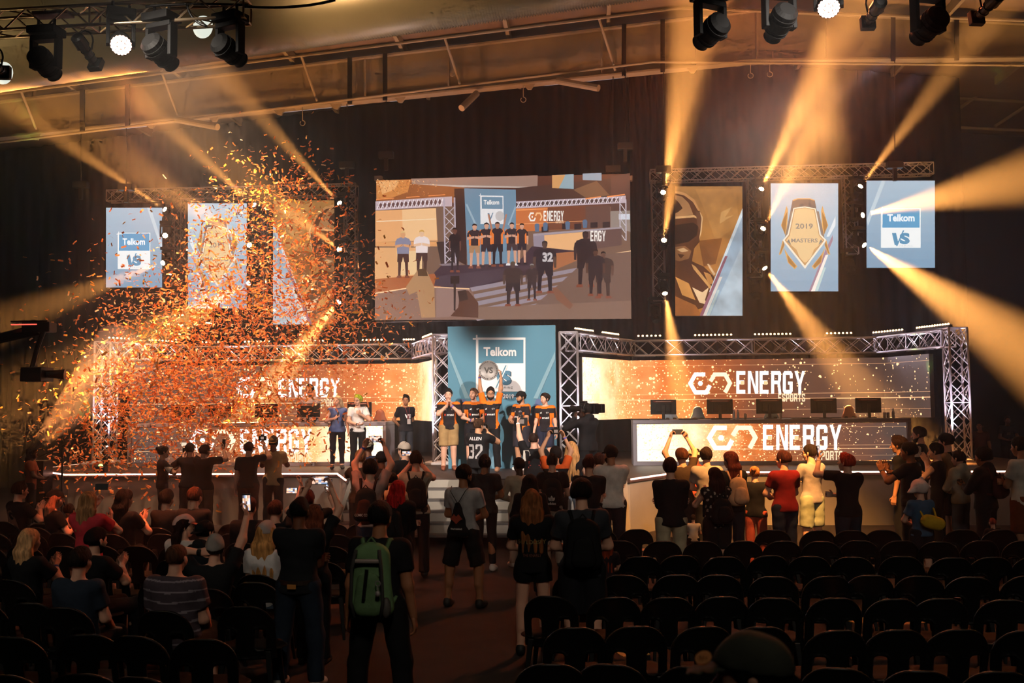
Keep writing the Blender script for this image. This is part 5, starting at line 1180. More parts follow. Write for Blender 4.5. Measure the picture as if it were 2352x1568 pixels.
        if pat:
            cen = v[q].mean(1)/s; cen[:, 2] -= dz/s; idx = pat(cen)
        np_obj({'hoodie': 'hoodie', 'tank': 'tank_top', 'crop': 'crop_top', 'jersey': 'jersey', 'polo': 'polo_shirt', 'sleeve': 'long_sleeved_shirt'}.get(tk, 'shirt'), v, q, mats, root, idx)
    shirtF = M if tk != 'none' else B
    # legs
    lc, lk = leg[0], leg[1]; e = {'long': .018, 'tight': .008, 'short': .026, 'skirt': .03, 'vshort': .02}[lk]*s; L = []
    F = Fld(.03*s); F.cap(T(-.07, 0, .95), T(.07, 0, .95), .114*f*s+.01, n=(0, 1, 0), flat=.84)
    F.cut(T(0, 0, 1.0), (0, 0, 1)); L.append(F)
    for i in (0, 1):
        G = Fld(.03*s)
        if lk in ('long', 'tight'):
            G.cap(hp_[i], kn[i], .086*g*s+e, .06*g*s+e); G.cap(kn[i], an[i], .062*g*s+e, (.045 if lk == 'tight' else .055)*s+e); G.cut(an[i]+V3(0, 0, -.01 if lk == 'long' else .03), (0, 0, -1))
        else:
            t = {'short': .93, 'vshort': .34, 'skirt': .8}[lk]; m_ = hp_[i]+(kn[i]-hp_[i])*t; G.cap(hp_[i], m_+(kn[i]-hp_[i])*.2, .086*g*s+e, .078*g*s+e); G.cut(m_, kn[i]-hp_[i])
        L.append(G)
    M = Multi(L, .02*s); M.noise = wob(.005*s, seed+3); v, q = snet(M, .019*s*fine); np_obj({'short': 'shorts', 'vshort': 'shorts', 'skirt': 'skirt', 'tight': 'leggings'}.get(lk, 'trousers'), v, q, fab(lc), root)
    for i in (0, 1):
        F = Fld(.02*s); a = an[i]; F.cap(a+V3(0, -.02, -.035)*s, a+V3(.012*(1, -1)[i], .15, -.05)*s, .052*s, .047*s, n=(0, 0, 1), flat=.9); F.cap(a+V3(0, -.012, -.005)*s, a+V3(0, .06, -.03)*s, .05*s, .045*s); F.cut(a+V3(0, 0, -.088)*s, (0, 0, -1))
        v, q = snet(F, .0125*s); np_obj('shoe', v, q, mat('shoe_'+shoe.strip('#'), shoe, .6), root)
    if lany:
        MB().tube([T(-.05, .09, 1.46), T(-.03, .13, 1.34), T(0, .15, 1.12)], .006, 5).tube([T(.05, .09, 1.46), T(.03, .13, 1.34), T(0, .15, 1.12)], .006, 5).build('lanyard', mat('lanyard_red', '#8a2a30', .6), root)
    if band is not None:
        for i, c in band:
            d = nrm(wr[i]-el[i]); MB().lathe([(-.012, .034*g*s), (.012, .034*g*s)], wr[i]-d*.03, d, 12).build('wristband', mat('band_'+c.strip('#'), c, .5), root)
    if sit: OCC.append((P0[0], P0[1], yaw))
    info = dict(root=root, shirt=shirtF, T=T, s=s, wr=wr, el=el, sh=sh, Hh=Hh, P=P0, yaw=yaw, dz=dz, z0=z0, hd=hd, f=f, Rh=Rh)
    return info
def wl(p, v):
    """person-local point to world"""
    a = R_(p['yaw']); return Vector((p['P'][0]+v[0]*math.cos(a)-v[1]*math.sin(a), p['P'][1]+v[0]*math.sin(a)+v[1]*math.cos(a), p['z0']+v[2]))
def print_on(p, src, w, h, cx, cz, c, back=False, nm='printed_lettering', m=None):
    """lettering laid on the shirt, following the cloth"""
    polys, bb = src; T = p['T']; s = p['s']; f = p['f']; mb = MB()
    def surf(x, z):
        sg = -1 if back else 1; ys = np.linspace(.36, .02, 86)*s*sg; Pq = np.stack([np.full(86, x), ys, np.full(86, z)], 1); d = p['shirt'](Pq); k = np.nonzero(d < 0)[0]
        return (ys[k[0]] if len(k) else .1*sg)+.011*sg
    b0 = T(0, 0, cz)
    for ci, q in polys:
        vs = []
        for a, b in q:
            x = cx*s+((a-bb[0])/(bb[2]-bb[0])-.5)*w*s; z = b0[2]+((b-bb[1])/(bb[3]-bb[1])-.5)*h*s; x = x if back else -x
            vs.append((x, surf(x, z), z))
        mb.add(vs, [tuple(range(len(vs)))])
    o = mb.build(nm, m or mat('print_'+c.strip('#'), c, .6), p['root']); return o
def phone(p, at, lab, land=True, tilt=10, size=1., lit=True, yaw=0.):
    w = wl(p, at); t = empty('phone', tuple(w), R_(p['yaw']+yaw), lab, 'phone'); a, b = (.078, .037) if land else (.037, .078); a *= size; b *= size
    Rx = Matrix.Rotation(R_(-tilt), 3, 'X')
    MB().box((-a, -.005, -b), (a, .005, b), Rx).build('case', M_blkp, t, bevel=.002)
    if lit: 
        mb = MB(); r = random.Random(int(abs(w.x)*1000)); k = 5
        sa, sb = a*.86, b*.86
        for i in range(k):
            for j in range(k):
                x0 = -sa+2*sa*i/k; z0 = -sb+2*sb*j/k; c = r.choice([(1, .62, .4), (.9, .55, .4), (.25, .35, .55), (.12, .09, .1), (1, .85, .75), (.6, .3, .2), (.8, .8, .9)])
                mb.add([tuple(Rx@Vector(q)) for q in ((x0, -.0065, z0), (x0+2*sa/k, -.0065, z0), (x0+2*sa/k, -.0065, z0+2*sb/k), (x0, -.0065, z0+2*sb/k))], [(0, 1, 2, 3)], c)
        mb.build('screen', attr_mat('phone_picture', 1.2), t)
    return t
def hold(p, lab, i=0, **k):
    a = p['wr'][i]+p['hd'][i][0]*.1*p['s']+V3(0, -.01, .03); return phone(p, a, lab, **k)
def hold2(p, lab, up=.1, **k):
    a = (p['wr'][0]+p['wr'][1])/2+V3(0, .03, up*p['s']); return phone(p, a, lab, size=1.15, **k)
def photo_cam(p, at, lab, sc_=1., yaw=0., flash=True):
    w = wl(p, at); t = empty('photo_camera', tuple(w), R_(p['yaw']+yaw), lab, 'camera'); k = sc_
    MB().box((-.075*k, -.03*k, -.05*k), (.075*k, .03*k, .045*k)).box((-.03*k, -.03*k, .045*k), (.03*k, .03*k, .075*k)).box((-.075*k, -.03*k, -.05*k), (-.045*k, .055*k, .04*k)).build('camera_body', M_blkp, t, bevel=.006)
    MB().lathe([(.03*k, .035*k), (.1*k, .037*k), (.14*k, .043*k), (.15*k, .04*k)], (0, 0, 0), (0, 1, 0), 16).build('lens', M_blkp, t, smooth=True)
    MB().add([(-.03*k, -.031*k, -.025*k), (.035*k, -.031*k, -.025*k), (.035*k, -.031*k, .025*k), (-.03*k, -.031*k, .025*k)], [(0, 1, 2, 3)]).build('screen', mat('camera_screen', '#201510', .3, emit=(.7, .5, .4), es=.5), t)
    return t
def backpack(p, lab, c, c2=None, w=.3, h=.46, d=.17, cz=1.2, small=False, txt=None, mesh='backpack'):
    s = p['s']; T = p['T']; f = p['f']; yb = -.115*f*s
    t = empty(mesh, tuple(wl(p, T(0, 0, cz)+V3(0, yb-d/2, 0))), R_(p['yaw']), lab, 'backpack')
    F = Fld(.05); r_ = w*.44
    F.cap((0, 0, -h/2+r_), (0, .01, h/2-r_), r_, r_*.9, n=(0, 1, 0), flat=d/w*.95)
    for sx in (-1, 1): F.cap((sx*w*.28, 0, -h/2+.09), (sx*w*.2, .01, h/2-.12), .085, .07, n=(0, 1, 0), flat=.85)
    F.noise = wob(.004, NP[0]); v, q = snet(F, .014); np_obj('main_bag', v, q, fab(c), t)
    G = Fld(.05); G.cap((-w*.13, -d*.4, -h/2+.11), (-w*.1, -d*.38, .0), .075, .06, n=(0, 1, 0), flat=.6); G.cap((w*.13, -d*.4, -h/2+.11), (w*.1, -d*.38, .0), .075, .06, n=(0, 1, 0), flat=.6); v, q = snet(G, .013); np_obj('front_pocket', v, q, fab(c2 or c), t)
    zz = p['sh'][0][2]-T(0, 0, cz)[2]
    for sx in (1, -1):
        MB().tube([(sx*.08, d*.4, h*.3), (sx*.11*s, d/2+.04, zz+.07*s), (sx*.125*s, d/2+.13*s*f, zz+.055*s), (sx*.14*s, d/2+.225*s*f, zz-.1*s), (sx*.16*s, d/2+.2*s*f, -.1), (sx*w*.42, d*.35, -h*.33)], .018, 6).build('strap', fab(c2 or c), t, smooth=True)
    MB().tube([(-.04, .0, h/2-.03), (0, .0, h/2+.02), (.04, .0, h/2-.03)], .008, 6).build('handle', fab(c2 or c), t)
    return t
PPL = []
_person = person
def person(*a, **k):
    p = _person(*a, **k); PPL.append((p['P'][0], p['P'][1])); return p
BK = '#121114'; DK = '#1c1a1c'
# --- on the stage
OR = '#f07818'
def jpat(c):
    x = np.abs(c[:, 0]); z = c[:, 2]; i = np.zeros(len(c), int)
    i[(x > .125) & (x < .21) & (z < 1.3) & (z > .85)] = 1
    i[(z > 1.425+.0*x)] = 1; i[(x > .225) & (c[:, 1] < .02)] = 1; i[(x < .065) & (z > 1.40) & (c[:, 1] > .03)] = 1
    return i
JT = ('#211b20', 'jersey', OR)
MSI = '#f0ece8'
def jersey_marks(p):
    print_on(p, font_polys('msi', .03), .15, .045, .03, 1.2, MSI, nm='msi_lettering'); print_on(p, ([(0, [(math.cos(a*PI/5), math.sin(a*PI/5)) for a in range(10)])], (-1, -1, 1, 1)), .04, .05, -.085, 1.2, '#d03a20', nm='shield_badge')
    print_on(p, ([(0, [(0, .1), (.25, .35), (.2, .7), (.45, .6), (.7, .8), (1, 1), (.8, .6), (.75, .3), (.95, 0), (.6, .25), (.3, .2), (.1, 0)])], (0, 0, 1, 1)), .055, .045, -.075, 1.315, MSI, nm='leaping_cat_mark')
    print_on(p, logo_polys(), .06, .03, .08, 1.315, MSI, nm='hexagon_logo')
def at(p, i, l=.1): return p['wr'][i]+p['hd'][i][0]*l*p['s']
p = person(1030, 893, 'player in black and orange jersey and khaki shorts, hands at his mouth', Y=21.75, z0=1.1, yaw=192, hy=-8, arms='chin', top=JT, leg=('#a8865a', 'short'), shoe='#8a4a30', pat=jpat, fat=1.12, band=[(1, '#5a48a8')]); jersey_marks(p)
p = person(1088, 892, 'player in black and orange jersey looking sideways at the trophy holder', Y=21.8, z0=1.1, yaw=190, hy=-35, hp=10, arms='front', top=JT, leg=('#15131a', 'short'), shoe='#1a1818', hair=('#5a3a26', 'short'), pat=jpat, band=[(0, '#5a48a8')]); jersey_marks(p)
p = person(1127, 890, 'bearded player in glasses lifting the round trophy, black track trousers', Y=21.3, z0=1.1, yaw=172, hy=18, arms='up', sk='m', top=JT, leg=('#121116', 'long'), shoe='#a8785c', hair=('#17100e', 'mop'), beard='#1a110d', glasses=True, pat=jpat, stance=.13, band=[(0, '#5a48a8')]); jersey_marks(p)
print_on(p, font_polys('ENERGY', .03), .05, .05, 9, 1.2, MSI) if 0 else None
tr_ = (Vector(wl(p, at(p, 0)))+Vector(wl(p, at(p, 1))))/2+Vector((-.03, -.05, .02))
t = empty('disc_trophy', tuple(tr_), 0, 'round silver disc trophy engraved VS, held overhead', 'trophy')
SV = mat('trophy_silver', '#8e8886', .45, .3); MB().lathe([(-.015, .2), (-.02, .205), (.0, .215), (.02, .205), (.015, .2)], (0, 0, 0), (0, -1, 0), 40).build('rim', SV, t, smooth=True)
MB().lathe([(-.01, .185), (.012, .19), (.014, .165), (.006, .16)], (0, 0, 0), (0, -1, 0), 40).build('face', mat('trophy_face', '#c8c0bc', .5, .1), t)
mb = MB()
for k in range(30):
    if k % 8 == 7: continue
    a = k*PI/15; mb.box((.17, -.02, -.012), (.197, -.0165, .012), Matrix.Rotation(a, 3, 'Y'))
mb.build('rim_lettering', mat('engraving', '#3a3432', .5), t)
polys, bb = font_polys('VS', .04); MB_ = MB()
for _, q in polys: MB_.add([((a-(bb[0]+bb[2])/2)*.17, -.022, (b-(bb[1]+bb[3])/2)*.17) for a, b in q], [tuple(range(len(q)))])
MB_.build('vs_engraving', mat('engraving', '#3a3432', .5), t)
p = person(1198, 899, 'player in black cap turned left, orange sided jersey, hands together', Y=21.6, z0=1.1, yaw=140, hy=-12, arms='front', sk='m', top=JT, leg=('#2a2832', 'short'), shoe='#e8e4e4', cap=(BK, 'f'), hair=('#17100e', 'short'), beard='#1a110d', pat=jpat, fat=1.2); jersey_marks(p)
p = person(1252, 903, 'player at the right end of the team, arms down, navy shorts', Y=21.6, z0=1.1, yaw=168, hy=-28, arms='down', top=JT, leg=('#23253a', 'short'), hair=('#2a1a12', 'mop'), pat=jpat, band=[(1, '#5a48a8')]); jersey_marks(p)
p = person(775, 908, 'woman with long blonde hair in blue sleeveless top, black leggings, holding a microphone', Y=22.3, z0=1.1, yaw=195, hy=-30, arms='mic', armL='down', top=('#56689a', 'tank'), leg=('#17131a', 'tight'), hair=('#d8b890', 'long'), sk='l', fat=1.02)
q = wl(p, at(p, 0, .07)); t = empty('microphone', tuple(q), 0, 'black microphone in the hand of the woman in blue', 'microphone'); MB().tube([(0, 0, -.1), (.02, -.01, .06)], [.012, .016], 8).build('handle', M_blkp, t); MB().ball((.025, -.012, .08), .026, 10).build('head', mat('mic_mesh', '#5a5450', .4, .6), t)
p = person(822, 907, 'presenter with yellow-green hair and glasses in white t-shirt and black trousers', Y=22.1, z0=1.1, yaw=205, hy=-40, arms='front', armL='chest', top=('#e8e2e0', 'tee'), leg=(BK, 'long'), hair=('#b8c030', 'quiff'), glasses=True, band=[(0, '#1a1818')])
p = person(932, 907, 'woman with short dark hair in black VS t-shirt, hands behind her back', Y=22.5, z0=1.1, yaw=215, hy=-35, arms='back', sk='t', top=('#17151a', 'tee'), leg=('#2a2a32', 'tight'), hair=('#1a100c', 'quiff'), lany=True, fat=.95)
print_on(p, font_polys('VS', .06), .16, .1, .0, 1.25, '#e8e4e4', nm='vs_lettering')
MB().box((-.04, .165, 1.0), (.04, .172, 1.12)).build('badge', mat('badge_card', '#b8a8a4', .4), p['root'])
p = person(712, 882, 'person in pale patterned shirt standing behind the left desk in the confetti', Y=25.0, z0=1.1, yaw=180, arms='lap', top=('#9a9096', 'tee'), hair=('#2a1c14', 'short'), sk='m')
# camera crew and fans on the steps
p = person(1349, 926, 'camera operator in black with headphones, broadcast camera on his shoulder', Y=18.85, z0=.735, yaw=48, arms='cam', sk='d', top=(BK, 'hoodie'), leg=(BK, 'long'), hair=('#0e0a08', 'buzz'), fat=1.12)
MB().tube([p['Hh'](.095*math.cos(a*PI/8), -.01, .02+.115*math.sin(a*PI/8)) for a in range(9)], .01, 6).ball(p['Hh'](.1, -.01, 0), .035, 8).ball(p['Hh'](-.1, -.01, 0), .035, 8).build('headphones', M_blkp, p['root'])
q = wl(p, p['T'](.16, .16, 1.66)); t = empty('broadcast_camera', tuple(q), R_(48), 'large black broadcast camera with long lens on the operator\'s shoulder', 'camera')
MB().box((-.07, -.25, -.1), (.07, .12, .1)).box((-.05, -.42, -.08), (.05, -.25, .09)).box((-.03, .0, .1), (.03, .16, .15)).build('camera_body', M_blkp, t, bevel=.012); MB().lathe([(.1, .045), (.2, .05), (.34, .06), (.38, .075), (.4, .07)], (0, 0, 0), (0, 1, 0), 18).build('lens', M_blkp, t, smooth=True); MB().box((-.13, .02, -.02), (-.07, .14, .06)).build('viewfinder', M_blkp, t, bevel=.006)
p = person(1098, 962, 'photographer in black ALLEN 32 jersey crouching on the stage steps', Y=18.4, z0=.551, yaw=-20, hy=-15, arms='cam', sk='m', top=(BK, 'long'), leg=(BK, 'long'), hair=('#3a2416', 'short'), fat=1.28)
print_on(p, block('32'), .3, .27, 0.0, 1.15, '#a8a4a6', back=True, nm='number_32'); print_on(p, font_polys('ALLEN', .02), .26, .06, 0, 1.39, '#c8c4c4', back=True, nm='name_lettering')
photo_cam(p, p['T'](.02, .25, 1.6), 'black camera held to the face of the number 32 photographer')
p = person(1226, 993, 'fan on the steps raising a camera rig, red print on black shirt', Y=17.85, z0=.185, yaw=10, hy=-20, arms='cam', armL='onehigh', top=(BK, 'tee'), leg=(DK, 'long'), hair=('#2a1a14', 'buzz'), band=[(1, '#e8e4e4')], fat=1.1)
print_on(p, ([(0, rect(0, 0, 1, .2)), (0, rect(.1, .3, .9, .45)), (0, rect(0, .55, 1, 1))], (0, 0, 1, 1)), .22, .12, 0, 1.22, '#8a2418', back=True, nm='red_print')
print_on(p, ([(0, [(0, 0), (.4, .1), (1, .6), (.8, 1), (.1, 1)])], (0, 0, 1, 1)), .13, .2, -.14, 1.36, '#d8d0c4', back=True, nm='white_towel')
t = photo_cam(p, at(p, 1, .12)+V3(.05, 0, -.1), 'large camera rig with lit screen held high on the steps', 1.6)
p = person(1276, 1028, 'fan in orange sleeved team shirt holding a camera up with both hands', Y=16.9, yaw=0, arms='high', top=(BK, 'tee', '#d0541c'), pat=lambda c: ((c[:, 2] > 1.42) | (np.abs(c[:, 0]) > .21)).astype(int), hair=('#140e0c', 'curly'), sk='m', band=[(0, '#5a48a8')])
print_on(p, logo_polys(), .1, .05, .0, 1.36, '#e8e4e4', back=True, nm='hexagon_logo'); print_on(p, font_polys('ENERGY', .03), .15, .04, 0, 1.3, '#b84a20', back=True, nm='energy_lettering')
photo_cam(p, (p['wr'][0]+p['wr'][1])/2+V3(0, .02, .1), 'black camera lifted by the fan in orange sleeves')
p = person(1313, 1013, 'girl with very long blonde hair, black crop top and pale jeans', Y=17.5, arms='front', top=(BK, 'crop'), leg=('#9aa4b0', 'tight'), hair=('#c89058', 'long'), fat=.88)
# --- row along the stage front, left
p = person(72, 1028, 'person with dark dreadlocks at the far left beside a stand', Y=20.5, yaw=-70, arms='front', sk='d', top=('#7a4028', 'long'), leg=(BK, 'long'), hair=('#0e0806', 'dread'))
t = empty('camera_stand', (p['P'][0]+.75, p['P'][1]-.1, 0), 0, 'slim black stand beside the person with dreadlocks', 'stand'); MB().tube([(0, 0, .3), (0, 0, 1.75)], .02).build('pole', M_blk, t)
for k in range(3): MB().tube([(0, 0, .6), (.35*math.cos(k*2.1), .35*math.sin(k*2.1), 0)], .014, 6).build('leg', M_blk, t)
MB().tube([(-.5, 0, 1.5), (.08, 0, 1.76)], .014, 6).build('boom', M_blk, t)
p = person(374, 1024, 'woman in headset and black jersey with white striped sleeve, clapping', Y=19.9, yaw=-60, arms='clap', top=(BK, 'jersey', '#e0d8d0'), pat=lambda c: ((np.abs(c[:, 0]) > .24) & (c[:, 2] < 1.33)).astype(int), leg=(BK, 'long'), hair=('#140e0c', 'bun'), band=[(0, '#e8e4e4')])
p = person(436, 1018, 'photographer in black with a lit flash beside the woman in headset', Y=19.8, yaw=25, arms='cam', top=(BK, 'sleeve'), leg=(BK, 'long'), hair=('#0e0a08', 'mop'), lean=.12)
t = photo_cam(p, p['T'](-.05, .27, 1.62), 'camera with white flash held by the photographer in black'); MB().box((-.1, -.05, .09), (.0, .0, .15)).build('flash', mat('flash_white', '#e8e0d0', .4, emit=(1, .9, .7), es=.8), t)
p = person(469, 1022, 'fan in black patterned cap and jersey with white striped sleeve raising a phone', Y=19.4, yaw=-15, arms='one', top=(BK, 'jersey', '#e0d8d0'), pat=lambda c: ((np.abs(c[:, 0]) > .24) & (c[:, 2] < 1.33)).astype(int), cap=('#1a1715', 'f'), hair=('#140e0c', 'short'), leg=('#4a3a2a', 'long'), fat=1.1); hold(p, 'dark phone raised by the fan in patterned cap', land=False, lit=False)
p = person(571, 1016, 'man in black cap and t-shirt holding a camera overhead with one arm', Y=19.6, yaw=0, arms='one', armL='down', top=(BK, 'tee'), leg=('#3a2018', 'long'), cap=(BK, 'f'), hair=('#140e0c', 'short'), fat=1.12, band=[(0, '#e8e4e4')]); photo_cam(p, at(p, 0, .12)+V3(-.04, 0, .06), 'small camera lifted over the black cap')
p = person(628, 1002, 'fan in long pale knitted top and backwards cap at the stage front', Y=20.2, yaw=10, arms='clap', top=('#b89a70', 'long'), leg=(BK, 'long'), cap=('#8a6a40', 'b'), hair=('#1a120e', 'short'), sk='b')
# --- seated and standing on the left
p = person(43, 1104, 'seated man in black t-shirt with a printed face on the back, clapping', sit=True, Y=14.6, yaw=-30, arms='clap', top=(BK, 'tee'), hair=('#3a2014', 'quiff'))
print_on(p, ([(0, [(0, .3), (.2, .9), (.6, 1), (.9, .6), (1, .1), (.6, 0), (.3, .1)]), (1, [(.2, .4), (.7, .8), (.9, .5), (.5, .3)]), (1, [(.3, .1), (.45, .3), (.3, .35)])], (0, 0, 1, 1)), .26, .3, 0, 1.22, '#6a4a40', back=True, nm='face_print')
p = person(124, 1127, 'seated woman in dark beanie with long pink and blonde hair', sit=True, Y=13.9, yaw=-45, arms='look', cap=(BK, 'b'), top=(BK, 'tee'), hair=('#c87858', 'longs'), H=1.66)
p = person(158, 1168, 'seated fan in pale lettered shirt left of the woman in pink', sit=True, Y=14.2, arms='lap', top=('#c8a090', 'tee'), hair=('#1a120e', 'short'), H=1.62)
p = person(203, 1127, 'woman in pink t-shirt with long ombre hair holding up a phone', Y=10.9, arms='clap2', armL='phone', top=('#c83a44', 'tee'), leg=('#1a1a22', 'tight'), hair=('#a87850', 'longs'), fine=.85); phone(p, p['T'](-.02, .38, 1.78), 'black phone above the head of the woman in pink', lit=False)
p = person(284, 1121, 'seated woman with long dark hair clapping, right of the woman in pink', sit=True, Y=13.2, yaw=-20, arms='clap', top=(BK, 'tee'), hair=('#140c0a', 'long'), H=1.7)
p = person(381, 1127, 'seated person with dark hair in dark top, below the woman in headset', sit=True, Y=13.9, yaw=-10, arms='lap', top=(DK, 'sleeve'), hair=('#17100c', 'mop'))
p = person(446, 1118, 'seated man with short brown hair in dark jacket, facing the stage', sit=True, Y=13.6, yaw=-10, arms='lap', top=(DK, 'sleeve'), hair=('#4a2616', 'short'), fat=1.15)
p = person(65, 1218, 'seated woman with long straight blonde hair and black t-shirt, clapping, blue wristband', sit=True, Y=9.75, yaw=-20, arms='clap', top=('#17171a', 'tee'), hair=('#d0a070', 'longs'), H=1.72, fine=.8, band=[(0, '#3a48a8')], fat=1.08)
p = person(218, 1217, 'seated man with dark hair and beard in black t-shirt, clapping', sit=True, Y=9.8, yaw=-25, arms='clap', top=(BK, 'tee'), hair=('#1a0e0a', 'short'), beard='#1a0e0a', fine=.8, fat=1.12, H=1.8)
p = person(182, 1261, 'seated boy with short dark hair in blue grey t-shirt', sit=True, Y=8.45, yaw=-5, arms='lap', top=('#26303f', 'tee'), hair=('#1c110d', 'short'), fine=.75, fat=1.15)
p = person(403, 1248, 'large seated man with cropped hair in striped dark polo shirt', sit=True, Y=8.35, yaw=-5, arms='lap', top=('#4a4048', 'polo', '#8a8088'), pat=lambda c: (((c[:, 2]-.06*np.abs(c[:, 0])) % .085) < .014).astype(int), hair=('#4a2e20', 'buzz'), leg=('#2a2622', 'short'), fine=.7, fat=1.42, H=1.84)
p = person(422, 1187, 'seated woman with pink and white cap worn sideways and long dark hair', sit=True, Y=11.0, yaw=-10, hy=-60, cap=('#d8a89c', 'f', '#d07860'), top=('#c8beb8', 'tee'), hair=('#2a120e', 'long'), arms='lap', H=1.7)
p = person(468, 1204, 'seated person in black jacket and hood behind the man in grey cap', sit=True, Y=10.7, yaw=-20, cap=(BK, 'b'), top=('#14161c', 'hoodie'), arms='lap', hair=('#140e0c', 'short'))
p = person(493, 1234, 'seated man in grey and peach cap raising a phone high in his right hand', sit=True, Y=9.35, yaw=5, hy=12, hp=12, arms='onehigh', armL='head', top=('#17171a', 'tee'), cap=('#8a8480', 'f', '#d88a68'), hair=('#2a1a12', 'short'), fine=.75, fat=1.1); hold(p, 'tall lit phone held high by the man in grey and peach cap', land=False, tilt=-10, size=1.15)
MB().lathe([(-.02, .037), (.02, .037)], p['wr'][1]-p['hd'][1][0]*0, nrm(p['wr'][1]-p['el'][1]), 12).build('wrist_watch', M_blkp, p['root'])
p = person(611, 1200, 'seated woman in white t-shirt and grey cap with long blonde ponytail', sit=True, Y=10.1, yaw=-5, cap=('#a89c98', 'f'), top=('#d8d4d4', 'tee'), hair=('#c08a50', 'long'), arms='lap', H=1.72, fine=.8, leg=('#5a6a80', 'long'))
p = person(571, 1142, 'seated man with short brown hair in black shirt, ahead of the raised phone', sit=True, Y=12.4, arms='lap', top=(BK, 'sleeve'), hair=('#3a1c12', 'short'), H=1.8)
p = person(632, 1150, 'seated man in black t-shirt holding a lit phone over his head', sit=True, Y=12.2, yaw=0, arms='onehigh', armL='lap', top=(BK, 'tee'), hair=('#3a1c12', 'short'), H=1.8); phone(p, p['T'](.12, .3, 1.86), 'lit phone held sideways over the man in black')
p = person(687, 1144, 'man with folded arms in dark polo shirt and blue jeans in the aisle', H=1.68, yaw=-5, arms='fold', sk='b', top=('#17191d', 'polo'), leg=('#1c2634', 'long'), hair=('#0c0908', 'short'), shoe='#b8b0a8', fine=.7, fat=1.16, stance=.17)
MB().lathe([(-.02, .172*p['s']), (.02, .172*p['s'])], p['T'](0, 0, .99), (0, 0, 1), 24).build('belt', mat('belt_leather', '#2a1a12', .5), p['root']).scale = (1.1, .9, 1); MB().box((-.04, -.172, .9), (.04, -.165, .94)).build('leather_patch', mat('patch_tan', '#b87a3a', .6), p['root'])
p = person(722, 1158, 'woman with sunglasses on her hair lifting a phone with both hands', Y=9.7, arms='high', top=(BK, 'tee'), leg=(BK, 'long'), hair=('#6a3420', 'longs')); hold2(p, 'phone with blue lit screen held sideways, left of the stage steps', up=.08)
MB().tube([p['Hh'](-.08, .0, .07), p['Hh'](-.03, .075, .115), p['Hh'](.03, .075, .115), p['Hh'](.08, 0, .07)], .01, 6).build('sunglasses', M_blkp, p['root'])
p = person(706, 1126, 'person with reddish hair raising a small phone upright near the stage corner', Y=11.4, kid=True, arms='one', top=(DK, 'tee'), hair=('#5a1c14', 'short')); hold(p, 'small upright lit phone near the stage corner', land=False)
# --- centre group
p = person(846, 1010, 'fan with grey backwards cap and navy jersey below the presenter', Y=18.4, cap=('#8a7c6c', 'b'), top=('#141a30', 'jersey', '#c86a40'), hair=('#140e0c', 'short'), arms='front', sk='b')
p = person(828, 1034, 'fan with light brown hair below the presenter, one bent arm out to the left', Y=16.6, arms='front', armL='neck', top=('#3a3228', 'tee'), hair=('#8a5a34', 'mop'), H=1.74)
p = person(877, 1038, 'fan in dark cap with yellow brim turned left', Y=16.4, yaw=40, cap=('#17151a', 'f', '#b89a40'), top=('#2a2422', 'tee'), hair=('#140e0c', 'short'), sk='b', arms='front')
p = person(850, 1056, 'man with both arms raised filming, dark COMIC CON backpack', Y=13.3, yaw=-4, arms='high', top=('#a88880', 'tee'), leg=('#232838', 'long'), hair=('#140d0b', 'mop'), band=[(1, '#3a48a8')]); hold2(p, 'brightly lit phone held sideways above the crowd in front of the presenter')
b = backpack(p, 'dark grey COMIC CON backpack on the man with raised arms', '#1e1c1d', '#3a1c16')
def bag_text(b, s_, w, h, z, c, y=-.155, nm='lettering'):
    polys, bb = font_polys(s_, .03); mb = MB()
    for _, q in polys: mb.add([(((a_-bb[0])/(bb[2]-bb[0])-.5)*w, y, z+((c_-bb[1])/(bb[3]-bb[1])-.5)*h) for a_, c_ in q], [tuple(range(len(q)))])
    return mb.build(nm, mat('print_'+c.strip('#'), c, .6), b)
bag_text(b, 'COMIC CON', .2, .035, -.13, '#b8aca4')
p = person(930, 1016, 'fan in pale grey cap turned left, in front of the black stage wall', Y=17.2, yaw=50, cap=('#b8a89c', 'f'), top=(BK, 'tee'), hair=('#140e0c', 'short'), arms='front')
p = person(955, 1037, 'man in pale grey tank top with dark backpack filming on a phone', Y=14.6, yaw=10, arms='phone', top=('#a8a090', 'tank'), leg=('#14161c', 'long'), hair=('#2a1a14', 'short')); phone(p, p['T'](-.13, .38, 1.72), 'white edged lit phone in front of the man in tank top')
backpack(p, 'black backpack on the man in pale tank top', '#111113')
p = person(914, 1102, 'woman with bright red hair in black top, behind the green backpack', Y=12.0, H=1.66, yaw=-15, arms='fold', top=(BK, 'hoodie'), leg=(BK, 'long'), hair=('#b01818', 'longs')); backpack(p, 'black backpack on the red-haired woman', '#131315', w=.27, h=.4)
p = person(900, 1085, 'fan in pale cream t-shirt partly behind the red-haired woman', Y=14.0, H=1.6, arms='front', top=('#c8b498', 'tee'), hair=('#17100e', 'short'))
p = person(872, 1153, 'man in black with a large green hiking backpack standing in the aisle', H=1.745, yaw=-4, arms='down', sk='t', top=(BK, 'tee'), leg=('#101012', 'long'), hair=('#0c0908', 'short'), fine=.65, fat=1.14, stance=.19)
s = p['s']; b = backpack(p, 'large green hiking backpack with grey trim, silver flap and keyring', '#5f7d55', '#55704c', w=.33, h=.6, d=.2, cz=1.19)
MB().box((-.1, -.12, .14), (.1, -.08, .17)).build('silver_flap', mat('foil_silver', '#c8b8b0', .3, .6), b, bevel=.01)
for sx in (-1, 1): MB().tube([(sx*.09, -.1, .24), (sx*.115, -.125, .1), (sx*.125, -.12, -.15), (sx*.1, -.1, -.27)], .014, 6).build('compression_strap', mat('grey_webbing', '#2c2a28', .8), b, smooth=True)
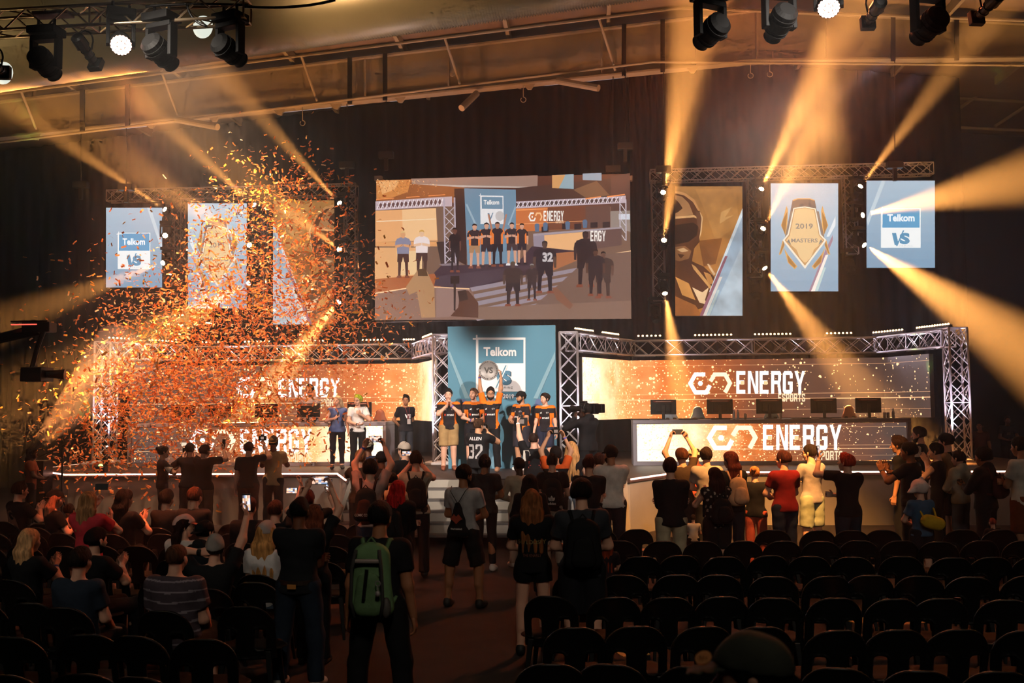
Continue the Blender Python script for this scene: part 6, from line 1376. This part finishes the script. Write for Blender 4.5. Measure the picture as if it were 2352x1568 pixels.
MB().box((-.012, -.165, -.12), (.012, -.15, .1), Matrix.Rotation(.12, 3, 'Y')).build('zip', M_blkp, b); MB().tube([(.1+.02*math.cos(a), -.165, .0+.02*math.sin(a)) for a in np.linspace(0, 6.28, 9)], .004, 5).tube([(.1, -.165, -.02), (.1, -.165, -.06)], .004, 5).ball((.1, -.165, -.075), .022, 8).build('keyring', SV, b); MB().ball((.135, -.06, -.2), .05, 10, sc3=(.8, .8, 1.6)).build('side_pocket', mat('grey_mesh', '#4a4642', .7), b, smooth=True)
MB().add([(.03, -.188, .86), (.09, -.188, .87), (.06, -.188, .905)], [(0, 1, 2)]).build('paper_slip', mat('paper', '#c8c4bc', .7), p['root'])
p = person(1064, 1068, 'man in pale grey t-shirt and black shorts with a drawstring bag', yaw=-12, hy=-25, H=1.76, arms='front', sk='t', top=('#a8a4a4', 'tee'), leg=('#111113', 'short'), hair=('#0e0a08', 'short'), beard='#0e0a08', glasses=True, fine=.8, stance=.2)
yb = -.16; t = empty('drawstring_bag', tuple(wl(p, V3(0, yb-.05, 1.12))), R_(-12), 'black drawstring bag with red bird emblem and TRUE GAMING lettering', 'bag')
F_ = Fld(.03); F_.cap((-.08, 0, -.16), (.08, 0, -.16), .07, n=(0, 1, 0), flat=.5); F_.cap((0, 0, .12), (0, 0, .16), .04, n=(0, 1, 0), flat=.6); F_.cap((0, 0, -.1), (0, 0, .1), .12, .06, n=(0, 1, 0), flat=.4); F_.noise = wob(.006, 2); v, q = snet(F_, .013); np_obj('bag_body', v, q, fab(BK), t)
for sx in (-1, 1): MB().tube([(0, 0, .18), (sx*.1, .0, .34), (sx*.12, .12, .385)], .005, 5).build('drawcord', M_blkp, t)
bag_text(t, 'TRUE GAMING', .15, .022, -.12, '#c8c0bc', -.062); MB().add([(-.08, -.06, .0), (-.03, -.062, .06), (0, -.063, .03), (.03, -.062, .06), (.08, -.06, .0), (.04, -.063, -.02), (0, -.064, -.06), (-.04, -.063, -.02)], [(0, 1, 2, 7), (2, 3, 4, 5), (2, 5, 6, 7)]).build('bird_emblem', mat('print_red', '#9a3a24', .6), t)
p = person(1113, 1045, 'person in dark camouflage t-shirt, black jeans and white trainers', arms='front', sk='t', top=('#1c1c1e', 'tee', '#2c2c2e'), pat=lambda c: (np.sin(c[:, 0]*40)+np.sin(c[:, 2]*33+2)+np.sin(c[:, 0]*17+c[:, 2]*21) > .4).astype(int), leg=('#141417', 'tight'), hair=('#0e0a08', 'mop'), shoe='#d8ccc4', H=1.75)
p = person(1193, 1052, 'fan in cream jacket with dark sleeve stripes and black cap', Y=15.6, yaw=25, cap=(BK, 'f'), arms='front', top=('#a89c88', 'sleeve'), hair=('#0e0a08', 'short'), sk='d', leg=('#b89a88', 'long'), shoe='#d8ccc4')
p = person(1217, 1087, 'woman with long dark hair in black, behind the fan in cream jacket', Y=13.2, H=1.66, arms='front', top=(BK, 'sleeve'), hair=('#0e0a09', 'long'))
p = person(1222, 1123, 'woman with long straight light brown hair, black lettered t-shirt and black shorts', Y=10.15, arms='front', top=(BK, 'tee'), leg=('#0e0e10', 'vshort'), hair=('#8a5430', 'long'), fine=.7, shoe='#141414', stance=.13, fat=1.02)
print_on(p, font_polys('SO LOOSEY', .02), .3, .045, 0, 1.21, '#8a7a4a', back=True, nm='back_lettering'); print_on(p, font_polys('THE KNARLY', .02), .2, .03, 0, 1.07, '#6a3a2c', back=True, nm='back_lettering')
p = person(1268, 1043, 'person with black sports backpack marked with trefoil and adidas lettering', H=1.74, arms='front', top=(BK, 'tee'), leg=('#a89a8c', 'long'), hair=('#1c120e', 'short')); b = backpack(p, 'black backpack with white trefoil and adidas lettering', '#101012', w=.3, h=.44); bag_text(b, 'adidas', .13, .04, -.17, '#c8c0bc')
mb = MB()
for a, L in ((0, .085), (.75, .075), (-.75, .075)):
    R2 = Matrix.Rotation(a, 3, 'Y'); mb.add([tuple(R2@Vector((math.sin(k*PI/5)*.022*(1 if k < 5 else 1), 0, L*k/5))+Vector((.0, -.156, -.135))) for k in range(6)]+[tuple(R2@Vector((-math.sin(k*PI/5)*.022, 0, L*k/5))+Vector((0, -.156, -.135))) for k in (4, 3, 2, 1)], [tuple(range(10))])
mb.build('trefoil_mark', mat('print_c8c0bc', '#c8c0bc', .6), b)
p = person(1335, 1100, 'man in dark grey t-shirt with black backpack standing behind the chairs', H=1.8, yaw=3, arms='front', top=('#33343a', 'tee'), leg=('#15151a', 'short'), hair=('#1c110c', 'curly'), fine=.75, fat=1.12); b = backpack(p, 'large black backpack on the man in grey t-shirt', '#0f0f11', w=.34, h=.5)
p = person(1352, 1046, 'man with reddish dark hair in black t-shirt left of the white t-shirt', H=1.78, arms='fold', top=(BK, 'tee'), hair=('#3a140e', 'quiff'), Y=14.3)
p = person(1376, 1041, 'man with brown hair hidden behind the man in black', Y=16.3, arms='down', top=(DK, 'tee'), hair=('#3a1c12', 'mop'))
p = person(1403, 1023, 'man in white t-shirt, dark jeans and black cap turned left', Y=15.3, yaw=12, hy=15, arms='fold', top=('#e0dcd8', 'tee'), leg=('#1e222c', 'long'), cap=(BK, 'f'), hair=('#1a110d', 'short'), beard='#2a1a12', sk='m', fat=1.12)
p = person(1392, 1232, 'child with long auburn hair standing among the right chairs', H=1.35, Y=11.3, arms='front', top=('#2a1c20', 'tee'), hair=('#8a3418', 'long'), kid=True)
# --- right of the aisle
p = person(1539, 1052, 'man in dark long-sleeved shirt and beige trousers standing between the chairs', H=1.78, yaw=-5, arms='fold', top=('#151317', 'sleeve'), leg=('#b8a88c', 'long'), hair=('#3a1510', 'mop'), fat=1.1, fine=.85)
p = person(1567, 1031, 'fan in dark t-shirt filming with a small phone in both raised hands', Y=16.4, yaw=12, arms='high', top=('#3a2c20', 'tee'), hair=('#4a2616', 'curly'), leg=('#222228', 'long')); hold2(p, 'small black phone in front of the bright right desk', lit=False)
p = person(1597, 1030, 'fan in pale cap and red top facing left near the right desk', Y=17.6, yaw=70, cap=('#c8c4a8', 'f'), top=('#a83a28', 'tee'), hair=('#1a110d', 'short'), sk='b', arms='front')
p = person(1622, 1028, 'fan with neat dark bob hair in pale grey t-shirt', Y=16.0, yaw=-12, arms='front', top=('#a89c94', 'tee'), hair=('#24130e', 'mop'), leg=('#222228', 'long'))
p = person(1643, 1073, 'woman clapping in black floral dress with long dark red hair', Y=13.9, yaw=18, arms='clap', top=('#141214', 'tank', '#a89c90'), pat=lambda c: (np.sin(c[:, 0]*75+1)*np.sin(c[:, 2]*62)*np.sin(c[:, 1]*40+c[:, 2]*25) > .33).astype(int), leg=('#131113', 'skirt'), hair=('#32110c', 'long'), fine=.85, fat=1.05); backpack(p, 'black backpack on the woman in floral dress', '#121011', w=.27, h=.36, cz=1.15)
p = person(1592, 1182, 'child in white t-shirt between the grown-ups by the right chairs', H=1.1, Y=15.6, kid=True, arms='front', top=('#c8b8b0', 'tee'), hair=('#2a1a12', 'short'))
p = person(1679, 1037, 'fan with long wavy auburn hair in black t-shirt', Y=15.2, yaw=20, hy=20, arms='front', top=(BK, 'tee'), leg=('#20242e', 'long'), hair=('#4a160e', 'longs'), sk='l', fat=1.05); backpack(p, 'pale peach backpack worn by the fan with auburn hair', '#c89a78', '#d0a080', w=.29, h=.44)
p = person(1733, 1070, 'woman with blonde hair tied in a bun in black top', Y=15.6, yaw=-15, H=1.62, arms='clap', top=(BK, 'tee'), hair=('#b07040', 'bun'), leg=('#a84a38', 'long'))
p = person(1800, 1036, 'man in dark red t-shirt and blue jeans with glasses', yaw=22, hy=25, Y=15.2, arms='front', top=('#7a1418', 'tee'), leg=('#20263a', 'long'), hair=('#3a140e', 'short'), glasses=True, fat=1.08)
p = person(1862, 1021, 'man in pale grey t-shirt and mint green shorts with glasses', yaw=30, hy=25, Y=16.2, arms='look', top=('#98908e', 'tee'), leg=('#98a088', 'short'), hair=('#1c110d', 'short'), glasses=True)
p = person(1945, 1041, 'man with swept red hair in black t-shirt holding his phone up vertically', yaw=25, hy=25, hp=10, Y=14.6, arms='fold', armL='one', top=(BK, 'tee'), leg=('#222a38', 'long'), hair=('#a0301c', 'quiff'), fat=1.1, lany=True, band=[(1, '#c8a8a0')]); hold(p, 'phone held upright by the man with red hair', 1, land=False, yaw=20)
p = person(2066, 1003, 'young man with curly dark hair in black t-shirt facing left', yaw=60, Y=17.4, arms='down', top=(BK, 'tee'), hair=('#2a160e', 'curly'), sk='m')
p = person(2090, 1016, 'man in black t-shirt with dark wristband clapping high, facing left', yaw=55, Y=15.4, arms='clap2', top=(BK, 'tee'), hair=('#140d0a', 'short'), sk='b', fat=1.15, band=[(1, '#141414')], lany=True)
p = person(2113, 981, 'tall bearded man in glasses and navy polo with white sleeve panel', yaw=65, Y=20.0, arms='front', top=('#1a1c28', 'jersey', '#d8c8b8'), pat=lambda c: ((np.abs(c[:, 0]) > .235) & (c[:, 2] > 1.27)).astype(int), hair=('#2a1a12', 'short'), beard='#2a1a12', glasses=True)
p = person(2175, 996, 'man in black cap and tan t-shirt clapping, black backpack', yaw=50, Y=17.6, arms='clap', top=('#a8805c', 'tee'), leg=('#17161a', 'short'), cap=(BK, 'f'), hair=('#1c120e', 'short'), fat=1.05); backpack(p, 'black backpack on the man in tan t-shirt', '#0f0f11', w=.32, h=.5)
p = person(2152, 1018, 'person in sleeveless dark top half hidden by the man in tan t-shirt', yaw=60, Y=17.0, arms='clap', top=(DK, 'tank'), hair=('#1c120e', 'short'), H=1.7)
p = person(2203, 1036, 'person in pale hooded top behind the black backpack', yaw=40, Y=16.9, arms='front', top=('#b8b09c', 'hoodie'), leg=('#5a6a80', 'long'), hair=('#2a1a12', 'short'), H=1.66)
p = person(2260, 1031, 'person in black coat with curly dark hair looking at a phone', yaw=45, Y=15.6, arms='look', top=('#0e0d0f', 'hoodie'), leg=(BK, 'long'), hair=('#0e0a09', 'curly'), sk='t', fat=1.15); hold(p, 'dark phone held low by the person in black coat', 1, land=True, lit=False); backpack(p, 'dark red backpack on the person in black coat', '#3a1212', w=.27, h=.36, cz=1.22)
p = person(2345, 1004, 'person in white t-shirt cut by the right edge, arms folded', yaw=35, Y=15.2, arms='fold', top=('#d8d0c4', 'tee'), leg=('#7a3c20', 'short'), hair=('#14100e', 'short'), sk='m')
p = person(2250, 968, 'dim person in dark orange top on the far side of the right stage', Y=31, yaw=150, arms='down', top=('#4a2018', 'tee'), sk='t')
p = person(2313, 955, 'dim person in black t-shirt standing in the far right background', Y=34.5, yaw=170, kid=True, arms='front', top=(BK, 'tee'), sk='t'); print_on(p, ([(0, rect(0, 0, 1, 1))], (0, 0, 1, 1)), .1, .08, 0, 1.25, '#8a8480', nm='white_print')
p = person(2113, 1108, 'child in white animal hat and blue t-shirt with a yellow bag', H=1.42, Y=13.8, yaw=15, kid=True, arms='front', top=('#3a5a7a', 'tee'), leg=('#1a1a22', 'short'), hair=('#2a1a12', 'short'), hy=15)
Hh = p['Hh']; F_ = Fld(.03); s = p['s']
F_.cap(Hh(0, -.02, .06), Hh(0, .02, .07), .13*s, .12*s); F_.cap(Hh(.0, -.02, .12), Hh(.02, -.03, .2), .03*s); F_.cap(Hh(-.08, .02, .05), Hh(-.2, .02, -.03), .06*s, .04*s); F_.cap(Hh(.1, -.03, .08), Hh(.18, -.04, .06), .03*s, .025*s); F_.cut(Hh(0, 0, -.03), (0, 0, -1))
v, q = snet(F_, .012); np_obj('animal_hat', v, q, mat('plush_white', '#d8c0ba', .9, bump=.2), p['root'])
p2 = empty('shoulder_bag', tuple(wl(p, p['T'](.06, -.2, 1.18))), R_(15), 'bright yellow bag on the back of the child in white hat', 'bag')
F_ = Fld(.03); F_.cap((-.07, 0, -.02), (.1, 0, -.06), .09, n=(0, 1, 0), flat=.6); F_.noise = wob(.006, 9); v, q = snet(F_, .013); np_obj('bag_body', v, q, fab('#c8a028'), p2); MB().tube([(-.09, .05, .03), (-.12, .1, .14), (-.1, .2, .18)], .015, 6).tube([(.1, .05, 0), (.1, .1, .12), (.08, .2, .18)], .015, 6).build('strap', fab('#c8a028'), p2)
p = person(2280, 1190, 'child with reddish hair low among the chairs at right', H=1.0, Y=14.6, kid=True, yaw=10, arms='front', top=('#2a1c20', 'tee'), hair=('#8a3a30', 'short'))
# foreground cap
cp = person(1738, 1462, 'blurred person close to the camera wearing a dark cap with round orange sticker', Y=3.3, yaw=82, arms='down', top=(BK, 'tee'), hair=('#140e0c', 'short'), cap=('#3a3c32', 'f'), fine=.5)
Hh = cp['Hh']; q = Hh(.03, .145, .05); MB().lathe([(0, .028), (.004, .028)], q, (cp['Rh'] @ V3(-.55, .25, .8)), 20).build('round_sticker', mat('sticker_orange', '#b87a48', .5), cp['root'])
for i_ in range(3): MB().box((-.016, -.002, 0), (.016, .002, .001), None, tuple(q+V3(0, .01*(i_-1), .006))).build('sticker_line', mat('sticker_print', '#5a3018', .6), cp['root'])

# jib camera at far left
jp = Vector(Py(60, 800, 16)); t = empty('jib_camera', tuple(jp), 0, 'dark camera crane head with monitor reaching in from the left edge', 'camera crane')
def J(x, y): return Vector(Py(x, y, 16))-jp
MB().tube([J(-60, 790), J(20, 772), J(90, 756)], .09, 8).build('crane_arm', M_blk, t); MB().box((-.2, -.12, -.08), (.28, .12, .08), None, J(85, 752)).box((-.45, -.04, .06), (.2, .04, .09), None, J(85, 748)).build('crane_head', M_blkp, t, bevel=.01)
MB().tube([J(100, 760), J(85, 800), J(72, 850)], .04).build('hanging_bracket', M_blk, t); MB().box((-.18, -.2, -.12), (.18, .2, .12), None, J(85, 860)).build('camera_body', M_blkp, t, bevel=.01); MB().lathe([(0, .06), (.2, .07), (.34, .09)], J(100, 858), (1, .25, -.05), 14).build('lens', M_blkp, t)
MB().box((-.32, -.012, -.01), (.12, .012, .008), None, J(78, 746)+Vector((0, -.13, 0))).build('red_tally_strip', mat('tally_red', '#200808', emit=(1, .12, .08), es=1.2), t)

# ------------------------------------------------------------------ chairs
def chair_proto():
    t = empty('stacking_chair', (0, 0, 0), 0, 'black', 'chair')
    m = mat('chair_plastic', '#0b0b0c', .42, spec=.4, bump=.03, bscale=90)
    # back: a curved shell with an arched top and two rounded openings
    def back(P):
        x, y, z = P.T; yc = -.2+.0-(.16-np.sqrt(np.maximum(.0, .16+0*x)))*0+x*x*1.15-(z-.44)*.22
        d = np.abs(y-yc)-.009
        w = .235; zt = .83-.0; ax = np.abs(x)
        r = .2; qx = np.maximum(ax-(w-r), 0); qz = np.maximum(z-(zt-r), 0); out = np.sqrt(qx**2+qz**2)-r; out = np.maximum(out, ax-w); out = np.maximum(out, .38-z)
        # openings: rounded rectangle either side of the centre splat
        cx, cz, hx, hz, rr = .125, .545, .058, .1, .04
        ox = np.abs(ax-cx)-hx+rr; oz = np.abs(z-cz)-hz+rr; hole = np.sqrt(np.maximum(ox, 0)**2+np.maximum(oz, 0)**2)+np.minimum(np.maximum(ox, oz), 0)-rr
        sh_ = np.maximum(out, -hole); e = np.maximum(d, sh_); k = .012
        rim = np.sqrt(np.maximum(d+.004, 0)**2+np.minimum(np.abs(sh_), 9)**2)-.011   # rolled rim
        return np.minimum(e, rim)
    v, q = snet(back, .0115, (-.25, -.34, .37), (.25, -.1, .85)); np_obj('backrest', v, q, m, t)
    F = Fld(.02); F.cap((-.17, -.13, .455), (.17, -.13, .455), .06, n=(0, 0, 1), flat=.25); F.cap((-.17, .17, .445), (.17, .17, .445), .06, n=(0, 0, 1), flat=.3); F.cap((-.12, 0, .45), (.12, 0, .45), .2, n=(0, 0, 1), flat=.075)
    F.cut((0, .235, 0), (0, 1, 0)); v, q = snet(F, .013); np_obj('seat', v, q, mat('seat_plastic', '#0a0a0a', .7, spec=.15), t)
    for sx in (-1, 1):
        for sy, y0, y1 in ((1, .17, .22), (-1, -.16, -.23)):
            MB().add([(sx*x+dx, y+dy, z) for x, y, z, r in ((.185, y0, .44, .024), (.235, y1, 0, .014)) for dx, dy in ((-r, -r), (r, -r), (r, r), (-r, r))], [(0, 1, 2, 3), (7, 6, 5, 4)]+[(i, i+4, (i+1) % 4+4, (i+1) % 4) for i in range(4)]).build('leg', m, t, bevel=.005)
    return t
cproto = chair_proto(); first = [True]; CL = []
NTH = ['first', 'second', 'third', 'fourth', 'fifth', 'sixth', 'seventh', 'eighth', 'ninth', 'tenth', 'eleventh', 'twelfth', 'thirteenth', 'fourteenth', 'fifteenth', 'sixteenth', 'seventeenth', 'eighteenth', 'nineteenth', 'twentieth']
rc_ = random.Random(5)
def put_chair(x, y, rz, lab, grp):
    if first[0]: o = cproto; first[0] = False
    else: o = copy_tree(cproto)
    o.location = (x, y, 0); o.rotation_euler = (0, 0, rz); o['label'] = lab; o['group'] = grp; CL.append((x, y))
for i, (x, y, a) in enumerate(OCC):
    pr = [o for o in C.objects if o.name.startswith('person') and o.parent is None and abs(o.location.x-x) < 1e-4 and abs(o.location.y-y) < 1e-4][0]
    who = pr['label'].split(',')[0]; who = ' '.join(who.split()[:9])
    put_chair(x, y+.02, R_(a)*.5, 'black plastic chair under the '+who, 'occupied plastic chairs')
def rows(side, Ys, xs, f):
    for r, Yr in enumerate(Ys):
        k = 0; n0 = len(xs(r, Yr))
        for x in xs(r, Yr):
            y = Yr+rc_.uniform(-.06, .06); xx = x+rc_.uniform(-.035, .035); rz = R_(rc_.uniform(-9, 9)); k += 1
            if any(math.hypot(xx-a, y-b) < .4 for a, b in CL) or any(math.hypot(xx-a, y-b) < .34 for a, b in PPL): continue
            put_chair(xx, y, rz, 'black plastic chair in the %s block, %s row from the stage, %s from the aisle' % (side, NTH[r], NTH[k-1]), 'empty plastic chairs, %s block' % side)
def xsR(r, Y):
    x0 = (Pz(1266-4*0, 1499, .82)[0]); e = Py(2352, 1200, Y)[0]+.3; st = x0+[.35, .2, .3, .12, -.05, .12, -.02, .05][r]; n = int((e-st)/.475)+1
    return [st+.475*i for i in range(n)]
rows('right', [13.75, 12.7, 11.45, 10.2, 9.1, 7.9, 6.8, 5.75], xsR, 1)
def xsL(r, Y):
    e = Py(0, 1200, Y)[0]-.3; st = [-3.3, -3.35, -3.15, -2.95, -2.75, -2.95, -2.85, -2.8][r]; n = int((st-e)/.475)+1
    return [st-.475*i for i in range(n)]
rows('left', [14.4, 13.3, 12.1, 10.9, 9.75, 8.6, 7.45, 6.4], xsL, -1)
# things left on the right-hand seats and a box in the aisle
t = tag(MB().box((-.2, -.15, 0), (.2, .15, .28)).build('storage_box', mat('box_grey', '#4a4844', .7), bevel=.01), 'grey box on the floor left of the green backpack man', 'box'); q = Pz(808, 1375, 0); t.location = (q[0]-.05, q[1], 0)
for px, py, c, lab in ((1485, 1262, '#e8b878', 'white flyer on a seat behind the beige trousers'), (2105, 1345, '#e8c088', 'crumpled paper on a right block seat'), (1975, 1425, '#c89048', 'brown paper flyer on a right block seat, second row from the front'), (2085, 1428, '#b88048', 'brown folded paper right of the flyer'), (1452, 1500, '#c89a50', 'folded flyer on a front right seat')):
    q = Pz(px, py, .47); tag(MB().box((-.12, -.09, 0), (.12, .09, .006), Matrix.Rotation(.4, 3, 'Z'), tuple(q)).build('paper_flyer', mat('flyer_'+c.strip('#'), c, .7)), lab, 'paper')
q = Pz(2200, 1400, .47); tag(MB().lathe([(0, .03), (.12, .033)], tuple(q), (0, 0, 1), 12).build('drink_can', mat('can_red', '#6a1410', .3, .5)), 'dark red can standing on a right block seat', 'can')
# ------------------------------------------------------------------ confetti
def foil(name, c, tr=.45):
    m = bpy.data.materials.new(name); m.use_nodes = True; nt = m.node_tree; b = nt.nodes['Principled BSDF']
    b.inputs['Base Color'].default_value = (*col(c), 1); b.inputs['Roughness'].default_value = .3; b.inputs['Metallic'].default_value = .15
    t = nt.nodes.new('ShaderNodeBsdfTranslucent'); t.inputs[0].default_value = (*col(c), 1); mx = nt.nodes.new('ShaderNodeMixShader'); mx.inputs[0].default_value = tr
    nt.links.new(b.outputs[0], mx.inputs[1]); nt.links.new(t.outputs[0], mx.inputs[2]); nt.links.new(mx.outputs[0], nt.nodes['Material Output'].inputs[0]); return m
M_conf = [foil('confetti_orange', '#ff9c58'), foil('confetti_cream', '#ffd8a8'), foil('confetti_gold', '#e8a040'), foil('confetti_rust', '#e87838')]
random.seed(11)
BL = [(625, 355, 62, 30, .35), (560, 440, 60, 38, .5), (680, 430, 65, 45, .65), (600, 520, 90, 60, 1.1), (700, 570, 75, 70, 1.0), (500, 560, 50, 60, .55), (520, 650, 95, 50, 1.3), (640, 700, 130, 45, 1.7), (440, 740, 95, 45, 1.1), (770, 690, 55, 70, .7), (400, 850, 100, 60, 1.7), (560, 860, 110, 70, 1.5), (690, 800, 90, 40, .9), (290, 920, 60, 75, 1.3), (430, 950, 150, 70, 1.9), (560, 1000, 110, 45, 1.0), (200, 1040, 60, 50, .5), (330, 1070, 130, 30, .9), (850, 770, 60, 40, .35), (230, 1120, 110, 35, 1.2), (420, 1130, 150, 40, .18), (360, 800, 120, 120, .8)]
W_ = [b[4]*b[2]*b[3] for b in BL]
def flake(L, Wd, bend):
    return [(-L/2, -Wd/2, bend), (0, -Wd/2, 0), (L/2, -Wd/2, bend), (-L/2, Wd/2, bend), (0, Wd/2, 0), (L/2, Wd/2, bend)], [(0, 1, 4, 3), (1, 2, 5, 4)]
def conf_pos(near=False):
    while True:
        b = random.choices(BL, W_)[0]; px = random.gauss(b[0], b[2]); py = random.gauss(b[1], b[3]); 
        if px > 1010: continue
        Y = random.uniform(19.2, 20.8) if near else random.uniform(20.5, 26.6)
        if not near and py > 830 and Y > 24.9: Y = random.uniform(20.5, 24.2)
        p = Py(px, py, Y)
        if p[2] < (1.12 if Y > 21 else .03) or (near and p[0] > -6.5 and p[2] < 1.2): continue
        return Vector(p)
mb = MB()
for i in range(14500):
    p = conf_pos(); vs, fs = flake(random.uniform(.07, .13), random.uniform(.026, .046), random.uniform(-.02, .02)); q = Matrix.Rotation(random.uniform(0, 6.28), 3, Vector((random.gauss(0, 1), random.gauss(0, 1), random.gauss(0, 1))).normalized())
    mb.add([q@Vector(v)+p for v in vs], fs, random.choices((0, 1, 2, 3), (6, 1, 2, 2))[0])
tag(mb.build('confetti_cloud', M_conf), 'dense cloud of orange and gold confetti blowing over the left half of the stage', 'confetti', kind='stuff')
protos = []
for k in range(8):
    vs, fs = flake(.06+.008*k, .024+.002*k, .004*(k-4)); protos.append(MB().add(vs, fs, [0, 0, 2, 0, 1, 3, 0, 2][k]).build('confetti_piece', M_conf))
    protos[-1].data.materials.clear(); protos[-1].data.materials.append(M_conf[[0, 0, 2, 0, 1, 3, 0, 2][k]])
    for f in protos[-1].data.polygons: f.material_index = 0
for i in range(290):
    o = protos[i] if i < 8 else protos[i % 8].copy()
    if i >= 8: C.objects.link(o)
    o.location = conf_pos(True); o.rotation_euler = [random.uniform(0, 6.28) for _ in range(3)]; o.scale = [random.uniform(.9, 1.25)]*3
    tag(o, 'strip of orange or gold confetti in front of the confetti cloud at left', 'confetti', 'confetti strips in the air')

# ------------------------------------------------------------------ haze
def vol(name, dens, aniso, c=(1, 1, 1), noise=None):
    v = bpy.data.materials.new(name); v.use_nodes = True; nt = v.node_tree; nt.nodes.clear(); o = nt.nodes.new('ShaderNodeOutputMaterial'); s = nt.nodes.new('ShaderNodeVolumeScatter')
    s.inputs['Density'].default_value = dens; s.inputs['Anisotropy'].default_value = aniso; s.inputs['Color'].default_value = (*c, 1)
    nt.links.new(s.outputs[0], o.inputs['Volume'])
    if noise:
        tc = nt.nodes.new('ShaderNodeTexCoord'); n = nt.nodes.new('ShaderNodeTexNoise'); n.inputs['Scale'].default_value = noise; n.inputs['Detail'].default_value = 2; nt.links.new(tc.outputs['Object'], n.inputs[0])
        mr = nt.nodes.new('ShaderNodeMapRange'); mr.inputs[1].default_value = .4; mr.inputs[2].default_value = .7; mr.inputs[3].default_value = 0; mr.inputs[4].default_value = dens
        nt.links.new(n.outputs[0], mr.inputs[0]); nt.links.new(mr.outputs[0], s.inputs['Density'])
    return v
pl_a = Vector(Py(92, 1015, 21.2)); pl_b = Vector(Py(300, 800, 22.5)); pl_a.z = max(pl_a.z, .6)
tag(MB().lathe([(0, .16), (.6, .3), (1.4, .5), (2.2, .72), (2.8, .8), (3.1, .6)], pl_a, pl_b-pl_a, 20).build('smoke_plume', vol('plume', .4, .2, (1, .72, .66)), smooth=True), 'pinkish smoke plume blown up from the confetti cannon at far left', 'smoke', kind='stuff')
cn = empty('confetti_cannon', tuple(pl_a-Vector((0, 0, pl_a.z))), 0, 'dark confetti cannon on the floor at the far left of the stage', 'cannon'); dd = (pl_b-pl_a).normalized()
MB().lathe([(-.5, .07), (0, .08)], (0, 0, pl_a.z), dd, 14).build('barrel', M_blk, cn); MB().box((-.2, -.2, 0), (.2, .2, max(.25, pl_a.z-.4))).build('base', M_blk, cn, bevel=.01)
lamp('SPOT', 'plume_fill', pl_a+Vector((-.5, -1.5, .3)), (pl_a+pl_b)/2, 500, (1, .35, .2), .1, 50, .9)  # unseen red spot added to light the smoke plume
tag(MB().box((XL+.05, 11.2, .02), (XR-.05, 30.2, 16.5)).build('stage_haze', vol('thin_haze', .0065, .25)), 'thin haze filling the air over the stage, showing up in the light beams', 'haze', kind='stuff')

def cloud(name, c, r, dens, sc_, lab, asp=(1, 1, 1)):
    v = bpy.data.materials.new(name); v.use_nodes = True; nt = v.node_tree; nt.nodes.clear(); N = nt.nodes; K = nt.links.new
    o = N.new('ShaderNodeOutputMaterial'); s = N.new('ShaderNodeVolumeScatter'); s.inputs['Anisotropy'].default_value = .2; K(s.outputs[0], o.inputs['Volume'])
    tc = N.new('ShaderNodeTexCoord'); n = N.new('ShaderNodeTexNoise'); n.inputs['Scale'].default_value = sc_; n.inputs['Detail'].default_value = 2; K(tc.outputs['Object'], n.inputs[0])
    l = N.new('ShaderNodeVectorMath'); l.operation = 'LENGTH'; mp = N.new('ShaderNodeMapping'); mp.inputs['Scale'].default_value = (1/r[0], 1/r[1], 1/r[2]); K(tc.outputs['Object'], mp.inputs[0]); K(mp.outputs[0], l.inputs[0])
    f = N.new('ShaderNodeMapRange'); f.inputs[1].default_value = 1; f.inputs[2].default_value = 0; f.inputs[3].default_value = 0; f.inputs[4].default_value = 1; K(l.outputs['Value'], f.inputs[0])
    g = N.new('ShaderNodeMapRange'); g.inputs[1].default_value = .35; g.inputs[2].default_value = .65; g.inputs[3].default_value = 0; g.inputs[4].default_value = dens; K(n.outputs[0], g.inputs[0])
    m = N.new('ShaderNodeMath'); m.operation = 'MULTIPLY'; K(f.outputs[0], m.inputs[0]); K(g.outputs[0], m.inputs[1]); K(m.outputs[0], s.inputs['Density'])
    ob = MB().ball((0, 0, 0), 1, 16, sc3=r).build(name, v, smooth=True); ob.location = c; v.cycles.volume_step_rate = 1.5 if hasattr(v.cycles, 'volume_step_rate') else 1
    tag(ob, lab, 'smoke', kind='stuff')
cloud('smoke_cloud', tuple(Py(1865, 250, 14.6)), (1.9, 1.6, 1.7), .3, .7, 'cloud of smoke glowing under the amber wash light at top right')
